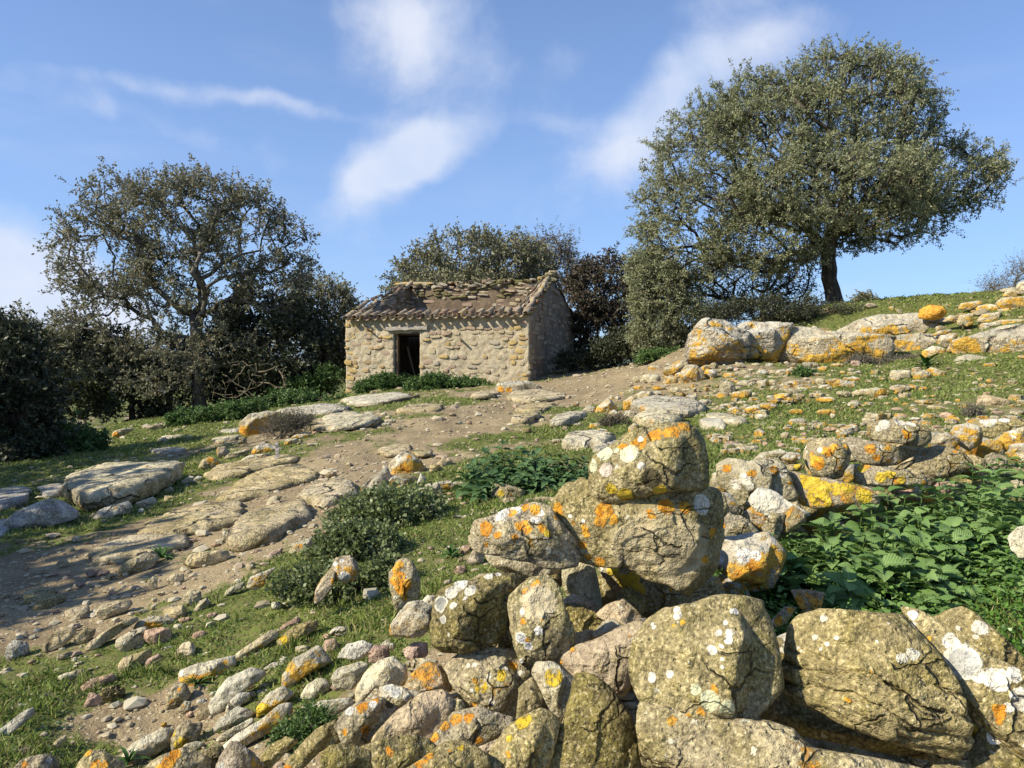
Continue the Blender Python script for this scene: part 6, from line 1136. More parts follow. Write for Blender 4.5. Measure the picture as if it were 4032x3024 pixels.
for k in range(26):                                              # scalloped tile ends along the ridge
    q = (k + .5) / 26; p = RL + (RR - RL) * q + inw * .06; z = ZR_L + (ZR_R - ZR_L) * q
    if .22 < q and rs.random() < .62: put_tile(rs.choice(TM[rs.choice([0, 0, 2])]), (p[0], p[1], z + .02 + rs.uniform(-.03, .03)), -inw, .25 + rs.uniform(-.1, .1), rs.uniform(-.2, .2), 1.0)
for k in range(5):                                               # gold tiles where the ridge meets the far rake
    p = RL + (RR - RL) * (.02 + k * .042) - inw * .02; put_tile(TM[1][k % 2], (p[0], p[1], ZR_L + .14 + rs.uniform(-.02, .02)), (RR - RL) / spineL, .02, rs.uniform(-.1, .1), 1.25)
for (q, dz, sc_) in [(.97, .12, (.5, .3, .14)), (.985, .24, (.42, .26, .11)), (1.0, .33, (.3, .22, .09)), (.93, .1, (.3, .25, .12))]:
    p = RL + (RR - RL) * q; o = link('ridge_stone', block_me(rs.randrange(8), HS[rs.choice([4, 6, 0])]), (p[0] - HO[0], p[1] - HO[1], ZR_R + dz - HO[2]), hut); o.scale = sc_; o.rotation_euler = (0, 0, .2)
for k in range(46):
    q = rs.uniform(.12, 1.0); p = RL + (RR - RL) * q + inw * rs.uniform(-.05, .15); o = link('ridge_stone', block_me(rs.randrange(8), HS[rs.choice([0, 2, 6, 1, 6])]), (p[0] - HO[0], p[1] - HO[1], ZR_L + (ZR_R - ZR_L) * q + rs.uniform(-.10, .08) - HO[2]), hut)
    o.scale = (rs.uniform(.2, .45), .3, rs.uniform(.07, .16)); o.rotation_euler = (rs.uniform(-.2, .2), rs.uniform(-.3, .3), rs.uniform(-.3, .3))
# flat bedding stones and brick bits under the near rake
for k in range(20):
    q = (k + .3) / 20; p = FR + (RR - FR) * q; o = link('bedding_stone', block_me(rs.randrange(8), HS[rs.choice([0, 5, 2, 6])]), (p[0] - .05 - HO[0], p[1] - HO[1], ZE_R + (ZR_R - ZE_R) * q + .01 - HO[2]), hut)
    o.scale = (.36, .2, .055); o.rotation_euler = (rs.uniform(-.1, .1), rs.uniform(-.1, .1), math.atan2(*(RR - FR)[::-1]) + rs.uniform(-.2, .2))
# roof over the far half, seen only from the side
nu, nv2 = 120, 8; uu, vv = np.meshgrid(np.linspace(0, 1, nu), np.linspace(0, 1, nv2))
bx = RL[0] + (RR[0] - RL[0]) * uu + (BR[0] - RR[0]) * 1.06 * vv; by = RL[1] + (RR[1] - RL[1]) * uu + (BR[1] - RR[1]) * 1.06 * vv
bz = ZR_L + (ZR_R - ZR_L) * uu - (ZR_R - ZB) * 1.06 * vv + .02 + .05 * np.abs(np.sin(uu * 25 * math.pi)) - .02
rv = np.stack([bx.ravel(), by.ravel(), bz.ravel()], 1); ia, ja = np.meshgrid(np.arange(nu - 1), np.arange(nv2 - 1)); aa = (ja * nu + ia).ravel()
rfc = np.stack([aa, aa + 1, aa + nu + 1, aa + nu], 1); rv2 = rv - [0, 0, .06]
hlink('rear_roof', new_mesh('rear_roof', np.concatenate([rv, rv2]) - HO, np.concatenate([rfc, rfc[:, ::-1] + len(rv)]), M_tile3), HO)

def bar(name, p0, p1, w, h, mat, parent=None, wob=0., seed=0, **kw):
    """rough timber from p0 to p1"""
    p0, p1 = np.array(p0, float), np.array(p1, float); d = p1 - p0; L = np.linalg.norm(d); d /= L
    up = np.array([0, 0, 1.]) if abs(d[2]) < .9 else np.array([0, 1., 0]); sx = np.cross(d, up); sx /= np.linalg.norm(sx); sz = np.cross(sx, d); n = 9; V = []
    r_ = np.random.default_rng(seed + 5)
    for i in range(n):
        q = i / (n - 1); c = p0 + d * L * q + sz * r_.normal() * wob + sx * r_.normal() * wob * .5; a = .5 * (1 - .12 * r_.random())
        for (ex, ez) in ((-1, -1), (0, -1.08), (1, -1), (1.05, 0), (1, 1), (0, 1.08), (-1, 1), (-1.05, 0)): V.append(c + sx * ex * w * a + sz * ez * h * a)
    F = [(i * 8 + j, i * 8 + (j + 1) % 8, i * 8 + 8 + (j + 1) % 8, i * 8 + 8 + j) for i in range(n - 1) for j in range(8)]
    cap = [np.array([list(range(8))[::-1]]), np.array([[(n - 1) * 8 + j for j in range(8)]])]
    mid = (p0 + p1) / 2
    me = new_mesh(name, np.array(V) - mid, [np.array(F)] + cap, mat, False)
    return link(name, me, mid - HO if parent is hut else mid, parent, **kw)
def fp(s, off, z): p = FL + tf * s + nf_ * off; return (p[0], p[1], z)
bar('lintel', fp(D0 - .28, .03, DZ + .14), fp(D1 + .32, .03, DZ + .18), .16, .13, M_wood, hut, .012, 1)
bar('door_head', fp(D0 - .02, -.1, DZ - .0), fp(D1 + .02, -.1, DZ + .01), .14, .06, M_wood2, hut, .002, 2)
bar('door_post', fp(D0 + .05, -.12, .5), fp(D0 + .05, -.12, DZ - .02), .09, .12, M_wood2, hut, .003, 3)
bar('door_post', fp(D1 - .02, -.2, .5), fp(D1 - .02, -.2, DZ - .02), .05, .1, M_wood2, hut, .003, 4)
bar('leaning_plank', fp(D0 + .12, -.9, 2.2), fp(D0 + .5, -1.0, .6), .08, .03, M_wood2, hut, .004, 5)
bar('inner_post', fp(D0 + .45, -1.8, .3), fp(D0 + .47, -1.8, 2.9), .1, .1, M_wood2, hut, .01, 6)
bar('peg', fp(s_at(1425), -.1, EYE + (1430 - 1280) / FPX * 27.7), fp(s_at(1462), .28, EYE + (1430 - 1299) / FPX * 27.5), .05, .05, M_wood2, hut, .006, 7)
bar('peg', fp(s_at(1808), -.1, EYE + (1430 - 1331) / FPX * 26.8), fp(s_at(1826), .25, EYE + (1430 - 1346) / FPX * 26.6), .055, .055, M_wood2, hut, .004, 8)
# unseen boards, added over the room to darken the doorway
for k in range(18):
    a0 = FL + tf * (.5 + k * (Lf - 1.0) / 18 + .16) - nf_ * .5; a1 = a0 - nf_ * 3.1
    bar('shade_board', (a0[0], a0[1], 2.62), (a1[0], a1[1], 2.66), .325, .035, M_wood2, hut, .003, 30 + k)
# rubble lying inside the doorway
for k in range(9):
    p = fp(D0 + rs.uniform(-.3, 1.2), -rs.uniform(.7, 1.8), rs.uniform(.35, .7)); o = link('fallen_stone', block_me(k % 8, HS[rs.choice([0, 1, 2])]), np.array(p) - HO, hut); o.scale = (.35, .3, .25); o.rotation_euler = (rs.random(), rs.random(), rs.random())
# a weathered pole lying on the turf before the hut
a_, b_ = cast(1503, 1598), cast(1648, 1571)
bar('wooden_pole', a_ + [0, 0, .05], b_ + [0, 0, .07], .09, .08, M_wood2, None, .008, 9, label='weathered wooden pole lying on the turf before the hut', cat='pole')
for (u0, v0, u1, v1, lb) in [(1090, 1828, 1108, 1745, 'short broken stick standing in the twiggy shrub')]:
    a_, b_ = cast(u0, v0), at(u1 - 18, v1, cast(u0, v0)[1] + .15); bar('stick', a_ + [0, 0, .0], b_, .05, .05, M_wood, None, .01, 11, label=lb, cat='stick')
# stone sill at the hut's near corner and the rock the door opens on
stone_from_outline('G', P_('1198,60 1215,15 1300,2 1430,0 1540,45 1540,70 1400,80 1240,88'), 'pale', 'flat rock step with gold patches at the foot of the hut corner', None, 1.0, 'T', lvl=4, spots='o 1235 68 26;o 1300 68 24')
stone_from_outline('G', P_('285,92 300,72 360,60 390,75 370,95'), 'slab', 'flat doorstep stone half hidden by nettles at the hut door', None, .9, 'T', lvl=3)

# ------------------------------------------------------------------ trees and shrubs
def bark_mat(name, c1, c2, sc=1.):
    m = bpy.data.materials.new(name); N = NT(nodes_of(m)); ob = N.n('ShaderNodeTexCoord').outputs['Object']
    mp = N.n('ShaderNodeMapping'); N.link(ob, mp.inputs[0]); mp.inputs['Scale'].default_value = (14, 14, 3)
    a = N.noise(mp.outputs[0], sc, 6, .65, .3); col = N.mix(N.ramp(a, .38, .62), c1, c2)
    N.out(col, .95, N.bump(a, 1., .04), .08); return m
def leaf_mat(name, cols, rough=.6, spec=.2, transl=.22):
    m = bpy.data.materials.new(name); N = NT(nodes_of(m)); r = N.n('ShaderNodeNewGeometry').outputs['Random Per Island']
    cr = N.n('ShaderNodeValToRGB'); N.link(r, cr.inputs[0]); e = cr.color_ramp.elements
    while len(e) < len(cols): e.new(.5)
    for i, c in enumerate(cols): e[i].position = i / (len(cols) - 1); e[i].color = (*c, 1)
    N.out(cr.outputs[0], rough, None, spec, transl=transl); return m
BK_dark = bark_mat('dark_bark', (.045, .036, .028), (.11, .092, .07)); BK_grey = bark_mat('grey_bark', (.10, .088, .07), (.20, .18, .145))
LF_olive = leaf_mat('wild_olive_leaf', [(.16, .18, .075), (.225, .245, .115), (.275, .29, .155), (.33, .345, .22), (.25, .22, .13)], transl=.3)
LF_oak = leaf_mat('oak_leaf', [(.12, .122, .066), (.175, .175, .10), (.22, .22, .135), (.265, .26, .18), (.27, .205, .12)], .6, .2, .25)
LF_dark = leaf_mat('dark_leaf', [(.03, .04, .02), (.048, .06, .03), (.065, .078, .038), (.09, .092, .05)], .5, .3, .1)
LF_brown = leaf_mat('brown_leaf', [(.055, .045, .032), (.09, .068, .05), (.07, .072, .042), (.13, .10, .07)], .6, .2, .1)
LF_far = leaf_mat('far_leaf', [(.14, .145, .07), (.20, .20, .105), (.24, .23, .13), (.19, .175, .12)], .6, .2, .15)
LF_green = leaf_mat('green_leaf', [(.05, .10, .025), (.08, .145, .035), (.11, .19, .05), (.15, .225, .08)], .5, .3, .3)
LF_bramble = leaf_mat('bramble_leaf', [(.09, .125, .04), (.14, .18, .06), (.19, .23, .09), (.26, .29, .15)], .5, .35, .3)
LF_twig = leaf_mat('twiggy_leaf', [(.10, .085, .07), (.16, .14, .11), (.12, .125, .08), (.20, .17, .13)], .7, .1, .1)

def unit(a): return a / np.maximum(np.linalg.norm(a, axis=-1, keepdims=True), 1e-9)
def tubes(P0, P1, R0, R1, k=5):
    n = len(P0); d = unit(P1 - P0); ref = np.where(np.abs(d[:, 2:3]) > .9, np.array([[1., 0, 0]]), np.array([[0, 0, 1.]])); x = unit(np.cross(d, ref)); y = np.cross(d, x)
    a = np.arange(k) / k * 2 * math.pi; ring = np.cos(a)[None, :, None] * x[:, None] + np.sin(a)[None, :, None] * y[:, None]
    V = np.concatenate([P0[:, None] + ring * R0[:, None, None], P1[:, None] + ring * R1[:, None, None]], 1).reshape(-1, 3)
    i = np.arange(k); j = (i + 1) % k; f = np.stack([i, j, j + k, i + k], 1); F = (f[None] + (np.arange(n) * 2 * k)[:, None, None]).reshape(-1, 4)
    return V, F
def leaf_quads(base, dirn, nrm, ln, wd):
    side = unit(np.cross(dirn, nrm)); tip = base + dirn * ln[:, None]; mid = base + dirn * (ln * .45)[:, None]
    V = np.stack([base, mid + side * (wd / 2)[:, None], tip, mid - side * (wd / 2)[:, None]], 1).reshape(-1, 3)
    return V, np.arange(len(base) * 4).reshape(-1, 4)
def sprays(R, tips, tdir, K, tl, m, ll, lw, spread=.9, upw=.25):
    """leafy twigs: K per tip, m leaves on each. Returns (leaf verts, faces, twig ends)"""
    m = max(3, int(m * .84)); lw = lw * 1.12; n = len(tips); O = np.repeat(tips, K, 0) + R.normal(size=(n * K, 3)) * tl * .18; D = unit(np.repeat(tdir, K, 0) * .7 + R.normal(size=(n * K, 3)) * spread + [0, 0, upw])
    Lh = tl * R.uniform(.5, 1.15, n * K); E = O + D * Lh[:, None]
    q = R.uniform(.15, 1.03, (n * K, m)); B = (O[:, None] + D[:, None] * (Lh[:, None] * q)[..., None]).reshape(-1, 3) + R.normal(size=(n * K * m, 3)) * ll * .25
    dl = unit(np.repeat(D, m, 0) * .6 + R.normal(size=(n * K * m, 3)) * .75); nn = unit(R.normal(size=(n * K * m, 3)) + [0, 0, .5])
    V, F = leaf_quads(B, dl, nn, ll * R.uniform(.6, 1.25, len(B)), lw * R.uniform(.7, 1.2, len(B)))
    return V, F, O, E
def ribbons(R, O, E, w0, w1):
    s = unit(np.cross(E - O, R.normal(size=O.shape))); V = np.stack([O - s * w0 / 2, O + s * w0 / 2, E + s * w1 / 2, E - s * w1 / 2], 1).reshape(-1, 3)
    return V, np.arange(len(V)).reshape(-1, 4)
def grow(R, trunk, tips, w=.35, seg=.45, exclude=2):
    pos = [np.array(p, float) for p in trunk]; par = [-1] + list(range(len(trunk) - 1)); plen = [0.]
    for i in range(1, len(pos)): plen.append(plen[-1] + np.linalg.norm(pos[i] - pos[i - 1]))
    top = pos[-1]; order = np.argsort(np.linalg.norm(tips - top, axis=1)); P = np.array(pos); PL = np.array(plen) - plen[-1]; tip_idx = []; tdir = np.zeros_like(tips)
    PAR = list(par); first = max(0, len(trunk) - exclude)
    Pl = [p for p in P]; PLl = list(PL)
    buf = np.zeros((60000, 3)); bl = np.zeros(60000); n = len(Pl); buf[:n] = Pl; bl[:n] = PLl
    for ti in order:
        t = tips[ti]; dv = t - buf[first:n]; ds = np.linalg.norm(dv, axis=1); k = first + int(np.argmin(ds + w * np.maximum(bl[first:n], 0))); d = ds[k - first]
        ns = max(1, int(d / seg)); a = buf[k].copy(); pk = k; bend = R.normal(size=3) * d * .07 + np.array([0, 0, -.05 * d])
        for j in range(1, ns + 1):
            q = j / ns; p = a + (t - a) * q + bend * math.sin(q * math.pi) + (R.normal(size=3) * seg * .07 if j < ns else 0)
            buf[n] = p; bl[n] = bl[pk] + np.linalg.norm(p - buf[pk]); PAR.append(pk); pk = n; n += 1
        tip_idx.append((ti, pk)); pp_ = PAR[pk]; tdir[ti] = buf[pk] - buf[pp_]
    P = buf[:n].copy(); PAR = np.array(PAR); Rr = np.zeros(n); ch = np.zeros(n)
    for i in range(n - 1, 0, -1):
        if ch[i] == 0: ch[i] = .006 ** 2.3
        ch[PAR[i]] += ch[i]
    return P, PAR, ch ** (1 / 2.3), unit(tdir)
def tree(seed, name, label, base, fork, lobes, tips_n, K, m, tl, ll, lw, leafm, barkm, r0, cat='tree', group=None, w=.35, stems=1, shell=.55, spread=.9, dscale=.85, zmin=.15, upw=.25, bark_twig=True, lean=0, trunk=True, clump=.33):
    """base,fork: (u,v,Y) in photograph pixels and metres; lobes: (u,v,ru,rv[,dY]) in the photograph's 2212 wide view"""
    R = np.random.default_rng(seed); Y = base[2]; B = at(*base); Fk = at(*fork)
    gz = float(terrain(B[0], B[1])[0]); B[2] = gz - .15
    T = []; ell = []
    for lb in lobes:
        u, v, ru, rv = [q * 1.8228 for q in lb[:4]]; dY = lb[4] if len(lb) > 4 else 0; c = at(u, v, Y + dY); rx, rz = ru * (Y + dY) / FPX, rv * (Y + dY) / FPX; ell.append((c, np.array([rx, rx * dscale, rz])))
    vol = np.array([np.prod(e[1]) ** .8 for e in ell]); cnt = np.maximum(3, (vol / vol.sum() * tips_n * 2.9).astype(int))
    for (c, rr), k in zip(ell, cnt):
        d = unit(R.normal(size=(k, 3))); rad = R.uniform(shell ** 2, 1, k) ** .5; T.append(c + d * rr * rad[:, None])
    T = np.concatenate(T); deep = np.zeros(len(T))
    for (c, rr) in ell: deep = np.maximum(deep, 1 - np.linalg.norm((T - c) / rr, axis=1))
    cs = 1.15 / max(.5, float(np.median([e[1][0] for e in ell])) ** .6); cl_ = vnoise(T * cs * 1.3 + seed, seed) + .5 * vnoise(T * cs * 2.9 + seed, seed + 1)
    keep = (cl_ > np.quantile(cl_, clump)) & (R.random(len(T)) > np.clip((deep - .25) * 3.5, 0, .93)) & (T[:, 2] > terrain_s(T[:, 0], T[:, 1]) + zmin); T = T[keep]
    if len(T) > tips_n: T = T[R.permutation(len(T))[:tips_n]]
    root = link(name, None, B, label=label, cat=cat, group=group)
    nt = 8; tr = [B + (Fk - B) * (i / (nt - 1)) + (R.normal(size=3) * r0 * .07 * (0 < i < nt - 1)) + np.array([lean * math.sin(i / (nt - 1) * math.pi), 0, 0]) for i in range(nt)]
    P, PAR, Rr, td = grow(R, tr, T, w)
    Rr = Rr * (r0 / Rr[1]); lim = np.minimum(Rr, r0); i = np.arange(1, len(P)); R1 = np.maximum(lim[1:], .006); R0 = np.maximum(lim[PAR[i]], .006); R0 = np.minimum(R0, R1 * 1.35); R0[:nt - 1] = lim[PAR[i]][:nt - 1]; tap = r0 * np.array([1.25, 1.02, .94, .90, .88, .86, .86, .9]); R0[:nt - 1] = tap[:-1]; R1[:nt - 1] = tap[1:]
    dd = unit(P[i] - P[PAR[i]]); ov = (R0 * .45)[:, None] * dd; A0, A1 = P[PAR[i]] - ov, P[i] + (R1 * .2)[:, None] * dd
    V, F = tubes(A0[nt - 1:], A1[nt - 1:], R0[nt - 1:], R1[nt - 1:], 5)
    # the stem itself: one continuous tapered skin, slightly fluted
    kk = 14; an = np.arange(kk) / kk * 2 * math.pi; up_ = np.array([1., 0, 0]); ringc = P[:nt]; fl = 1 + .07 * np.sin(an * 3 + seed) + .05 * np.sin(an * 5 + seed * 2); rings = []
    ts_ = np.linspace(0, nt - 1, 22)
    for t_ in ts_:
        k0_ = min(int(t_), nt - 2); f_ = t_ - k0_; cc = ringc[k0_] * (1 - f_) + ringc[k0_ + 1] * f_; rr_ = tap[k0_] * (1 - f_) + tap[k0_ + 1] * f_
        if t_ < 1.2: rr_ = rr_ * (1 + .35 * (1 - t_ / 1.2) ** 2)
        rings.append(cc + np.stack([np.cos(an), np.sin(an), an * 0], 1) * (rr_ * fl)[:, None])
    SV = np.concatenate(rings); ia_ = np.arange(kk); jb_ = (ia_ + 1) % kk; SF = np.concatenate([np.stack([ia_ + q * kk, jb_ + q * kk, jb_ + (q + 1) * kk, ia_ + (q + 1) * kk], 1) for q in range(len(rings) - 1)])
    F = np.concatenate([F, SF + len(V)]); V = np.concatenate([V, SV]) - B
    lv, lf, O, E = sprays(R, T, td, K, tl, m, ll, lw, spread, upw)
    tv, tf_ = ribbons(R, O, E, ll * .11, ll * .05) if True else tubes(O, E, np.full(len(O), ll * .05), np.full(len(O), ll * .02), 3)
    tb = trunk_noise(V, seed)
    allv = np.concatenate([tb, tv - B]); allf = [np.concatenate([F, tf_ + len(V)])]
    link('trunk', new_mesh('trunk', allv, allf, barkm, True), (0, 0, 0), root)
    link('crown', new_mesh('crown', lv - B, lf, leafm, False), (0, 0, 0), root)
    return root
def trunk_noise(V, seed): return V + (fbm(V * 6, 3, seed) * .02)[:, None] * np.array([1, 1, 0])

# the great wild olive on the rise
tree(11, 'wild_olive_tree', 'great wind shaped wild olive tree leaning over the outcrop', (3290, 1200, 23.5), (3268, 935, 23.3),
     [(1850, 290, 165, 170), (1700, 330, 190, 165), (1540, 390, 150, 165), (1480, 520, 110, 110), (2030, 380, 120, 90, .5), (1800, 415, 240, 95, -1), (1780, 168, 78, 62), (1920, 180, 78, 68), (2110, 390, 65, 62), (1650, 520, 140, 75, -.5),
      (1430, 470, 60, 100), (1420, 590, 60, 60, 1), (1640, 235, 90, 70), (1980, 260, 60, 80), (1830, 520, 60, 40, 1.5), (1930, 480, 120, 55), (1600, 200, 60, 30)],
     1700, 6, 27, .48, .092, .033, LF_olive, BK_dark, .245, clump=.05, w=.3, shell=.62, spread=.75, dscale=.8, lean=-.12, upw=.35)
# broad oak before the wood
tree(12, 'oak_tree', 'broad open crowned oak with visible limbs on the turf left of the hut', (785, 1615, 29), (770, 1290, 29),
     [(230, 560, 110, 120), (390, 480, 150, 105), (520, 520, 110, 115), (280, 450, 110, 75), (450, 420, 100, 55), (260, 690, 140, 110), (580, 610, 95, 75), (430, 600, 140, 90), (160, 640, 50, 80), (150, 500, 35, 50), (640, 560, 42, 80), (350, 790, 120, 70, -1), (520, 740, 110, 60, .5)],
     950, 5, 17, .56, .12, .056, LF_oak, BK_grey, .24, clump=.2, w=.22, shell=.35, spread=.9, dscale=.8)
# thicket behind and beneath it
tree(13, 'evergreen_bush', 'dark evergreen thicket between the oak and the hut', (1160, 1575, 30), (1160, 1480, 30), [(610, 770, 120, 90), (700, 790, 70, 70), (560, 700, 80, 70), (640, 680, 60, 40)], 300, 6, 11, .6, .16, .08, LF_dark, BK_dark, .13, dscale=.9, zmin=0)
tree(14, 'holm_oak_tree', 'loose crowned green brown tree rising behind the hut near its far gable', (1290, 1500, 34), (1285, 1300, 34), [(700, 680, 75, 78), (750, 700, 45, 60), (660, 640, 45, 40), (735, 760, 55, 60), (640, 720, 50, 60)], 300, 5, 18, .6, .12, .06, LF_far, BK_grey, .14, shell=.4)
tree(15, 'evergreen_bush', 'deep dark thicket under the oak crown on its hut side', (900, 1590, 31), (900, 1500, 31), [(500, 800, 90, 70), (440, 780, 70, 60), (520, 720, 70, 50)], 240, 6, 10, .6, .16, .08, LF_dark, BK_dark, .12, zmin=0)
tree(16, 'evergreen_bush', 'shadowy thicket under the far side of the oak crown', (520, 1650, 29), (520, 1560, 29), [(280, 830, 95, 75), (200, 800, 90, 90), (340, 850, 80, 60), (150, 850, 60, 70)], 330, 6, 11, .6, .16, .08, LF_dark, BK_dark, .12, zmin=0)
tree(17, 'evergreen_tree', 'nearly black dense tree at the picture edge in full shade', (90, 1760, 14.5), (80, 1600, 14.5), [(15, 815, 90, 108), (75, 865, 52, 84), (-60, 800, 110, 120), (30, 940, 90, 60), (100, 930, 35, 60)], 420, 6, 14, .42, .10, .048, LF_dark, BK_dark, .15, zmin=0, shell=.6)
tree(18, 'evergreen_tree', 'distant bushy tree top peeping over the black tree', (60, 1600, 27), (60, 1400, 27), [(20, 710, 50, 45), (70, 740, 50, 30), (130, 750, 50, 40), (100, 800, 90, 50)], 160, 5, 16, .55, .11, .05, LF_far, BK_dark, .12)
tree(19, 'low_shrub', 'dark leafy undergrowth at the foot of the black tree', (250, 1790, 15), (250, 1770, 15), [(130, 965, 60, 42), (60, 1000, 80, 45), (180, 990, 30, 22)], 150, 6, 16, .3, .07, .045, LF_green, BK_dark, .05, cat='shrub', zmin=-.05)
# behind the hut
tree(20, 'rounded_tree', 'rounded olive brown tree crown showing over the hut roof', (1850, 1400, 39), (1850, 1230, 39), [(1010, 560, 110, 62), (930, 590, 70, 45), (1080, 570, 90, 60), (880, 610, 45, 30), (1130, 580, 70, 50), (1000, 640, 160, 50)], 560, 6, 15, .7, .15, .075, LF_far, BK_grey, .2, clump=.05, dscale=1.1, shell=.7)
tree(21, 'bare_topped_tree', 'paler thin topped tree beside the rounded tree behind the hut', (2200, 1400, 41), (2190, 1240, 41), [(1190, 560, 62, 48), (1215, 590, 45, 45), (1170, 600, 60, 40)], 200, 6, 10, .9, .12, .05, LF_twig, BK_grey, .15, dscale=1.0, shell=.5)
tree(22, 'brown_bush', 'dark brownish dense bush against the shaded gable of the hut', (2440, 1440, 33), (2440, 1370, 33), [(1312, 630, 84, 80), (1262, 655, 46, 66), (1355, 690, 60, 70), (1300, 720, 70, 60), (1285, 760, 50, 30), (1350, 745, 50, 40)], 430, 6, 15, .5, .12, .07, LF_brown, BK_dark, .14, clump=.08, zmin=-.05, shell=.65)
tree(23, 'wild_olive_bush', 'green bushy tree between the brown bush and the outcrop nose', (2620, 1420, 23.5), (2620, 1330, 23.5), [(1430, 640, 65, 70), (1420, 710, 60, 65), (1480, 690, 55, 50), (1400, 590, 40, 50)], 380, 6, 16, .42, .095, .036, LF_olive, BK_dark, .11, clump=.1, zmin=-.05, shell=.6)
tree(24, 'scrub_tree', 'low sparse dark tree with crooked limbs beneath the wild olive', (3000, 1290, 25), (3005, 1200, 25), [(1600, 600, 110, 55), (1700, 590, 80, 50), (1560, 640, 60, 40), (1500, 630, 50, 50), (1650, 640, 100, 25)], 250, 5, 12, .45, .075, .032, LF_dark, BK_dark, .11, shell=.3, w=.15)
tree(25, 'heath_scrub', 'dark low heath scrub along the top of the outcrop', (3000, 1255, 21), (3000, 1240, 21), [(1590, 676, 60, 16), (1650, 666, 40, 24), (1700, 676, 60, 13), (1745, 664, 30, 22), (1780, 674, 46, 12), (1830, 676, 26, 8), (1535, 684, 34, 14), (1560, 668, 20, 22), (1625, 680, 30, 12)], 330, 7, 9, .30, .055, .03, LF_dark, BK_dark, .03, cat='scrub', zmin=-.1, shell=.2)
tree(26, 'distant_bush', 'small round bush on the skyline beside the olive trunk', (3420, 1190, 33), (3420, 1180, 33), [(1870, 652, 26, 14), (1900, 660, 16, 7)], 60, 6, 14, .3, .08, .05, LF_far, BK_dark, .05, cat='bush', zmin=-1)
tree(27, 'distant_bush', 'small dark green bush breaking the skyline by the orange boulder', (3520, 1205, 26), (3520, 1195, 26), [(1932, 661, 16, 9), (1960, 664, 24, 4)], 50, 6, 14, .2, .07, .05, LF_dark, BK_dark, .05, cat='bush', zmin=-1)
tree(28, 'twiggy_bush', 'pale leafless twiggy bush behind the ridge cairn', (3960, 1190, 21), (3960, 1170, 21), [(2170, 625, 35, 22), (2205, 595, 25, 25), (2150, 640, 20, 12)], 90, 8, 3, .5, .04, .02, LF_twig, BK_grey, .05, cat='bush', zmin=-1)
tree(29, 'low_shrub', 'leafy dark undergrowth in the shade behind the hut corner', (2330, 1445, 28), (2330, 1440, 28), [(1245, 778, 40, 16), (1290, 775, 26, 10)], 90, 7, 12, .3, .09, .06, LF_dark, BK_dark, .04, cat='shrub', zmin=-.2, shell=.2)  # dark leaves put the shade of the corner into the colour
tree(30, 'low_shrub', 'green nettle patch in the light under the wild olive bush', (2600, 1410, 22.5), (2600, 1400, 22.5), [(1400, 775, 30, 10), (1440, 772, 35, 10)], 70, 7, 14, .2, .06, .05, LF_green, BK_dark, .03, cat='shrub', zmin=-.2, shell=.2)
tree(31, 'evergreen_bush', 'low dark bush in the shade between the hut and the outcrop nose', (2560, 1435, 28), (2560, 1420, 28), [(1385, 735, 55, 34), (1330, 752, 45, 24), (1440, 735, 50, 28), (1290, 762, 30, 16)], 240, 6, 11, .4, .10, .055, LF_dark, BK_dark, .06, zmin=-.3, shell=.2, clump=.1)
# out of the picture on the sunward side: the wood whose shade lies on the slope
for k, (x, y, hgt_) in enumerate([(-9.6, 2.6, 5.2), (-13.5, 5.5, 7.2), (-15.5, 9.6, 8.0), (-10.6, 4.3, 5.6)]):
    u_ = 2016 + x / y * FPX; gz = float(terrain_s(x, y)[0]); cz_ = gz + hgt_ * .62; vv_ = 1430 - (cz_ - EYE) / y * FPX; rv_ = hgt_ * .42 / y * FPX / 1.8228
    tree(40 + k, 'evergreen_tree', ['bushy evergreen tree nearest the camera on the sunward side', 'taller evergreen tree beside the nearest one on the sunward side', 'farthest of the evergreen trees on the sunward side', 'middle sized evergreen tree close beside the nearest sunward one'][k], (u_, 2400, y), (u_, vv_ + 100, y),
         [(u_ / 1.8228, vv_ / 1.8228, rv_ * .95, rv_), (u_ / 1.8228 - rv_ * .7, vv_ / 1.8228 + rv_ * .3, rv_ * .7, rv_ * .6), (u_ / 1.8228 + rv_ * .6, vv_ / 1.8228 + rv_ * .35, rv_ * .6, rv_ * .6)], 170, 6, 5, .6, .30, .16, LF_dark, BK_dark, .14)

# ------------------------------------------------------------------ nettles
def leaf_mesh(mat, rows=13, width=.90, fold=.22, droop=.24, teeth=.13):
    V = []; F = []
    for i in range(rows):
        t = i / (rows - 1); w = width / 2 * (math.sin(math.pi * min(1, t * .93 + .07) ** .72)) * (1 - .15 * t)
        if i == rows - 1: w = .0
        k = 1 if i % 2 else 1 - teeth
        y = t - (.05 if i == 0 else 0); yo = y + (.05 if i % 2 == 0 else -.03) * (1 if 0 < i < rows - 1 else 0)
        z0 = -droop * t * t
        V += [(-w * k, yo - .02, z0 + w * fold), (-w * k * .5, y, z0 + w * fold * .35 + .015), (0, y, z0), (w * k * .5, y, z0 + w * fold * .35 + .015), (w * k, yo - .02, z0 + w * fold)]
    for i in range(rows - 1):
        for j in range(4): a = i * 5 + j; F.append((a, a + 1, a + 6, a + 5))
    return new_mesh('leaf', np.array(V), np.array(F), mat, True)
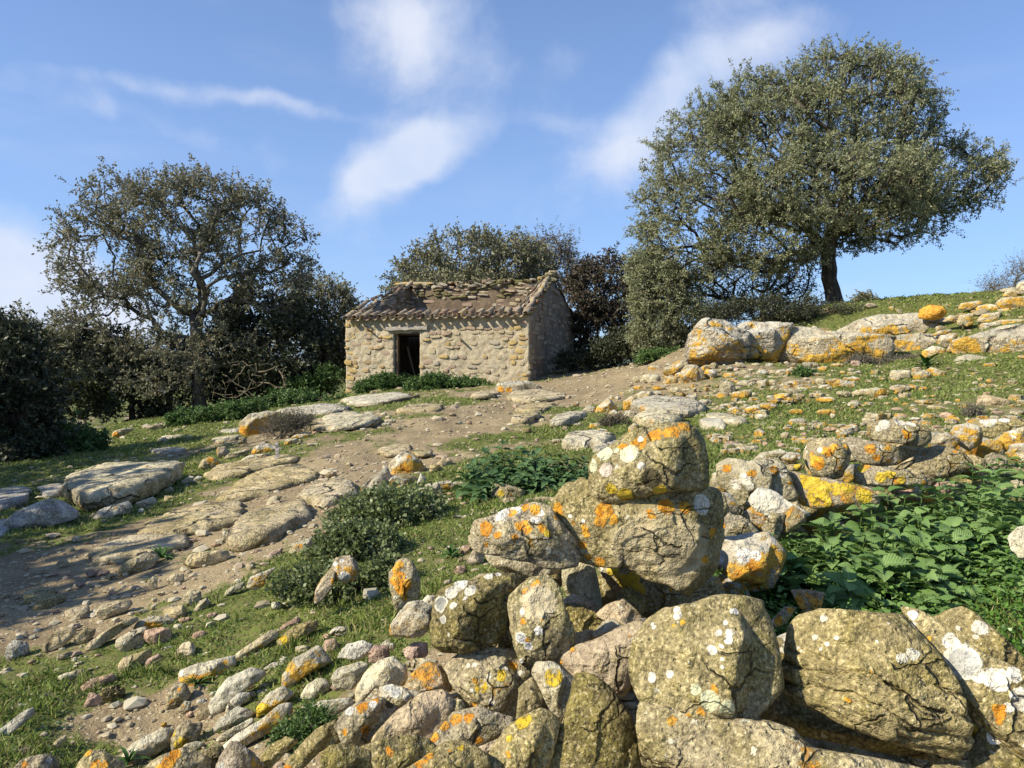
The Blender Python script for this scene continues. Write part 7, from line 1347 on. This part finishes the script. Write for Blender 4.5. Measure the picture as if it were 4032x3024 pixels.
def nettle_mat(name, a, b, c):
    m = bpy.data.materials.new(name); N = NT(nodes_of(m)); ob = N.n('ShaderNodeTexCoord').outputs['Object']; r = N.n('ShaderNodeObjectInfo').outputs['Random']
    col = N.mix(r, a, b); sx = N.n('ShaderNodeSeparateXYZ'); N.link(ob, sx.inputs[0])
    ax = N.math('ABSOLUTE', sx.outputs[0]); vein = N.math('SINE', N.math('MULTIPLY', N.math('SUBTRACT', sx.outputs[1], N.math('MULTIPLY', ax, .8)), 52))
    col = N.mix(N.math('MULTIPLY', N.ramp(vein, .3, 1.), .10), col, c); col = N.mix(N.ramp(ax, .02, .005), col, c)
    nn = N.noise(ob, 9, 3); col = N.mix(N.math('MULTIPLY', N.ramp(nn, .5, .8), .4), col, c)
    N.out(col, .5, N.bump(vein, .25, .02), .25, transl=.25); return m
NM = nettle_mat('nettle_leaf', (.10, .19, .045), (.20, .31, .095), (.28, .37, .16)); NM2 = nettle_mat('dark_nettle_leaf', (.065, .13, .045), (.11, .19, .07), (.15, .24, .10))
M_stem = simple_mat('green_stem', (.07, .12, .03), (.10, .16, .05), 10)
def nettle_proto(mats, seed, hgt):
    R = random.Random(seed); L = [leaf_mesh(mats, droop=.25 + .15 * k, fold=.25 + .2 * k) for k in range(2)]; root = bpy.data.objects.new('nettle_plant', None); parts = []
    n = 9; V, F = tubes(np.array([[R.gauss(0, .004), R.gauss(0, .004), hgt * i / n] for i in range(n)]), np.array([[R.gauss(0, .004), R.gauss(0, .004), hgt * (i + 1) / n] for i in range(n)]), np.full(n, .0035), np.full(n, .003), 4)
    parts.append(('stem', new_mesh('stem', V, F, M_stem), (0, 0, 0), (0, 0, 0), 1.))
    levels = 6; a = R.uniform(0, 6)
    for k in range(levels):
        q = k / (levels - 1); z = hgt - .24 * (1 - q) ** 1.15 * min(1, hgt / .3); ln = (.118 - .052 * q) * R.uniform(.9, 1.1); a += math.pi / 2 + R.uniform(-.25, .25)
        for sgn in (0, 1):
            aa = a + sgn * math.pi + R.uniform(-.2, .2); pitch_ = math.radians(-10 + 34 * q + R.uniform(-12, 12))
            off = .012 + .018 * (1 - q)
            parts.append(('leaf', R.choice(L), (-math.sin(aa) * off, math.cos(aa) * off, z), (pitch_, R.uniform(-.3, .3), aa), ln))
    return parts
def plant_nettle(parts, loc, rz, sc, label, group, tilt=(0, 0)):
    r = link('nettle_plant', None, loc, label=label, cat='nettle', group=group); r.rotation_euler = (tilt[0], tilt[1], rz); r.scale = (sc, sc, sc)
    for nm, me, l, e, s_ in parts:
        o = link(nm, me, l, r); o.rotation_euler = e; o.scale = (s_, s_, s_) if nm == 'leaf' else (1, 1, 1)
def inside(pts, u, v):
    ins = False
    for i in range(len(pts)):
        a, b = pts[i], pts[i - 1]
        if (a[1] > v) != (b[1] > v) and u < (b[0] - a[0]) * (v - a[1]) / (b[1] - a[1]) + a[0]: ins = not ins
    return ins
def nettle_patch(view, poly, n, dmin, yv, mats, label, group, seed, sc=1., hmin=.13):
    R = random.Random(seed); pts = np.array([topx(view, x, y) for x, y in P_(poly)]); x0, y0 = pts.min(0); x1, y1 = pts.max(0); done = []; tries = 0
    protos = {h: [nettle_proto(mats, seed + 7 * i + int(h * 100), h) for i in range(2)] for h in (.16, .28, .42, .6)}
    while len(done) < n and tries < 9000:
        tries += 1; u, v = R.uniform(x0, x1), R.uniform(y0, y1)
        if not inside(pts, u, v) or any(math.hypot(u - a, v - b) < dmin for a, b in done): continue
        Y = float(np.interp(v, yv[0], yv[1])) + R.uniform(-.08, .08); t = at(u, v, Y); g = float(terrain_s(t[0], t[1])[0]); h = t[2] - g
        h = min(max(h, hmin), .85); key = min(protos, key=lambda k: abs(k * sc - h)); s_ = h / key if h / key < 1.6 else 1.6
        s_ = max(.8, min(1.5, s_)) * R.uniform(.82, 1.18); done.append((u, v))
        plant_nettle(R.choice(protos[key]), (t[0], t[1], t[2] - key * s_ - .01 if t[2] - key * s_ < g else g - .01), R.uniform(0, 6.28), s_, label, group, (R.uniform(.0, .35), R.uniform(-.25, .15)))
    return len(done)
k1 = nettle_patch('C', '520,1000 640,900 900,775 1190,690 1430,590 1700,520 1960,400 2230,380 2240,1250 2120,1560 1950,1330 1500,1400 1150,1360 800,1240 560,1200', 150, 44, ([1780, 1950, 2200, 2480], [4.5, 4.0, 3.4, 2.95]), NM, 'serrated green nettle in the bright patch between the two walls', 'nettles between the two walls', 3)
k2 = nettle_patch('G', '965,640 1090,490 1250,445 1550,465 1790,540 1850,650 1640,700 1300,730 1160,780 1050,750', 62, 30, ([1740, 1900], [7.3, 6.5]), NM2, 'dark green nettle in the central clump above the flat topped slab', 'nettles of the central clump', 9, 1.1)
print('nettles', k1, k2)

# strap leaved asphodel and other plants
def strap_plant(name, label, base, n, ln, wd, mat, seed, cat):
    R = np.random.default_rng(seed); root = link(name, None, base, label=label, cat=cat)
    for i in range(n):
        a = i * 2.4 + R.uniform(-.3, .3); L = ln * R.uniform(.7, 1.1); seg = 9; up = R.uniform(.5, 1.2); V = []; p = np.zeros(3); d = np.array([math.cos(a) * math.cos(up), math.sin(a) * math.cos(up), math.sin(up)]); sd_ = np.array([-math.sin(a), math.cos(a), 0])
        for j in range(seg):
            q = j / (seg - 1); w = wd * math.sin(math.pi * min(1, .15 + q * .85)) ** .7; V += [p - sd_ * w, p + np.array([0, 0, -w * .35]), p + sd_ * w]; p = p + d * L / seg; d = d + np.array([0, 0, -.19]); d /= np.linalg.norm(d)
        F = [(j * 3 + k, j * 3 + k + 1, j * 3 + k + 4, j * 3 + k + 3) for j in range(seg - 1) for k in (0, 1)]
        link('leaf', new_mesh('leaf', np.array(V), np.array(F), mat), (0, 0, .01), root)
M_strap = simple_mat('strap_leaf', (.045, .10, .025), (.08, .16, .04), 6, .2, .005, .5)
bp = cast(*topx('F', 1870, 300)); strap_plant('asphodel', 'broad leaved green rosette behind the rounded pale boulder', bp, 22, .5, .045, M_strap, 4, 'plant')
for (vw, x, y, ln, lb) in [('E', 1225, 800, .11, 'small rosette of fleshy leaves below the lichen crusted slab'), ('F', 1010, 1110, .18, 'little leafy tuft at the end of the dark ended tan block'), ('G', 880, 1280, .13, 'tuft of narrow leaves on the earth behind the dark flat topped slab'), ('E', 800, 1280, .12, 'grassy tuft at the foot of the long whitish stone'),
                          ('G', 1060, 1250, .12, 'tuft of grass beside the brown cube on the earth'), ('H', 1650, 570, .5, 'dark leafy plant at the foot of the outcrop'), ('F', 1200, 1150, .14, 'small tuft in front of the wide buff stone')]:
    strap_plant('rosette_plant', lb, cast(*topx(vw, x, y)), 16, ln, ln * .07, M_strap, int(x), 'plant')

# shrubs of small leaves
def shrub(seed, name, label, u, v, lobes, tips, K, m, tl, ll, lw, mat, cat='bush', Y=None, **kw):
    p = cast(u, v); Yb = Y or p[1]; kw.setdefault('zmin', -.02); kw.setdefault('shell', .1)
    tree(seed, name, label, (u, v, Yb), (u, v - 14, Yb), lobes, tips, K, m, tl, ll, lw, mat, kw.pop('bark', BK_grey), .02 if Yb < 12 else .04, cat=cat, **kw)
shrub(60, 'bramble_bush', 'bramble thicket scrambling over the upper stones above the orange upright stone', 1620, 2120, [(800, 1120, 70, 34), (870, 1105, 80, 36), (940, 1130, 62, 38), (960, 1170, 36, 34), (840, 1160, 90, 34)], 330, 7, 12, .13, .033, .025, LF_bramble, Y=6.0)
shrub(61, 'bramble_bush', 'bramble mass in the middle, around the mottled orange stone', 1500, 2280, [(760, 1180, 60, 36), (830, 1200, 70, 42), (700, 1220, 44, 34), (790, 1240, 70, 40), (880, 1210, 50, 40), (940, 1200, 44, 30)], 330, 7, 12, .12, .029, .022, LF_bramble, Y=5.15)
shrub(62, 'bramble_bush', 'lowest brambles trailing onto the turf beside the orange upright stone', 1430, 2440, [(750, 1290, 66, 38), (800, 1300, 44, 40), (690, 1270, 50, 30), (640, 1265, 30, 18), (820, 1250, 40, 30), (700, 1310, 40, 22)], 300, 7, 12, .10, .024, .018, LF_bramble, Y=4.45)
shrub(63, 'creeper', 'dark ivy like creeper among the stones left of the heap', 1180, 2860, [(655, 1560, 36, 22), (630, 1590, 30, 12), (690, 1570, 24, 20), (640, 1540, 20, 14)], 110, 7, 10, .06, .013, .011, LF_green, Y=3.0)
shrub(64, 'nettle_bank', 'sunny nettle bank on the turf under the oak', 830, 1665, [(400, 905, 34, 12), (450, 898, 36, 13), (505, 888, 34, 13), (545, 878, 24, 11)], 150, 7, 14, .2, .06, .045, LF_green)
shrub(65, 'nettle_bank', 'nettle mound between the oak and the near end of the hut', 1180, 1590, [(600, 862, 26, 12), (645, 866, 40, 16), (700, 868, 34, 15), (735, 868, 24, 16)], 150, 7, 14, .22, .07, .05, LF_green)
shrub(66, 'nettle_bank', 'shaded nettle mass behind the sunny mounds left of the hut', 1250, 1545, [(660, 830, 50, 22), (710, 820, 40, 26), (620, 845, 40, 15)], 150, 7, 14, .25, .08, .06, LF_green, Y=29)
shrub(67, 'nettle_bush', 'nettles left of the hut doorway', 1490, 1555, [(795, 840, 26, 14), (828, 832, 28, 20), (850, 830, 14, 14)], 200, 7, 14, .2, .06, .05, LF_green, Y=26.3)
shrub(68, 'nettle_bush', 'broad nettle clump before the hut wall right of the doorway', 1740, 1545, [(900, 840, 24, 17), (940, 838, 34, 24), (980, 840, 34, 20), (1020, 840, 30, 16), (1050, 840, 20, 12)], 320, 7, 14, .2, .07, .055, LF_green, Y=25.2)
shrub(69, 'nettle_bush', 'nettles growing inside the doorway', 1595, 1520, [(875, 828, 14, 14), (860, 838, 10, 10)], 50, 7, 10, .2, .06, .05, LF_green, Y=27.6)
shrub(70, 'twiggy_shrub', 'grey twiggy low shrub beside the rounded pale boulder', 1110, 1720, [(600, 926, 34, 22), (625, 918, 28, 18), (645, 910, 40, 10), (590, 938, 24, 10)], 190, 9, 3, .22, .03, .012, LF_twig)
shrub(71, 'twiggy_tuft', 'small dark twiggy tuft among the stones at the rubble edge', 2430, 1685, [(1328, 918, 26, 10), (1340, 912, 20, 8)], 70, 9, 4, .14, .03, .014, LF_brown)
shrub(72, 'low_weed', 'weeds at the foot of the outcrop wall', 3550, 1420, [(1920, 785, 40, 6), (1980, 780, 40, 7), (1860, 780, 30, 5)], 110, 8, 6, .16, .045, .02, LF_twig)
shrub(73, 'low_weed', 'dry reddish weed tuft on the upper pasture', 3830, 1640, [(2100, 895, 18, 8)], 40, 9, 3, .12, .03, .012, LF_twig)
shrub(74, 'low_weed', 'leafy weed tuft in the rubble below the outcrop', 3150, 1480, [(1735, 812, 22, 10)], 50, 7, 12, .12, .04, .03, LF_green)
shrub(75, 'nettle_bank', 'dark leafy bank in the shade at the wood edge', 330, 1780, [(200, 965, 24, 12), (165, 950, 34, 14), (225, 950, 16, 10)], 110, 7, 14, .2, .06, .045, LF_green)
# dead branches fallen against the thicket
def dead_branches(seed, name, label, base, ends, mat, r=.03):
    R = np.random.default_rng(seed); B = at(*base); T = np.array([at(*e) for e in ends]); tr = [B, B + (T.mean(0) - B) * .15]
    P, PAR, Rr, td = grow(R, tr, T, .1, .25, exclude=2); i = np.arange(1, len(P)); Rr = Rr * r / Rr[1]; R1 = np.maximum(Rr[1:], .008); R0 = np.minimum(np.maximum(Rr[PAR[i]], .008), R1 * 1.5)
    V, F = tubes(P[PAR[i]], P[i], R0, R1, 5); link(name, new_mesh(name, V - B, F, mat, True), B, label=label, cat='branch')
M_dead = bark_mat('dead_wood', (.12, .10, .065), (.22, .19, .13))
Rb = random.Random(8)
dead_branches(3, 'dead_branch', 'tangle of pale dead branches fallen beside the oak trunk', (1150, 1560, 28.4), [(Rb.uniform(880, 1130), Rb.uniform(1420, 1545), 27.4 + Rb.uniform(-.6, .6)) for _ in range(46)], M_dead, .04)
dead_branches(4, 'dead_branch', 'second spray of dead twigs nearer the oak trunk', (1010, 1570, 27.8), [(Rb.uniform(820, 1000), Rb.uniform(1470, 1570), 27 + Rb.uniform(-.5, .5)) for _ in range(34)], M_dead, .03)

# ------------------------------------------------------------------ turf, ground cover, gravel
def sample_ground(n, seed, r0=2.0, r1=30, th0=-39, th1=39):
    R = np.random.default_rng(seed); th = np.radians(R.uniform(th0, th1, n)); r = np.exp(R.uniform(math.log(r0), math.log(r1), n)); return R, np.sin(th) * r, np.cos(th) * r, r
LF_grass = leaf_mat('grass_blade', [(.10, .155, .028), (.155, .22, .045), (.215, .285, .065), (.29, .31, .10), (.33, .28, .15)], .6, .2, .3)
R, x, y, r = sample_ground(400000, 5, 2.0, 30)
g = grass_here(x, y); gate = fbm(np.stack([x * 7, y * 7, x * 0], 1), 3, 77)
k = (g + .35 * gate) > R.uniform(.50, .95, len(x)); x, y, r = x[k], y[k], r[k]; z = terrain(x, y); n = len(x)
h = (.012 + .0022 * r ** .8) * R.uniform(.5, 1.7, n) * (1 + .5 * fbm(np.stack([x * 2, y * 2, x * 0], 1), 2, 8)); w = .0022 + .0011 * r
a = R.uniform(0, 2 * math.pi, n); lean = R.normal(size=(n, 2)) * .75; b = np.stack([x, y, z - .003], 1); sx = np.stack([np.cos(a), np.sin(a), a * 0], 1) * w[:, None]
tip = b + np.stack([lean[:, 0] * h, lean[:, 1] * h, h], 1)
V = np.stack([b - sx, b + sx, tip], 1).reshape(-1, 3)
link('grass', new_mesh('grass', V, np.arange(len(V)).reshape(-1, 3), LF_grass, False), kind='stuff', label='short winter turf between the stones')
print('blades', n)
R, x, y, r = sample_ground(9000, 15, 2.2, 14); g = grass_here(x, y); k = (g + .6 * fbm(np.stack([x * 5, y * 5, x * 0], 1), 3, 90)) > .95; x, y, r = x[k], y[k], r[k]; z = terrain(x, y); nb = 9
x = np.repeat(x, nb) + R.normal(size=len(x) * nb) * .012; y = np.repeat(y, nb) + R.normal(size=len(y) * nb) * .012; z = np.repeat(z, nb); r = np.repeat(r, nb); n = len(x); h = R.uniform(.03, .085, n); w = .0016 + .0006 * r; a = R.uniform(0, 6.28, n)
b = np.stack([x, y, z - .004], 1); sx = np.stack([np.cos(a), np.sin(a), a * 0], 1) * w[:, None]; ln_ = R.normal(size=(n, 2)) * .45; mid = b + np.stack([ln_[:, 0] * h * .35, ln_[:, 1] * h * .35, h * .6], 1); tip = b + np.stack([ln_[:, 0] * h, ln_[:, 1] * h, h * .9], 1)
V = np.stack([b - sx, b + sx, mid + sx * .6, tip, mid - sx * .6], 1).reshape(-1, 3)
link('grass_tufts', new_mesh('grass_tufts', V, np.arange(len(V)).reshape(-1, 5), LF_grass, False), kind='stuff', label='taller tufts of grass among the stones')
# clover like leaves in the turf
R, x, y, r = sample_ground(70000, 6, 2.2, 16); g = grass_here(x, y); k = (g + .5 * fbm(np.stack([x * 4, y * 4, x * 0], 1), 3, 55)) > .72; x, y, r = x[k], y[k], r[k]; n = len(x); z = terrain(x, y)
b = np.stack([x, y, z + R.uniform(.002, .018, n)], 1); d = unit(np.stack([R.normal(size=n), R.normal(size=n), R.normal(size=n) * .25], 1)); nn = unit(np.stack([R.normal(size=n) * .4, R.normal(size=n) * .4, np.ones(n)], 1))
ll = .005 + .0021 * r * R.uniform(.7, 1.3, n)
V, F = leaf_quads(b, d, nn, ll, ll * .8)
link('clover', new_mesh('clover', V, F, LF_green, False), kind='stuff', label='small leaved ground cover in the turf')
# chickweed in the hollow between the walls
LF_chick = leaf_mat('chickweed_leaf', [(.06, .14, .02), (.10, .20, .03), (.14, .26, .045)], .4, .4, .3)
R = np.random.default_rng(12); n = 28000; u = R.uniform(2640, 4100, n); v = R.uniform(2120, 2640, n); xs, ys, zs = [], [], []
Yg = np.interp(v, [2120, 2640], [4.3, 2.75]) ; x = (u - 2016) / FPX * Yg; y = Yg; z = terrain_s(x, y); hh = np.abs(R.normal(size=n)) * .05 * (1 + .8 * fbm(np.stack([x * 4, y * 4, x * 0], 1), 2, 3))
b = np.stack([x, y, z + hh], 1); d = unit(R.normal(size=(n, 3)) * [1, 1, .4]); nn = unit(R.normal(size=(n, 3)) * .6 + [0, 0, 1]); ll = R.uniform(.010, .024, n)
V, F = leaf_quads(b, d, nn, ll, ll * .75)
link('chickweed', new_mesh('chickweed', V, F, LF_chick, False), kind='stuff', label='bright chickweed carpet around the nettle stems')
# broken stone strewn over the pasture
R = np.random.default_rng(31); VV, FF = [], []; cnt_ = 0
for (poly_, n_r) in [('60,560 420,520 900,540 1250,600 1200,720 900,780 600,900 60,800', 300), ('1250,600 2212,560 2212,900 1500,960 1200,800', 170), ('400,900 1300,880 2212,860 2212,960 1500,1010 900,1060 450,1060', 230), ('1350,235 2212,170 2212,520 1850,520 1500,380', 150)]:
    pts = [tuple(topx('H', a, b)) for a, b in P_(poly_)]; pa = np.array(pts); k = 0
    while k < n_r:
        u, v = R.uniform(pa[:, 0].min(), pa[:, 0].max()), R.uniform(pa[:, 1].min(), pa[:, 1].max())
        if not inside(pts, u, v): continue
        c = cast(u, v); sz = min(.16, abs(R.normal()) * .035 + .02) * min(1, .45 + c[1] * .04) * 1.25; bv, bf = BLK[int(R.integers(8))]; a = R.uniform(0, 6.28)
        m = bv * np.array([R.uniform(.9, 1.7), R.uniform(.8, 1.2), R.uniform(.45, .9)]) * sz * .62; m = m @ np.array([[math.cos(a), math.sin(a), 0], [-math.sin(a), math.cos(a), 0], [0, 0, 1]])
        VV.append(m + c + [0, 0, sz * .15]); FF.append(bf + cnt_); cnt_ += len(bv); k += 1
M_rub = stone_mat('broken_stone', **{**MS['gold'], 'lich': 1.0, 'orange': .5})
link('rubble', new_mesh('rubble', np.concatenate(VV), np.concatenate(FF), M_rub, False), kind='stuff', label='small broken stones strewn over the pasture')
# gravel
R, x, y, r = sample_ground(44000, 9, 2.0, 30); g = grass_here(x, y); k = R.random(len(x)) > np.clip(g * 1.05, 0, .84); x, y, r = x[k], y[k], r[k]; n = min(len(x), 8000); x, y, r = x[:n], y[:n], r[:n]; z = terrain(x, y)
D, F0 = ICO[0]; s = (.0046 + .0011 * r) * np.exp(R.normal(size=n) * .6); sc = np.stack([s * R.uniform(.8, 1.6, n), s * R.uniform(.8, 1.3, n), s * R.uniform(.4, .8, n)], 1); a = R.uniform(0, 6.28, n)
P = D[None] * (1 + R.normal(size=(n, 12, 1)) * .16) * sc[:, None]; ca, sa = np.cos(a)[:, None], np.sin(a)[:, None]
P = np.stack([P[..., 0] * ca - P[..., 1] * sa, P[..., 0] * sa + P[..., 1] * ca, P[..., 2]], -1) + np.stack([x, y, z + s * .2], 1)[:, None]
Fg = (F0[None] + (np.arange(n) * 12)[:, None, None]).reshape(-1, 3)
M_gravel = leaf_mat('gravel_stone', [(.20, .16, .10), (.30, .25, .16), (.36, .31, .21), (.44, .40, .29), (.32, .24, .17), (.42, .38, .27)], .95, .1, 0)
link('gravel', new_mesh('gravel', P.reshape(-1, 3), Fg, M_gravel, False), kind='stuff', label='small loose stones and grit on the bare soil')
tot = sum(len(m.loops) - 2 * len(m.polygons) for m in bpy.data.meshes); print('unique tris', tot, 'objects', len(bpy.data.objects))
